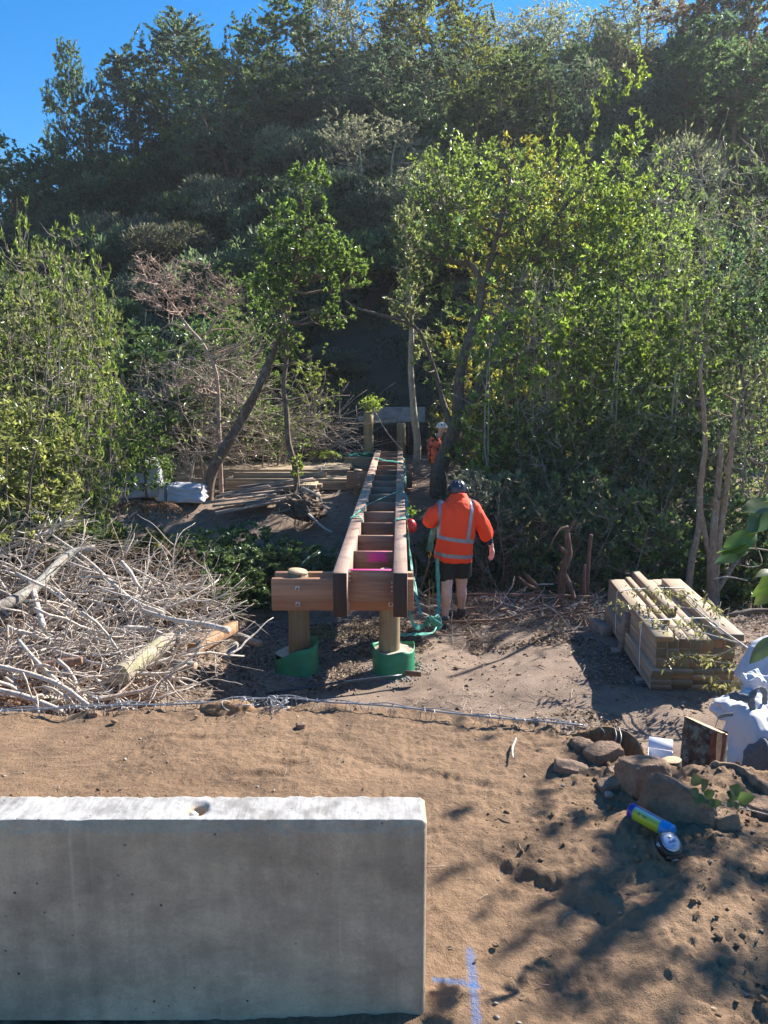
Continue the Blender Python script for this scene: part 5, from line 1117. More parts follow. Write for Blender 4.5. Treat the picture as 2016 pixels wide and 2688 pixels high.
cb('open_flap', (-.055, -.105, .085), (.07, .12, .004), M['carton'], (-.75, -.2, 0)); cb('open_flap', (0, .125, .13), (.134, .07, .004), M['carton'], (.6, 0, 0))
def text(s, size, mat, parent, loc, rot, ext=.0006):
    cu = bpy.data.curves.new('lettering', 'FONT'); cu.body = s; cu.size = size; cu.extrude = ext; cu.align_x = 'CENTER'; cu.align_y = 'CENTER'; tmp = bpy.data.objects.new('lettering', cu); COL.objects.link(tmp)
    me = bpy.data.meshes.new_from_object(tmp.evaluated_get(bpy.context.evaluated_depsgraph_get())); bpy.data.objects.remove(tmp); me.materials.clear(); me.name = 'lettering'
    o = add('lettering', me, mat, parent); o.location = loc; o.rotation_euler = rot; return o
text('HE', .045, M['carton'], t, (.02, -.0935, .05), (R(90), 0, 0)); text('---', .03, M['cartonblue'], t, (.0, 0, .0), (0, 0, 0)) if False else None

# ------------------------------------------------------------------ spray can and tape measure
a = onup(1656, 2132, .034); b_ = onup(1766, 2186, .034); b_[2] = a[2] = max(a[2], b_[2]); ax = nrm(b_ - a); Lc = .185; r = .0262
t = thing('spray_can', 'yellow and blue spray can with a bright blue cap lying against the slab rock', 'spray can', tuple(a + np.array([0, 0, 0])))
t.rotation_euler = (0, 0, math.atan2(ax[1], ax[0])); 
def lathe(prof, n=40):
    th = np.linspace(0, 2 * np.pi, n, endpoint=False); V = np.concatenate([np.column_stack([np.full(n, x), np.cos(th) * rr, np.sin(th) * rr]) for x, rr in prof]); k = len(prof); i, j = np.meshgrid(np.arange(k - 1), np.arange(n), indexing='ij'); j2 = (j + 1) % n
    return V, [np.stack([i * n + j, (i + 1) * n + j, (i + 1) * n + j2, i * n + j2], -1).reshape(-1, 4), np.arange(n)[None], (np.arange(n) + (k - 1) * n)[None, ::-1]]
def canmat():
    b = NB('can_print'); v = b.obj(); s = b.n('SeparateXYZ'); b.set(s.inputs[0], v); an = b.math('ARCTAN2', s.outputs[2], b.math('MULTIPLY', s.outputs[1], -1))
    lab = b.ramp(b.math('MULTIPLY_ADD', an, .159, .5), [(.0, (.30, .42, .03)), (.62, (.34, .46, .03)), (.70, (.40, .62, .62)), (.74, (.12, .10, .22)), (.80, (.55, .30, .38)), (.83, (.16, .16, .3)), (.90, (.30, .42, .03))])
    gm = b.ramp(s.outputs[0], [(.0, (0, 0, 0)), (.022, (0, 0, 0)), (.024, (1, 1, 1))]); c = b.mix(gm, (.02, .03, .30), lab)
    fine = b.noise(b.mapping(v, (500, 900, 900)), 1, 3); lines = b.ramp(fine, [(.52, (0, 0, 0)), (.58, (1, 1, 1))]); stripe = b.n('TexWave', wave_type='BANDS', bands_direction='Y'); b.set(stripe.inputs['Vector'], v); stripe.inputs['Scale'].default_value = 90
    c = b.mix(b.math('MULTIPLY', b.math('MULTIPLY', lines, gm), .25), c, (.12, .2, .03)); b.pbr(c, .32); return b.m
V, F = lathe([(0, r * .86), (.002, r), (.004, r * 1.03), (.006, r), (.126, r), (.128, r * .98)]); add('can_body', mesh_np('can_body', V, F, False), canmat(), t)
V, F = lathe([(-.001, r * .8), (-.0005, r * .9), (.0015, r * 1.035), (.003, r * 1.03)]); add('base_rim', mesh_np('base_rim', V, F, True), M['steel'], t)
V, F = lathe([(.127, r * .96), (.129, r * 1.0), (.160, r * .99), (.164, r * .96), (.1655, r * .9), (.166, r * .3)]); add('cap', mesh_np('cap', V, F, False), plain('blue_cap', (.0, .24, .62), .35, .05), t)
for x, s in ((.048, 'M'), (.070, 'CU')): text(s, .011, M['cartonblue'], t, (x, -r * .80 - .0008, r * .60 + .0006), (R(52), 0, 0))
c = onup(1756, 2218, .036)
t = thing('tape_measure', 'round silver and black tape measure lying beside the spray can', 'tape measure', tuple(c)); t.rotation_euler = (.62, .05, .35); t.scale = (1.08,) * 3
M['blk'] = plain('black_rubber', (.012, .012, .014), .45, .2, 60); M['silver'] = plain('silver_plastic', (.35, .37, .42), .25, .05, Metallic=.6); M['face'] = plain('pale_label', (.30, .38, .55), .35, .05)
V, F = loft([(0, 0, -.018, .034, .033), (0, 0, -.014, .038, .037), (0, 0, .010, .038, .037), (0, 0, .014, .034, .033)], 40, power=2.6); add('case', mesh_np('case', V, F, True), M['blk'], t)
V, F = loft([(-.002, -.028, -.016, .026, .014), (-.002, -.030, .008, .026, .014)], 24, power=4); add('case_foot', mesh_np('case_foot', V, F), M['blk'], t)
V, F = loft([(0, .003, .0135, .031, .030), (0, .003, .0165, .030, .029)], 40); add('case_side', mesh_np('case_side', V, F), M['silver'], t)
V, F = loft([(0, .003, .0166, .0255, .0245), (0, .003, .0178, .0245, .0235)], 40); add('label_disc', mesh_np('label_disc', V, F), M['face'], t)
text('8m', .007, M['blk'], t, (0, .015, .0182), (0, 0, .1), .0003); text('FIVES', .0115, M['cartonblue'], t, (.003, .002, .0182), (0, 0, .1), .0003); text('=====', .005, M['blk'], t, (.0, -.010, .0182), (0, 0, .1), .0003)
V, F = bevbox(.016, .012, .010, .002); o = add('lock_button', mesh_np('lock_button', V, F), M['silver'], t); o.location = (-.036, .006, .004); o.rotation_euler = (0, 0, .5)
V, F = bevbox(.016, .004, .014, .0008); o = add('belt_mark', mesh_np('belt_mark', V, F), M['silver'], t); o.location = (-.004, -.0445, -.004)

# ------------------------------------------------------------------ wire mesh along the bank edge
t = thing('wire_mesh', 'loose galvanised wire and twisted mesh running along the edge of the soil bank', 'wire mesh', (0, 3.6, 0)); rng = rs(31)
line = np.array([G(x, y, .035) for x, y in ((-200, 1872), (0, 1866), (180, 1858), (330, 1851), (430, 1850), (560, 1843), (640, 1836), (760, 1833), (860, 1843), (950, 1848), (1060, 1857), (1150, 1868), (1300, 1884), (1420, 1893), (1530, 1904))])
q, _ = smooth_line(line, 1, 10); V1 = tube(q, .0042, 6)
q2 = q + np.array([0, .012, .004]) + np.stack([0 * q[:, 0], .008 * np.sin(q[:, 0] * 25), .006 * np.cos(q[:, 0] * 25)], -1); V2 = tube(q2, .0028, 5); part('selvedge_wire', *join([V1, V2]), M['steel'], t, True)
zig = []
for x in np.arange(-2.0, 1.0, .052):
    if rng.uniform() < .22: continue
    j = np.abs(q[:, 0] - x).argmin(); p0 = q[j]; wd = .026 + rng.uniform(-.006, .006); dp = rng.uniform(.04, .085)
    n0 = p0 + np.array([0, rng.uniform(-.015, .01), .006])
    pts = np.array([p0 + [-wd, -.004, -dp], p0 + [-wd * .5, -.016, -dp * .45], n0 + [-.006, -.006, .002], n0 + [.004, .010, .006], n0 + [.008, -.004, -.006], p0 + [wd * .6, -.014, -dp * .5], p0 + [wd, -.004, -dp]]) + rng.normal(size=(7, 3)) * .003
    zig.append(pts)
part('mesh_wire', *tubes(np.array(zig), np.full((len(zig), 7), .0019), 4), M['steel'], t, kind='stuff')
zig = []
for cx, nn in ((620, 9), (725, 24), (655, 8), (330, 6), (250, 5)):
    for k in range(nn):
        c = G(cx + rng.uniform(-25, 25), 1845 + rng.uniform(-4, 8), .03 + rng.uniform(-.01, .03)); a0 = rng.uniform(0, 6.28); th = a0 + np.linspace(0, rng.uniform(2.5, 5.5), 9); rr = rng.uniform(.015, .04)
        d1, d2 = nrm(rng.normal(size=3)), nrm(rng.normal(size=3)); zig.append(c + rr * np.cos(th)[:, None] * d1 + rr * np.sin(th)[:, None] * d2)
part('tangled_wire', *tubes(np.array(zig), np.full((len(zig), 9), .0019), 4), M['steel'], t, kind='stuff')
V, F = lump(G(595, 1868, .0), (.13, .06, .055), seed=44, amp=.25, sub=4); o = part('fibre', V, F, M['coir'], thing('coir_tuft', 'tuft of orange brown fibre matting caught under the wire', 'matting', tuple(G(595, 1868, -.03))), True)
# fallen bar
a, b_ = G(690, 1822, -1.15), G(1060, 1772, -1.09); t = thing('metal_bar', 'long dark bar lying on the ground in front of the green sleeves', 'bar', tuple(a))
V, F = tube([a, a * .5 + b_ * .5 + np.array([0, 0, .01]), b_], .013, 8, 4); part('shaft', V, F, plain('blue_black_steel', (.03, .05, .07), .35, .2, 20), t, True)
c = G(1084, 1768, -1.08); box('flat_end', tuple(c), (.15, .02, .055), M['rust'], t, rot=(.3, .02, -.12))
# ------------------------------------------------------------------ brush pile on the left
def gz(x, y): return lz(x, y)
M['stick'] = bark('pale_stick', (.62, .55, .47), (.36, .29, .23), (.52, .52, .40), 12, .3)
M['twig'] = bark('twig_tan', (.52, .43, .35), (.28, .21, .16), None, 14); M['redtwig'] = bark('twig_red', (.30, .17, .11), (.13, .075, .05), None, 14)
def pileY(py): return float(np.interp(py, [1340, 1430, 1640, 1760, 1860], [8.9, 8.0, 6.4, 5.5, 5.0]))
def wander(p0, d, L, k, rng, amp, sag=.0):
    d = nrm(d); pts = [np.array(p0, float)]; st = L / (k - 1)
    for i in range(k - 1):
        d = nrm(d + rng.normal(size=3) * amp + np.array([0, 0, -sag])); pts.append(pts[-1] + d * st)
    return np.array(pts)
def branch_obj(rng, c, d, L, r, mat, label, group, name='cut_branch', cat='branch', forks=3):
    k = 9; p = wander(np.zeros(3), d, L, k, rng, .17); p -= p[k // 2]; ps = [(p, r * np.linspace(1, .3, k))]
    for f in range(forks):
        i = rng.integers(2, k - 1); dd = nrm(p[i] - p[i - 1]) + rng.normal(size=3) * .75; l2 = L * rng.uniform(.2, .5); q_ = wander(p[i], dd, l2, k, rng, .14); ps.append((q_, r * rng.uniform(.35, .6) * np.linspace(1, .3, k)))
    V, F = tubes(np.array([a for a, _ in ps]) + c, np.array([b for _, b in ps]), 6); t = add(name, mesh_np(name, V - c, F, True), mat); t.location = tuple(c); tag(t, label, cat, group); return t
rng = rs(61)
GL = ('bare pale cut branch tangled in the brush pile on the left', 'cut branches in the brush pile')
n = 0
while n < 230:
    px, py = rng.uniform(-120, 640), rng.uniform(1350, 1860)
    if px > 560 - .9 * max(0, py - 1600) + 40 or py < 1350 + .42 * max(0, px - 40): continue
    Yd = pileY(py) + rng.uniform(-.3, .3); c = P(px, py, Yd); a = rng.normal(.1, .5)
    d = np.array([math.cos(a), rng.normal(0, .5), math.sin(a) * .8]); L = rng.uniform(.4, 1.4) * (1 if py < 1750 else .8); r = rng.choice([.007, .011, .015, .021], p=[.3, .35, .22, .13])
    lb = ('stout ' if r > .014 else 'thin ' if r < .009 else '') + 'pale cut branch in the ' + ('upper' if py < 1540 else 'lower' if py > 1700 else 'middle') + (' left part' if px < 150 else ' right part' if px > 380 else ' centre') + ' of the brush pile'
    branch_obj(rng, c, d, L, r, M['stick'] if rng.uniform() < .75 else M['twig'], lb, GL[1], forks=rng.integers(2, 7)); n += 1
ps = []
for k in range(1500):
    px, py = rng.uniform(-150, 620), rng.uniform(1330, 1862)
    if px > 600 - .9 * max(0, py - 1600) or py < 1330 + .42 * max(0, px - 40): continue
    Yd = pileY(py) + rng.uniform(-.15, .5); c = P(px, py, Yd); a = rng.normal(.15, .9); ps.append((wander(c, np.array([math.cos(a), rng.normal(0, .6), math.sin(a) * .8]), rng.uniform(.15, .75), 6, rng, .16), rng.uniform(.0018, .0055) * np.linspace(1, .4, 6)))
V, F = tubes(np.array([a for a, _ in ps]), np.array([b for _, b in ps]), 3); tag(add('brushwood', mesh_np('brushwood', V, F), M['twig']), kind='stuff')
# rusty dead foliage in and under the pile
def littermat(name, stops):
    b = NB(name); at = b.n('Attribute', attribute_name='tint'); c = b.ramp(at.outputs['Fac'], stops); p = b.n('BsdfPrincipled'); b.set(p.inputs['Base Color'], c); p.inputs['Roughness'].default_value = .75
    tr = b.n('BsdfTranslucent'); b.set(tr.inputs['Color'], c); mx = b.n('MixShader'); mx.inputs[0].default_value = .25; b.t.links.new(p.outputs[0], mx.inputs[1]); b.t.links.new(tr.outputs[0], mx.inputs[2]); b.t.links.new(mx.outputs[0], b.out.inputs[0]); return b.m
M['rust_leaf'] = littermat('rust_leaf', [(0, (.10, .045, .022)), (.5, (.26, .115, .05)), (1, (.42, .23, .12))]); M['litter'] = littermat('dry_leaf', [(0, (.05, .034, .024)), (.45, (.17, .115, .075)), (.8, (.33, .25, .17)), (1, (.50, .42, .32))])
pp_ = []
for k in range(26000):
    px, py = rng.uniform(-150, 520), rng.uniform(1600, 1866)
    if px > 480 - .3 * max(0, py - 1600) or vn(np.array([px * .008, py * .012, 0.]), 5) < -.15: continue
    pp_.append(P(px, py, pileY(py) + rng.uniform(.05, .45)))
pp_ = np.array(pp_); V, F = leaves(pp_, rng.normal(size=pp_.shape) * np.array([1, 1, .6]), .028, .28, rng, .2); tag(add('dead_foliage', mesh_np('dead_foliage', V, F, False, {'tint': np.repeat(rng.uniform(size=len(pp_)), 4)}), M['rust_leaf']), kind='stuff')
# brush mound core: tangled dark debris that stops the eye
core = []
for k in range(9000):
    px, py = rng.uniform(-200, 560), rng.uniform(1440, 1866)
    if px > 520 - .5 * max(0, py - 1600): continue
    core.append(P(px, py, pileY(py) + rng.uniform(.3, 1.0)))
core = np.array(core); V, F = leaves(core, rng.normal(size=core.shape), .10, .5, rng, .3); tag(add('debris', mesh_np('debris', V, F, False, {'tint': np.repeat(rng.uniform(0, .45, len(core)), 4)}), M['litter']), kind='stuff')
q = lambda x, y, d=0: P(x, y, pileY(y) - .35 + d)
branchy('curved_log', 'thick pale curved branch lying highest on the brush pile', [([q(-60, 1612), q(30, 1580), q(100, 1535), q(150, 1482), q(190, 1452), q(250, 1438)], [.058, .058, .052, .048, .044, .034])], M['grey_log'], 'branch')
branchy('cut_branch', 'stout pale stick leaning down in front of the thick curved branch', [([q(82, 1530), q(98, 1590), q(116, 1650)], [.028, .026, .022])], M['stick'], 'branch')
branchy('cut_branch', 'long pale branch running down to the right toward the split timber', [([q(370, 1600), q(450, 1625), q(540, 1640), q(600, 1655)], [.014, .02, .026, .028]), ([q(130, 1400), q(230, 1470), q(340, 1570), q(430, 1610)], [.010, .014, .018, .02])], M['stick'], 'branch')
branchy('cut_branch', 'forked pale branch crossing the bottom of the brush pile', [([q(-20, 1745), q(80, 1770), q(160, 1800), q(230, 1850)], [.018, .018, .016, .014]), ([q(48, 1680), q(100, 1740), q(160, 1798)], [.014, .016, .014])], M['stick'], 'branch')
branchy('cut_branch', 'long straight pale branch at the lower left edge of the brush pile', [([q(-30, 1805), q(70, 1830), q(160, 1866)], [.018, .02, .018])], M['stick'], 'branch')
a, b_ = P(312, 1772, 5.15), P(445, 1680, 6.0); log('log', 'thick mossy pale log lying in the brush pile', a, b_, .072, .066, M['pale_log'], 5, amp=.12, cut=False)
a, b_ = P(505, 1706, 5.9), P(617, 1645, 6.6); t = thing('split_log', 'split orange brown log half at the right end of the brush pile', 'log', tuple(a)); ax = nrm(b_ - a)
V = []; 
for s in np.linspace(0, 1, 8):
    c = a + (b_ - a) * s; V.append([c + np.array([-.03, 0, .055]) , c + np.array([.03, -.02, .06]), c + np.array([.055, -.05, -.01]), c + np.array([.02, -.04, -.06]), c + np.array([-.05, 0, -.03])])
V = np.array(V); V = V + .006 * vn(V * 30, 3)[..., None]; Vf = V.reshape(-1, 3); i, j = np.meshgrid(np.arange(7), np.arange(5), indexing='ij'); j2 = (j + 1) % 5
part('heartwood', Vf, [np.stack([i * 5 + j, i * 5 + j2, (i + 1) * 5 + j2, (i + 1) * 5 + j], -1).reshape(-1, 4), np.arange(5)[None], (np.arange(5) + 35)[None]], plain('split_wood', (.30, .17, .085), .8, .4, 18, .5), t)
log('log', 'small round log with its cut end facing right by the mossy log', P(430, 1738, 5.7), P(512, 1748, 5.6), .033, .032, M['grey_log'], 8)
log('log', 'short log with its cut end facing the camera at the foot of the brush pile', P(432, 1790, 5.75), P(422, 1822, 5.35), .036, .036, M['grey_log'], 9)
log('log', 'brown smooth log half hidden in the dead foliage', P(115, 1748, 5.25), P(215, 1733, 5.3), .035, .028, M['redtwig'], 10, cut=False)
log('log', 'dark log lying on bare ground right of the split timber', P(600, 1662, 7.3), P(683, 1690, 7.1), .045, .035, M['grey_log'], 12)
log('log', 'short pale log stub on the ground below the split timber', P(618, 1692, 6.9), P(590, 1735, 6.6), .035, .03, M['grey_log'], 13)
# root ball and dark log on the far side of the gully
c = P(792, 1332, 13.6); V, F = lump(c, (.38, .32, .21), (0, .2, 0), 5, .3, 5, 1.6, det=.06); t = thing('root_ball', 'dark earthy root ball at the gully edge below the weathered boards', 'root ball', tuple(c)); part('earth', V, F, plain('root_earth', (.13, .085, .055), .95, .4, 9, .8), t, True)
pr = []
for k in range(60): d = nrm(rs(k).normal(size=3)); pr.append(wander(c + d * np.array([.3, .26, .18]), d + np.array([.3, -.3, -.2]), .35, 6, rs(k + 90), .3))
part('root', *tubes(np.array(pr), np.tile(np.linspace(.010, .003, 6), (60, 1))), M['twig'], t, kind='stuff')
branchy('fallen_branch', 'curved bare branch lying over the root ball', [([P(795, 1280, 13.8), P(830, 1298, 13.4), P(845, 1318, 13.2)], [.02, .018, .012]), ([P(810, 1350, 13.0), P(850, 1385, 12.4), P(872, 1397, 12.0)], [.022, .02, .015])], M['stick'], 'branch')
# ------------------------------------------------------------------ sticks and litter on the lower ground
GR = ('thin reddish cut stick on the ground around the broken stump', 'sticks around the broken stump')
for k in range(110):
    px, py = rng.uniform(1120, 1640), rng.uniform(1530, 1640); c = G(px, py, -1.1); c[2] = gz(c[0], c[1]) + .03 + rng.uniform(0, .16) * math.exp(-((px - 1440) / 160) ** 2); a = rng.uniform(0, 3.14)
    rd = rng.uniform() < .6; lb = ('reddish' if rd else 'pale') + ' cut stick lying ' + ('left of the broken stump' if px < 1420 else 'around the foot of the broken stump' if px < 1540 else 'between the broken stump and the post stack')
    branch_obj(rng, c, np.array([math.cos(a), math.sin(a), rng.normal(.05, .16)]), rng.uniform(.3, 1.0), rng.choice([.006, .010, .015]), M['redtwig'] if rd else M['stick'], lb, GR[1], name='stick', forks=rng.integers(0, 4))
branchy('pole', 'long straight pole lying behind the boots of the worker in orange', [([P(1124, 1563, 9.0), P(1250, 1560, 9.0), P(1400, 1562, 8.9), P(1560, 1566, 8.8)], [.017, .018, .016, .012])], M['redtwig'], 'pole')
branchy('stick', 'long bowed stick lying right of the worker boots', [([P(1150, 1634, 8.1), P(1230, 1630, 8.1), P(1320, 1625, 8.15), P(1400, 1605, 8.3), P(1470, 1590, 8.5)], [.010, .014, .013, .010, .006])], M['redtwig'], 'stick')
for a_, b_, lab in (((1127, 1520), (1127, 1610), 'thin yellow cane standing left of the worker leg, left of two'), ((1137, 1530), (1136, 1615), 'thin yellow cane standing left of the worker leg, right of two')):
    branchy('cane', lab, [([P(*a_, 8.3), P(*b_, 8.3)], [.004, .005])], plain('cane_' + str(a_[0]), (.42, .33, .10), .6), 'cane')
branchy('root', 'dark bent limb lying beyond the right side of the post stack', [([P(1880, 1625, 8.3), P(1930, 1612, 8.3), P(1980, 1603, 8.4), P(2060, 1606, 8.4)], [.025, .03, .03, .028])], BK['dark'], 'branch')
branchy('stick', 'thin pale stick propped beside the cut stems', [([P(1873, 1520, 9.2), P(1910, 1514, 9.2), P(1963, 1524, 9.2)], [.008, .009, .006])], M['stick'], 'stick')
branchy('stick', 'short bent stick lying alone on the bare soil', [([G(1355, 1938, .02), G(1345, 1965, .015), G(1347, 1990, .02)], [.004, .005, .003])], M['stick'], 'stick')
branchy('stick', 'dark twig lying on the soil right of the concrete sill', [([G(1307, 2148, .02), G(1322, 2156, .02), G(1338, 2160, .015)], [.004, .005, .003])], BK['dark'], 'stick')
lit = []; lr = rs(71)
def scatter(n, x0, x1, y0, y1, thr, sd_):
    x = lr.uniform(x0, x1, n); y = lr.uniform(y0, y1, n); g = fbm(xy3(x * .9, y * .9), sd_, 3); m = g > thr; x, y = x[m], y[m]; return np.stack([x, y, z_low(x, y) + lr.uniform(.002, .03, len(x))], -1)
pA = np.concatenate([scatter(9000, -2.6, -.2, 5.0, 8.6, -.2, 5), scatter(5000, -.4, 1.2, 7.4, 8.6, -.35, 6), scatter(13000, .9, 3.6, 7.4, 9.6, -.5, 7), scatter(9000, 1.8, 5.5, 6.2, 9.6, -.4, 8), scatter(2500, -.5, 3.0, 4.2, 7.4, .25, 9), scatter(7000, 1.2, 4.0, 3.6, 5.8, -.1, 10), scatter(30000, -9, 9, 9, 21, -.3, 11)])
pA = pA[(pA[:, 1] > 4.4) | (pA[:, 0] > 1.0)]
V, F = leaves(pA, lr.normal(size=pA.shape) * np.array([1, 1, .25]), .045, .42, lr, .25, up=1.2); tag(add('leaf_litter', mesh_np('leaf_litter', V, F, False, {'tint': np.repeat(lr.uniform(size=len(pA)), 4)}), M['litter']), kind='stuff')
def twigs_on(n, x0, x1, y0, y1, L=(.06, .35), r=(.0015, .004)):
    x = lr.uniform(x0, x1, n); y = lr.uniform(y0, y1, n); z = z_low(x, y); out = []
    for i in range(n): a = lr.uniform(0, 3.14); p = wander(np.array([x[i], y[i], z[i] + .012]), np.array([math.cos(a), math.sin(a), lr.normal(.04, .1)]), lr.uniform(*L), 5, lr, .14); out.append((p, lr.uniform(*r) * np.linspace(1, .5, 5)))
    return out
ps = twigs_on(500, -2.4, -.9, 5.2, 8.6) + twigs_on(260, -.6, 1.0, 6.8, 8.6, (.05, .25)) + twigs_on(1200, .9, 3.4, 7.6, 9.6, (.1, .5)) + twigs_on(900, 2.4, 5.2, 6.6, 9.6, (.1, .5)) + twigs_on(250, .6, 3.6, 4.0, 7.4, (.04, .2)) + twigs_on(160, .2, .9, 5.0, 6.4, (.04, .16)) + twigs_on(2200, -7, 8, 9, 20, (.2, 1.0), (.003, .008))
V, F = tubes(np.array([a for a, _ in ps]), np.array([b for _, b in ps]), 3); tag(add('twig_litter', mesh_np('twig_litter', V, F), M['twig']), kind='stuff')
# bare tangle of brushwood on the far left bank
ps = []
for k in range(1700):
    px, py = lr.uniform(330, 900), lr.uniform(930, 1225); Yd = lr.uniform(18.2, 20.0) if px > 640 else lr.uniform(16.4, 19.5); c = P(px, py, Yd)
    if px > 640 and py < 1090: continue
    a = lr.normal(0, .8); ps.append((wander(c, np.array([math.cos(a), lr.normal(0, .5), math.sin(a)]), lr.uniform(.4, 1.9), 6, lr, .18), lr.uniform(.004, .013) * np.linspace(1, .4, 6)))
V, F = tubes(np.array([a for a, _ in ps]), np.array([b for _, b in ps]), 3); tag(add('brushwood', mesh_np('brushwood', V, F), M['twig']), kind='stuff')
# ground plants, litter and fallen branches on the foot of the slope behind the abutment
n = 26000; x = lr.uniform(-7, 6, n); y = lr.uniform(20.9, 29, n); g = fbm(xy3(x * 1.1, y * 1.1), 77, 3); m = g > -.1; x, y, g = x[m], y[m], g[m]; z = z_hill(x, y) + lr.uniform(.01, .30, len(x)) * np.clip(g + .3, .1, 1)
V, F = leaves(np.stack([x, y, z], -1), lr.normal(size=(len(x), 3)) + np.array([0, 0, .5]), .10, .42, lr, .2); o = tag(add('ground_cover', mesh_np('ground_cover', V, F, False, {'tint': np.repeat(lr.uniform(size=len(x)), 4)}), LM['far']), kind='stuff'); o.color = (.085, .115, .05, 1)
# soil crumbs on the platform
n = 9000; x = lr.uniform(-1.9, 2.1, n); y = lr.uniform(1.0, 3.6, n); g = fbm(xy3(x * 1.6, y * 1.6), 15, 3); m = (g + .6 * sst(0, 1.2, x) > .15) & ((y > 1.95) | (x > .15)) & (y < edge_y(x) - .03); x, y = x[m], y[m]; n = len(x)
z = z_up(x, y); s = lr.exponential(.0030, n).clip(.0015, .013) * (1 + .5 * sst(.4, 1.2, x)); octa = np.array([[1, 0, 0], [-1, 0, 0], [0, 1, 0], [0, -1, 0], [0, 0, 1], [0, 0, -1]], float); fo = np.array([[0, 2, 4], [2, 1, 4], [1, 3, 4], [3, 0, 4], [2, 0, 5], [1, 2, 5], [3, 1, 5], [0, 3, 5]])
V = (octa[None] * s[:, None, None] * lr.uniform(.6, 1.2, (n, 6, 1)) + lr.normal(size=(n, 6, 3)) * s[:, None, None] * .25) * np.array([1, 1, .75]) + np.stack([x, y, z + s * .2], -1)[:, None]; F = (fo[None] + (np.arange(n) * 6)[:, None, None]).reshape(-1, 3)
tag(add('soil_crumbs', mesh_np('soil_crumbs', V.reshape(-1, 3), F), M['soil']), kind='stuff')
n = 5000; x = lr.uniform(-3, 3.8, n); y = lr.uniform(4.0, 9, n); z = z_low(x, y); s = lr.exponential(.006, n).clip(.003, .03); V = (octa[None] * s[:, None, None] * lr.uniform(.6, 1.2, (n, 6, 1)) + lr.normal(size=(n, 6, 3)) * s[:, None, None] * .25) * np.array([1, 1, .7]) + np.stack([x, y, z + s * .2], -1)[:, None]
tag(add('ground_crumbs', mesh_np('ground_crumbs', V.reshape(-1, 3), (fo[None] + (np.arange(n) * 6)[:, None, None]).reshape(-1, 3)), M['low']), kind='stuff')
# stones, straws and dry leaves lying on the platform
n = 110; x = lr.uniform(-1.6, 2.0, n); y = lr.uniform(1.2, 3.5, n); m = ((y > 1.95) | (x > .15)) & (y < edge_y(x) - .03); x, y = x[m], y[m]; n = len(x); z = z_up(x, y); s = lr.uniform(.003, .010, n)
V = (octa[None] * s[:, None, None] * lr.uniform(.6, 1.2, (n, 6, 1)) + lr.normal(size=(n, 6, 3)) * s[:, None, None] * .25) * np.array([1, 1, .6]) + np.stack([x, y, z + s * .3], -1)[:, None]
tag(add('small_stones', mesh_np('small_stones', V.reshape(-1, 3), (fo[None] + (np.arange(n) * 6)[:, None, None]).reshape(-1, 3)), M['pebble']), kind='stuff')
n = 420; x = lr.uniform(-1.6, 2.0, n); y = lr.uniform(1.2, 3.5, n); m = ((y > 1.95) | (x > .15)) & (y < edge_y(x) - .03) & (lr.uniform(size=n) < .35 + .65 * sst(.2, 1.4, x)); x, y = x[m], y[m]; z = z_up(x, y) + .004; V, F = leaves(np.stack([x, y, z], -1), lr.normal(size=(len(x), 3)) * np.array([1, 1, .15]), .022, .4, lr, .2, up=1.4)
tag(add('fallen_leaves', mesh_np('fallen_leaves', V, F, False, {'tint': np.repeat(lr.uniform(size=len(x)), 4)}), M['litter']), kind='stuff')
ps = []
for k in range(130):
    x0, y0 = lr.uniform(-1.6, 2.0), lr.uniform(1.2, 3.45)
    if not (y0 > 1.95 or x0 > .15) or y0 > float(edge_y(x0)) - .05: continue
    z0_ = float(z_up(np.array([x0]), np.array([y0]))[0]); a = lr.uniform(0, 3.14); ps.append((wander(np.array([x0, y0, z0_ + .004]), np.array([math.cos(a), math.sin(a), .02]), lr.uniform(.02, .09), 5, lr, .15), lr.uniform(.0007, .0016) * np.linspace(1, .6, 5)))
tag(add('straws', mesh_np('straws', *tubes(np.array([a for a, _ in ps]), np.array([b for _, b in ps]), 3)), M['twig']), kind='stuff')
# grey rubble round the sleeves
n = 900; a = lr.uniform(0, 6.28, n); rr = .21 + lr.exponential(.06, n).clip(0, .28); sx = np.where(lr.uniform(size=n) < .5, Lp[0] - .03, Rp[0] + .04); x = sx + np.cos(a) * rr; y = 7.02 + np.sin(a) * rr; z = z_low(x, y); s = lr.uniform(.004, .016, n)
V = (octa[None] * s[:, None, None] * lr.uniform(.6, 1.2, (n, 6, 1)) + lr.normal(size=(n, 6, 3)) * s[:, None, None] * .25) + np.stack([x, y, z + s * .3], -1)[:, None]; tag(add('rubble', mesh_np('rubble', V.reshape(-1, 3), (fo[None] + (np.arange(n) * 6)[:, None, None]).reshape(-1, 3)), plain('grey_rubble', (.26, .25, .24), .95, .3, 60)), kind='stuff')
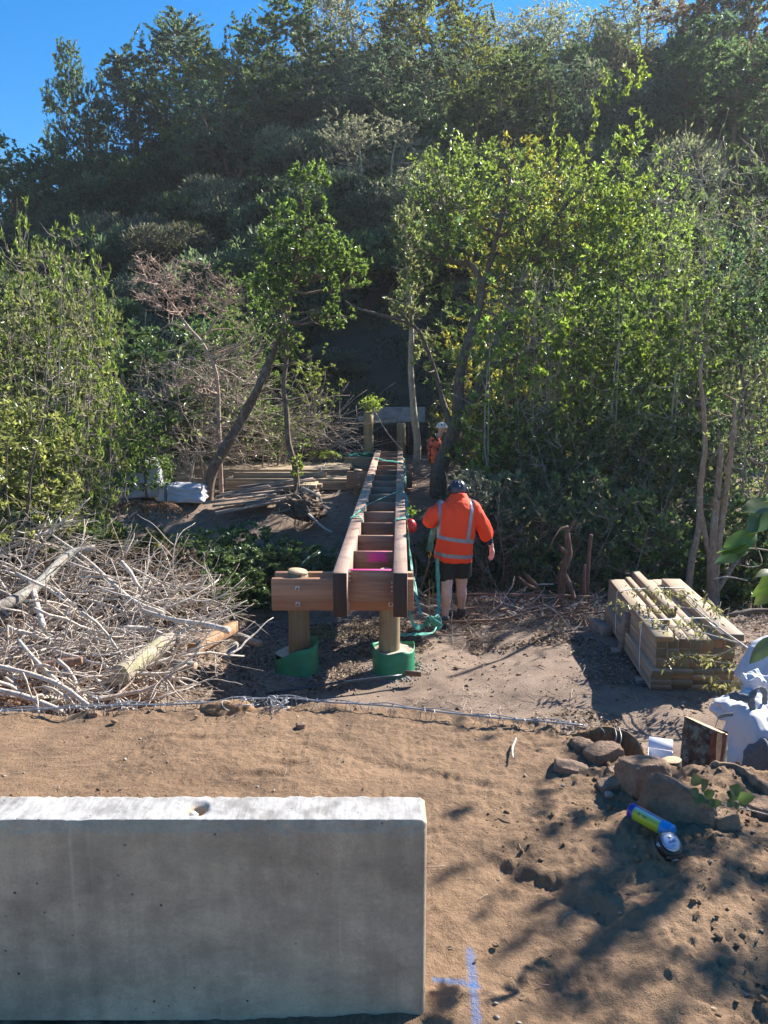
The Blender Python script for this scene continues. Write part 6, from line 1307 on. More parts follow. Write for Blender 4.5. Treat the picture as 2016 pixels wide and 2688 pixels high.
# ------------------------------------------------------------------ near plants
# tree outside the right edge of the picture: its crown throws the dappled shade on the soil
T = [([(6.0, 4.9, -1.0), (5.7, 4.8, .5), (5.2, 4.6, 1.7), (4.6, 4.4, 2.6), (4.0, 4.1, 3.1)], [.13, .11, .09, .06, .03]), ([(5.2, 4.6, 1.7), (5.2, 4.2, 2.5), (4.9, 3.7, 3.1)], [.06, .05, .02]), ([(5.5, 4.7, 1.1), (5.4, 5.2, 2.2), (4.9, 5.4, 3.2)], [.06, .05, .02])]
unique_tree('overhanging_tree', 'tree just beyond the right edge whose crown dapples the bare soil', (6.0, 4.9, -.9), T, [(4.35, 3.9, 2.9, 1.25, 1.15, .55), (5.1, 4.6, 3.1, 1.3, 1.2, .7), (3.85, 3.35, 2.6, .8, .7, .4), (4.6, 2.9, 2.5, .9, .7, .4), (3.75, 4.9, 2.8, .75, .6, .3), (3.35, 3.5, 2.7, .6, .8, .25), (5.0, 5.6, 2.9, 1.2, .8, .4), (4.2, 6.2, 3.0, .8, .6, .3)], BK['dark'], LM['mid'], MC['gr'], 760, 13, .068, 51, nlimb=14, thr=-.35, gfreq=2.2, asp=.45, bare=.15, limb_r=.02)
def ovate(name, base, tip, up, wd, mat, parent, droop=.15, fold=.18, wavy=.0, n=9, col=None, **kw):
    base, tip = np.array(base, float), np.array(tip, float); L = np.linalg.norm(tip - base); d = (tip - base) / L; up = nrm(np.array(up, float) - d * np.dot(up, d)); s = np.cross(d, up); V = []
    for i, t_ in enumerate(np.linspace(0, 1, n)):
        w_ = wd * L * .5 * (math.sin(math.pi * t_ ** .75) ** .85) if 0 < t_ < 1 else .0005
        for u in (-1, -.5, 0, .5, 1): V.append(base + d * L * t_ - up * droop * L * t_ ** 2 + s * w_ * u + up * (abs(u) * fold * w_ + wavy * L * math.sin(t_ * 9 + u) * abs(u)))
    i, j = np.meshgrid(np.arange(n - 1), np.arange(4), indexing='ij'); b_ = i * 5 + j
    o = part(name, np.array(V), np.stack([b_, b_ + 1, b_ + 6, b_ + 5], -1).reshape(-1, 4), mat, parent, True, attr={'tint': np.full(len(V), .35)}, **kw)
    if col: o.color = (*col, 1)
    return o
BIG = leafmat('broad_leaf', trans=.38, rough=.3, warmamt=.1)
D = 2.62; q = lambda x, y, d=0: P(x, y, D + d)
t = thing('ivy_sprig', 'sprig of large glossy green lobed leaves hanging in at the right edge', 'plant', tuple(q(2090, 1460)))
part('stem', *join([tube([q(2110, 1440), q(2040, 1447), q(1985, 1440), (q(1960, 1441))], [.004, .003, .0022, .0016], 5, 4), tube([q(1985, 1440), q(1980, 1400), q(1990, 1350)], [.0022, .002, .001], 5, 4), tube([q(1992, 1445), q(2000, 1480), q(1970, 1488), q(1940, 1482)], [.0015, .0014, .0012, .0008], 4, 4)]), M['twig'], t, True)
for (a, b_, u, wd, c) in (((1985, 1400), (1893, 1448), (0, -.5, 1), .62, 'gr'), ((1965, 1440), (1876, 1474), (.1, -.8, 1), .40, 'bl'), ((1972, 1428), (1880, 1438), (0, .2, 1), .45, 'lime'), ((2030, 1322), (1948, 1335), (0, -.4, 1), .75, 'gr'), ((2020, 1345), (1962, 1395), (-.5, -1, .3), .75, 'bl'), ((2000, 1350), (1980, 1400), (-1, .3, .5), .45, 'lime'), ((2060, 1300), (2008, 1310), (0, -.3, 1), .8, 'lime'), ((2025, 1420), (2050, 1500), (1, -.5, .5), .5, 'gr')):
    ovate('leaf', q(*a), q(*b_, -.02), u, wd, BIG, t, col=MC[c], wavy=.03)
t = thing('ivy_sprig', 'lower clump of yellow green pointed leaves at the right edge beside the post stack', 'plant', tuple(q(2090, 1570)))
part('stem', *tube([q(2110, 1520), q(2050, 1530), q(2010, 1540)], [.004, .003, .0015], 5, 4), M['twig'], t, True)
for (a, b_, u, wd, c) in (((2030, 1500), (1985, 1508), (0, -.4, 1), .5, 'gr'), ((2040, 1525), (1975, 1562), (-.2, -1, .8), .45, 'lime'), ((2035, 1545), (1983, 1585), (0, -1, .8), .6, 'yg'), ((2050, 1500), (1990, 1540), (0, -.5, 1), .5, 'yg')):
    ovate('leaf', q(*a), q(*b_, -.03), u, wd, BIG, t, col=MC[c])
t = thing('ivy_sprig', 'single dark pointed leaf pointing down left in front of the white bag', 'plant', tuple(q(2080, 1660))); ovate('leaf', q(2035, 1672), q(1966, 1742), (-.4, -1, .7), .42, BIG, t, col=MC['dk']); part('stem', *tube([q(2110, 1640), q(2070, 1655), q(2035, 1672)], .0016, 5, 4), M['twig'], t)
# weeds inside the bark ring
D = 2.46; t = thing('weed', 'leafy green seedling with pale backed leaves growing behind the slab rock', 'plant', tuple(G(1845, 2130, 0)))
part('stem', *join([tube([q(1850, 2150), q(1838, 2110), q(1825, 2075)], [.002, .0017, .001], 5, 4), tube([q(1815, 2070), q(1850, 2100), q(1890, 2125)], [.0012, .0014, .0014], 5, 4)]), M['twig'], t, True)
for (a, b_, u, wd, c) in (((1832, 2062), (1823, 2034), (-.3, -1, .2), .6, 'gy'), ((1850, 2075), (1848, 2046), (.3, -1, .1), .65, 'gy'), ((1835, 2085), (1813, 2073), (0, -.6, 1), .5, 'gy'), ((1845, 2085), (1826, 2110), (-.3, -.8, .8), .55, 'gr'), ((1862, 2095), (1880, 2135), (.3, -.8, .8), .6, 'gr'), ((1868, 2140), (1905, 2152), (0, -.6, 1), .5, 'lime'), ((1900, 2145), (1912, 2130), (.5, -.4, 1), .7, 'gr'), ((1845, 2110), (1852, 2140), (0, -.8, .8), .5, 'gr'), ((1850, 2100), (1868, 2112), (0, -.8, .8), .5, 'gy'), ((1865, 2150), (1885, 2162), (0, -.8, 1), .5, 'yg'), ((1855, 2120), (1830, 2135), (0, -.8, 1), .6, 'gr'), ((1870, 2110), (1895, 2105), (0, -.8, 1), .6, 'gr'), ((1860, 2130), (1850, 2160), (0, -.8, 1), .6, 'lime'), ((1850, 2090), (1875, 2078), (0, -.8, 1), .6, 'gr')):
    ovate('leaf', q(*a, -.0), q(*b_, -.02), (u[0], -.8, .55), wd * 1.25, BIG, t, col=MC[c])
t = thing('weed', 'dark green broad leafed weed in the shade inside the bark ring', 'plant', tuple(G(1935, 2120, 0)))
part('stem', *tube([G(1940, 2130, 0), q(1935, 2105, .1)], .0018, 5, 3), M['twig'], t)
for (a, b_, u, wd, c) in (((1930, 2095), (1912, 2080), (0, -.6, 1), .7, 'bl'), ((1935, 2098), (1982, 2090), (0, -.7, 1), .6, 'gr'), ((1925, 2100), (1910, 2118), (0, -.7, 1), .6, 'bl'), ((1930, 2105), (1935, 2125), (0, -.7, 1), .7, 'dk'), ((1940, 2088), (1920, 2066), (0, -.7, 1), .8, 'dk'), ((1940, 2100), (1960, 2118), (0, -.7, 1), .7, 'bl')): ovate('leaf', q(*a, .0), q(*b_, -.02), (u[0], -.8, .6), wd * 1.2, BIG, t, col=MC[c])
branchy('stick', 'thin white dry stem running from the seedling out to the right edge', [([G(1880, 2108, .03), G(1950, 2122, .035), G(2060, 2150, .03)], [.002, .0025, .003]), ([G(1905, 2085, .05), G(1970, 2125, .04)], [.0012, .0016])], M['stick'], 'stick')
# wilted leafy branch lying across the post stack
t = thing('leafy_branch', 'cut branch with drooping wilted leaves lying across the post stack', 'branch', tuple(P(1990, 1715, 5.6)))
mn = [P(2060, 1790, 5.0), P(2000, 1730, 5.3), P(1945, 1690, 5.6), P(1890, 1650, 5.85), P(1830, 1600, 6.3), P(1790, 1560, 6.6)]
L_ = [(mn, [.012, .011, .010, .008, .006, .004]), ([mn[2], P(1860, 1665, 5.8), P(1780, 1645, 5.9), P(1700, 1635, 6.0)], [.007, .005, .004, .002]), ([mn[2], P(1880, 1720, 5.75), P(1800, 1718, 5.8), P(1745, 1742, 5.82)], [.006, .004, .003, .002]), ([mn[3], P(1800, 1560, 6.5), P(1720, 1555, 6.8), P(1640, 1550, 7.0)], [.005, .004, .003, .002]), ([mn[4], P(1760, 1590, 6.4), P(1680, 1590, 6.5), P(1612, 1585, 6.6)], [.004, .003, .003, .0015]), ([mn[3], P(1840, 1640, 5.95), P(1790, 1632, 6.0)], [.004, .003, .002]), ([P(1890, 1650, 5.85), P(1880, 1600, 6.2), P(1858, 1570, 6.5)], [.004, .003, .002]), ([mn[1], P(1930, 1800, 5.4), P(1880, 1797, 5.5), P(1860, 1785, 5.55)], [.005, .003, .002, .001]), ([mn[1], P(1960, 1745, 5.4), P(1900, 1740, 5.6), P(1840, 1730, 5.7)], [.006, .004, .003, .002])]
part('branch_wood', *join([tube(a, b_, 6, 6) for a, b_ in L_]), M['stick'], t, True)
lp = []; ld = []; wr = rs(81)
for a, b_ in L_[1:]:
    qv, _ = smooth_line(np.array(a), 1, 22)
    for p in qv[len(qv) // 4:]:
        for _ in range(wr.integers(0, 5) if a[-1][1] > 6.4 else wr.integers(0, 3)): lp.append(p + wr.normal(size=3) * .028); ld.append(np.array([wr.normal(0, .8), wr.normal(0, .8), -.8]))
lp, ld = np.array(lp), np.array(ld); V, F = leaves(lp, ld, .062, .34, wr, .35); o = part('wilted_leaves', V, F, LM['mid'], t, attr={'tint': np.repeat(wr.uniform(0, 1, len(lp)), 4)}, kind='stuff'); o.color = (.15, .16, .075, 1)
t = thing('dead_leaf', 'curled yellow brown dead leaf hanging by the white bag straps', 'leaf', tuple(P(1930, 1790, 5.0)))
for a, b_ in (((1930, 1788), (1918, 1808)), ((1932, 1788), (1945, 1812)), ((1935, 1790), (1952, 1798)), ((1925, 1790), (1938, 1780))): ovate('leaflet', P(*a, 5.0), P(*b_, 4.98), (0, -1, .3), .6, plain('dead_leaf', (.42, .28, .10), .7), t, wavy=.06)
# fern by the long stack, orange dead ferns by the bag, leaf tuft on the pile
def fern(label, c, R_, n, mat, col, seed, up=.5, cat='fern'):
    r_ = rs(seed); lp = []; ld = []; st = []
    for k in range(n):
        a = r_.uniform(0, 6.28); t_ = np.linspace(0, 1, 12); L = R_ * r_.uniform(.7, 1.1); f = np.stack([np.cos(a) * L * t_ * .85, np.sin(a) * L * t_ * .85, L * (up * 1.5 * t_ - 1.0 * t_ ** 2)], -1) + c; st.append(f)
        for i in range(1, 12):
            for s in (-1, 1):
                for _ in range(2): lp.append(f[i] + r_.normal(size=3) * .004); ld.append(np.array([-math.sin(a) * s, math.cos(a) * s, -.15]) + .35 * nrm(f[i] - f[i - 1]) + r_.normal(size=3) * .1)
    t = thing('fern', label, cat, tuple(c)); part('stems', *tubes(np.array(st), np.tile(np.linspace(.004, .0015, 12), (n, 1))), M['twig'], t)
    V, F = leaves(np.array(lp), np.array(ld), R_ * .17, .25, r_, .1, up=1); o = part('fronds', V, F, mat, t, attr={'tint': np.repeat(r_.uniform(0, 1, len(lp)), 4)}, kind='stuff'); o.color = (*col, 1)
fern('light green fern right of the long strapped stack', P(855, 1200, 17.8), .55, 14, LM['mid'], MC['lime'], 1, .7)
fern('orange dead fern in front of the upright bulk bag', P(360, 1330, 10.6), .5, 14, M['rust_leaf'], (1, 1, 1), 2, .5)
fern('second orange dead fern left of the upright bulk bag', P(425, 1335, 10.4), .45, 12, M['rust_leaf'], (1, 1, 1), 3, .5)
fern('pale green fern frond on the left above the curved log', P(75, 1360, 8.6), .5, 9, LM['deep'], MC['bl'], 4, .6)
fern('dark fern hanging over the gully beside the left hand bearer', P(870, 1460, 8.8), .55, 12, LM['deep'], MC['bl'], 5, .4)
plant('bush', (P(1235, 1270, 10.0)[0], 10.0, P(1235, 1345, 10.0)[2]), 'silvery shrub tuft behind the helmet of the worker in orange', cat='shrub', name='shrub', scale=.32, col=(.18, .21, .15))
wr = rs(83); c = P(975, 1062, 18.7); lp = c + wr.normal(size=(420, 3)) * np.array([.12, .10, .08]); V, F = leaves(lp, wr.normal(size=lp.shape) + np.array([0, 0, .5]), .09, .4, wr)
t = thing('leafy_sprig', 'tuft of bright leaves sprouting over the top of the tall left pile', 'plant', tuple(c)); o = part('foliage', V, F, LM['mid'], t, attr={'tint': np.repeat(wr.uniform(0, 1, 420), 4)}, kind='stuff'); o.color = (*MC['lime'], 1)
part('stem', *tube([c, P(998, 1105, 18.2), P(1020, 1140, 18.0), P(1055, 1180, 17.8)], [.008, .012, .013, .016], 5, 4), M['twig'], t)
wr = rs(84); c = P(1078, 1345, 10.4); lp = c + wr.normal(size=(60, 3)) * .05; V, F = leaves(lp, wr.normal(size=lp.shape) + np.array([0, 0, .5]), .06, .5, wr); t = thing('seedling', 'small bright green seedling beside the right hand bearer', 'plant', tuple(c)); o = part('foliage', V, F, LM['mid'], t, attr={'tint': np.repeat(wr.uniform(0, 1, 60), 4)}); o.color = (*MC['lime'], 1)
V, F = tube([c, c - np.array([0, 0, .35])], .004, 5); part('stem', V, F, M['twig'], t)
# grass tufts near the gully lip
gp = []; 
for k in range(1500): px, py = wr.normal(835, 30), wr.normal(1648, 12); c = G(px, py, -1.15); gp.append((c[0], c[1], gz(c[0], c[1])))
gp = np.array(gp); V, F = leaves(gp, wr.normal(size=gp.shape) * .7 + np.array([0, 0, .8]), .035, .12, wr); o = tag(add('grass', mesh_np('grass', V, F, False, {'tint': np.repeat(wr.uniform(size=len(gp)), 4)}), LM['mid']), kind='stuff'); o.color = (.20, .22, .07, 1)
# ------------------------------------------------------------------ green lifting slings
def slingmat():
    b = NB('green_sling'); v = b.objr(); n = b.noise(v, 9, 5, .65); w_ = b.noise(b.mapping(v, (160, 160, 160)), 1, 2); c = b.ramp(n, [(.35, (.035, .23, .18)), (.55, (.10, .37, .29)), (.75, (.32, .52, .44))])
    b.pbr(c, .6, b.bump(w_, .3, .003)); return b.m
M['sling'] = slingmat(); M['net'] = plain('green_net', (.03, .30, .22), .6, .4, 14, .4)
t = thing('lifting_sling', 'long faded green lifting sling draped across both bearers and down to the ground', 'sling', (0.1, 9.5, -.1))
Q = P
bl = lambda y: bx(y) - sep; br = lambda y: bx(y) + sep
def strapo(pts, wid, side, seed, name='webbing'):
    V, F = ribbon(pts, wid, side, res=8, thick=.004, ripple=.010, seed=seed); part(name, V, F, M['sling'], t, True)
e = .012
strapo([(bl(9.15) - BW / 2 - .015, 9.15, BT - .12), (bl(9.2) - BW / 2 + .01, 9.2, BT + e), (bl(9.35), 9.4, BT + .03), (bl(9.9) + .09, 9.9, BT + .04), (bx(10.3), 10.4, BT + .045), (br(10.8) - .1, 10.9, BT + .05), (br(11.2), 11.2, BT + e + .01), (br(11.1) + BW / 2 + .02, 11.05, BT - .02), (br(10.5) + BW / 2 + .03, 10.5, BT - .12), (br(9.8) + BW / 2 + .04, 9.7, BT - .2)], .085, (.5, .8, .1), 1)
strapo([(bl(9.15) + BW / 2 + .012, 9.1, BT - .26), (bl(9.15) + BW / 2 + .014, 9.12, BT - .06), (bl(9.15) + BW / 2 - .01, 9.15, BT + e + .008), (bl(9.15), 9.17, BT + e + .01), (bl(9.15) - BW / 2, 9.15, BT + e), (bl(9.15) - BW / 2 - .015, 9.13, BT - .08), (bl(9.15) - BW / 2 - .018, 9.13, BT - .3)], .07, (0, 1, 0), 2)
strapo([(br(9.0) - BW / 2 - .012, 9.0, BT - .05), (br(9.0) - BW / 2 + .0, 9.0, BT + e), (br(9.0), 9.05, BT + e + .012), (br(9.0) + BW / 2, 9.1, BT + e), (br(9.0) + BW / 2 + .03, 9.05, BT - .1), (br(9) + BW / 2 + .05, 8.8, BT - .45), Q(1092, 1540, 8.4), Q(1101, 1600, 8.1)], .07, (0, 1, .1), 3)
strapo([(br(9.8) + BW / 2 + .03, 9.75, BT - .15), (br(9.3) + BW / 2 + .045, 9.3, BT - .35), Q(1080, 1480, 8.6), Q(1088, 1550, 8.3), Q(1106, 1612, 8.0)], .06, (.3, 1, 0), 4)
strapo([Q(1074, 1560, 7.9), Q(1074, 1600, 7.75), Q(1082, 1634, 7.7), Q(1098, 1648, 7.75), Q(1115, 1640, 7.9), Q(1135, 1624, 8.05), Q(1150, 1618, 8.1)], .055, (.2, .3, 1), 5)
strapo([Q(1045, 1668, 7.75), Q(1075, 1664, 7.72), Q(1110, 1665, 7.72), Q(1135, 1660, 7.75), Q(1146, 1640, 7.9), Q(1140, 1622, 8.0), Q(1150, 1612, 8.1)], .05, (0, 1, .2), 6)
strapo([Q(1149, 1462, 8.30), Q(1149, 1500, 8.28), Q(1151, 1545, 8.24), Q(1152, 1590, 8.18), Q(1148, 1616, 8.1), Q(1140, 1630, 7.95)], .048, (1, .4, 0), 7)
for k in range(5):
    r_ = rs(k + 5); c = Q(1143, 1625, 7.95) + r_.normal(size=3) * .03; strapo([c + r_.normal(size=3) * .05 for _ in range(4)], .05, nrm(r_.normal(size=3)), 20 + k, 'knot')
strapo([Q(1142, 1380, 8.62), Q(1137, 1400, 8.6), Q(1131, 1425, 8.6), Q(1128, 1447, 8.6)], .07, (1, .2, 0), 8, 'bundle'); strapo([Q(1142, 1380, 8.66), Q(1133, 1400, 8.66), Q(1129, 1447, 8.62)], .05, (1, -.3, 0), 9, 'bundle')
cp_ = np.array([Q(1128, 1450, 8.6), Q(1126, 1475, 8.6), Q(1119, 1500, 8.65), Q(1108, 1535, 8.75), Q(1101, 1562, 8.85)]); qv, _ = smooth_line(cp_, 1, 12); V = []; 
tt = thing('chain', 'thin rusty chain with a small yellow hook hanging from the sling in the worker hand', 'chain', tuple(cp_[0])); ls = []
seg = np.linalg.norm(np.diff(qv, axis=0), axis=1).cumsum(); nL = int(seg[-1] / .022)
for k in range(nL):
    s = k / nL * (len(qv) - 1); i = int(s); c = qv[i] + (qv[min(i + 1, len(qv) - 1)] - qv[i]) * (s - i); d = nrm(qv[min(i + 1, len(qv) - 1)] - qv[i]); u = nrm(np.cross(d, [0, 1, 0.3])); u = u if k % 2 else np.cross(d, u); th = np.linspace(0, 2 * np.pi, 9); ls.append(c + np.cos(th)[:, None] * d * .015 + np.sin(th)[:, None] * u * .008)
part('links', *tubes(np.array(ls), np.full((nL, 9), .0035), 4), plain('chain_steel', (.20, .15, .10), .5, .3, 60, .1, Metallic=.5), tt, kind='stuff')
V, F = tube([Q(1128, 1446, 8.6), Q(1131, 1452, 8.59), Q(1130, 1460, 8.59), Q(1126, 1462, 8.59), Q(1125, 1457, 8.59)], .008, 8, 4); part('hook', V, F, plain('yellow_hook', (.65, .42, .03), .5), tt, True)
t = thing('lifting_sling', 'dark green sling lying across the far end of the bridge frame', 'sling', (0.1, 15.5, -.1))
strapo([(bl(16.2), 16.3, BT + e), (bl(16.0) + .07, 16.0, BT + .03), (bx(15.6) - .05, 15.7, BT + .02), (bx(15.4) + .1, 15.5, BT + .03), (br(15.2) - .05, 15.3, BT + e + .01), (br(15.0) + BW / 2 + .02, 15.1, BT - .02), (br(14.6) + BW / 2 + .03, 14.6, BT - .2), (br(13.8) + BW / 2 + .03, 13.6, BT - .25)], .09, (.4, .8, .1), 11)
strapo([(br(16.3) - BW / 2, 16.3, BT + e), (br(16.3) + BW / 2, 16.2, BT + e), (br(16.2) + BW / 2 + .03, 16.0, BT - .1), (br(15.5) + BW / 2 + .03, 15.3, BT - .15)], .08, (.2, 1, 0), 12)
t = thing('green_netting', 'crumpled green netting on top of the square plank stack', 'netting', tuple(P(945, 1196, 18.3)))
for k in range(12):
    r_ = rs(k + 40); c = P(r_.uniform(912, 985), r_.uniform(1193, 1200), r_.uniform(18.0, 18.6)); V, F = ribbon([c + np.array([x * .12, r_.normal(0, .06), abs(r_.normal(0, .03))]) for x in np.arange(-2, 3)], .13, nrm(np.array([0.2, 1, r_.normal(0, .5)])), res=5, ripple=.03, seed=k); part('net', V, F, M['net'], t, True)
c = P(1077, 1379, 9.7); t = thing('red_helmet', 'rounded red plastic helmet half hidden behind the right hand bearer', 'helmet', tuple(c)); V, F = loft([(c[0], c[1], c[2] + z, rr, rr * 1.1) for z, rr in ((-.09, .02), (-.088, .06), (-.06, .082), (-.02, .085), (.03, .078), (.06, .060), (.082, .035), (.09, .01))], 24); part('shell', V, F, plain('red_plastic', (.55, .03, .02), .35, .05), t, True)

# ------------------------------------------------------------------ people
def remesh(parts, voxel, smooth=4, disp=None, name='body'):
    V, F = join(parts); me = mesh_np(name, V, F); o = bpy.data.objects.new('tmp_' + name, me); COL.objects.link(o)
    m = o.modifiers.new('r', 'REMESH'); m.mode = 'VOXEL'; m.voxel_size = voxel; s = o.modifiers.new('s', 'SMOOTH'); s.iterations = smooth; s.factor = .5
    bpy.context.view_layer.update(); ev = o.evaluated_get(bpy.context.evaluated_depsgraph_get()); me2 = bpy.data.meshes.new_from_object(ev); bpy.data.objects.remove(o)
    n = len(me2.vertices); co = np.empty(n * 3, np.float32); me2.vertices.foreach_get('co', co); co = co.reshape(-1, 3)
    if disp is not None:
        no = np.empty(n * 3, np.float32); me2.vertices.foreach_get('normal', no); co = co + no.reshape(-1, 3) * disp(co)[:, None]
        me2.vertices.foreach_set('co', co.astype(np.float32).ravel())
    me2.polygons.foreach_set('use_smooth', np.ones(len(me2.polygons), bool)); me2.update(); me2.name = name; return me2
def addw(name, me, mat, parent, **kw):
    off = Vector((0, 0, 0)); r_ = parent
    while r_ is not None: off = off + r_.location; r_ = r_.parent
    me.transform(Matrix.Translation(-off)); me.materials.clear(); me.materials.append(mat); return add(name, me, None, parent, **kw)
def limb(pts, rad, res=5, sides=18):
    q, r = smooth_line(pts, rad, res); d0 = nrm(q[0] - q[1]); d1 = nrm(q[-1] - q[-2])
    q = np.vstack([q[0] + d0 * r[0] * .9, q[0] + d0 * r[0] * .6, q, q[-1] + d1 * r[-1] * .6, q[-1] + d1 * r[-1] * .9]); r = np.concatenate([[r[0] * .35, r[0] * .8], r, [r[-1] * .8, r[-1] * .35]]); return tubes(q[None], r[None], sides)
def ell(c, rad, rot=(0, 0, 0)): return lump(c, rad, rot, amp=0, det=0, sub=3)
def skinmat(name, col):
    b = NB(name); n = b.noise(b.obj(), 25, 5); c = b.ramp(n, [(.35, tuple(x * .82 for x in col)), (.65, col)]); b.pbr(c, .5, Subsurface_Weight=.08); return b.m
M['skin'] = skinmat('skin', (.74, .46, .36))
def fabric(name, col, rough=.75, bumps=.4):
    b = NB(name); v = b.obj(); w_ = b.noise(b.mapping(v, (260, 260, 260)), 1, 2); f = b.noise(b.mapping(v, (9, 9, 4)), 1, 5, .6); c = b.ramp(f, [(.3, tuple(x * .9 for x in col)), (.7, tuple(min(1, x * 1.06) for x in col))])
    b.pbr(c, rough, b.bump(b.math('ADD', b.math('MULTIPLY', w_, .12), b.math('MULTIPLY', f, .9)), bumps, .02)); return b.m
def hand(wrist, tipdir, palmn, L=.185, curl=.5, thumb=1, spread=.25):
    """palm + five bent fingers as closed tubes"""
    d = nrm(np.array(tipdir, float)); n = nrm(np.array(palmn, float) - d * np.dot(palmn, d)); s = np.cross(d, n) * thumb; w_ = np.array(wrist, float); ps = []
    for u in (-.028, -.010, .008, .026): ps.append(limb([w_, w_ + d * .045 + s * u * .8, w_ + d * .088 + s * u], [.017, .016, .013], 3, 10))
    for u, l, sp_ in ((-.031, .062, -.5), (-.011, .078, -.15), (.009, .084, .1), (.029, .074, .35)):
        b0 = w_ + d * .085 + s * u; dd = nrm(d + s * sp_ * spread); p1 = b0 + dd * l * .45 + n * l * .12 * curl; p2 = p1 + nrm(dd + n * curl) * l * .32; p3 = p2 + nrm(dd * .6 + n * curl * 1.6) * l * .28; ps.append(limb([b0, p1, p2, p3], [.0105, .0095, .0085, .007], 3, 10))
    b0 = w_ + d * .025 + s * .022; p1 = b0 + nrm(d * .7 + s * .8 + n * .3) * .045; p2 = p1 + nrm(d + s * .25 + n * .4) * .034; ps.append(limb([b0, p1, p2, p2 + nrm(d + n * .5) * .02], [.015, .0125, .011, .008], 3, 10)); return ps
A = lambda x, y, d: P(x, y, d)
Dm = 8.42
man = thing('person', 'worker in bright orange shirt with silver bands, black shorts and dark helmet, seen from behind', 'person', tuple(A(1190, 1640, 8.42)))
hipL, hipR = A(1176, 1452, 8.42), A(1212, 1452, 8.44); knL, knR = A(1173, 1540, 8.34), A(1211, 1540, 8.52); anL, anR = A(1169, 1618, 8.34), A(1212, 1600, 8.64)
shL, shR = A(1160, 1326, 8.44), A(1241, 1327, 8.44); elL, elR = A(1126, 1368, 8.38), A(1274, 1392, 8.44); wrL, wrR = A(1141, 1376, 8.60), A(1290, 1434, 8.52)
neck = A(1205, 1304, 8.50); head = A(1203, 1283, 8.56); chest = (shL + shR) / 2 - np.array([0, 0, .06]); pel = (hipL + hipR) / 2
def cyc(kn, an, sgn):
    m = kn + (an - kn) * .28 - np.array([0, .022, 0]); m2 = kn + (an - kn) * .62 - np.array([0, .006, 0]); return [kn, m, m2, an]
bp = [limb([pel, pel * .5 + chest * .5, chest - [0, 0, .05]], [.13, .125, .11]), limb([shL + [.03, 0, -.03], shR - [.03, 0, .03]], [.055, .055]), limb([chest, neck, head], [.07, .058, .056]),
      ell(head, (.072, .086, .090)), ell(head + [0, .085, -.045], (.045, .035, .04)), ell(head + [0, .105, -.01], (.012, .02, .02)), ell(head + [-.072, 0, -.01], (.012, .02, .032)), ell(head + [.072, 0, -.01], (.012, .02, .032)),
      limb([hipL, hipL * .5 + knL * .5, knL], [.085, .080, .062]), limb(cyc(knL, anL, 1), [.060, .063, .048, .035]), limb([anL, anL - [0, 0, .06]], [.036, .04]),
      limb([hipR, hipR * .5 + knR * .5, knR], [.085, .080, .060]), limb(cyc(knR, anR, 1), [.058, .061, .046, .034]), limb([anR, anR - [0, 0, .06]], [.035, .04]),
      limb([shL, elL], [.055, .043]), limb([elL, wrL], [.042, .028]), limb([shR, elR], [.055, .044]), limb([elR, elR * .5 + wrR * .5, wrR], [.044, .039, .027])]
bp += hand(wrR, (.10, .05, -1), (-.6, -.3, .1), curl=.7, thumb=-1) + hand(wrL, (.75, .35, .05), (.1, .3, -1), curl=1.4, thumb=1)
addw('body', remesh(bp, .0065, 3), M['skin'], man)
# hair at the nape
V, F = lump(head + [0, -.012, -.035], (.077, .085, .062), amp=.03, det=.02, sub=4); part('hair', V, F, plain('dark_red_hair', (.07, .025, .02), .8, .3, 90, .6), man, True)
# shirt
def ringp(x0, x1, y, ry, d=0, tilt=0): a, b_ = A(x0, y, Dm + d), A(x1, y, Dm + d); return ((a[0] + b_[0]) / 2, Dm + d, (a[2] + b_[2]) / 2, (b_[0] - a[0]) / 2, ry, 0, tilt, 0)
rg = [ringp(1139, 1238, 1470, .155, 0, -.11), ringp(1140, 1240, 1455, .158, 0, -.10), ringp(1143, 1242, 1436, .16, 0, -.08), ringp(1147, 1244, 1414, .158, 0, -.07), ringp(1150, 1245, 1392, .155, 0, -.05), ringp(1151, 1246, 1370, .155, .01, -.03), ringp(1151, 1247, 1348, .155, .02, 0), ringp(1153, 1248, 1332, .145, .03, 0), ringp(1163, 1243, 1320, .125, .04, 0), ringp(1176, 1232, 1310, .10, .055, 0), ringp(1184, 1226, 1303, .078, .065, 0), ringp(1185, 1224, 1296, .073, .075, 0)]
torso = loft(rg, 40, power=2.5)
sl = [torso, limb([shL - [.0, 0, .02], shL * .45 + elL * .55, elL + [0, 0, .0]], [.082, .086, .076]), limb([elL, elL * .45 + wrL * .55 + [0, .01, 0]], [.074, .062]),
      limb([shR - [0, 0, .02], shR * .5 + elR * .5, elR], [.082, .083, .078]), limb([elR, elR * .72 + wrR * .28], [.080, .078])]
def wr_shirt(co):
    z = co[:, 2]; x = co[:, 0]; hemw = sst(-.35, -.75, z)
    return .013 * fbm(np.column_stack([x * 7 + z * 3, co[:, 1] * 7, z * 4]), 3, 3) + .012 * np.abs(fbm(np.column_stack([x * 16, co[:, 1] * 14, z * 5 + x * 6]), 4, 2)) + .004 * hemw * np.sin(x * 60)
ms = remesh(sl, .0105, 5, wr_shirt, 'shirt'); M['hivis'] = fabric('orange_fabric', (1.0, .058, .006)); b_ = M['hivis'].node_tree.nodes
shirt = addw('shirt', ms, M['hivis'], man)
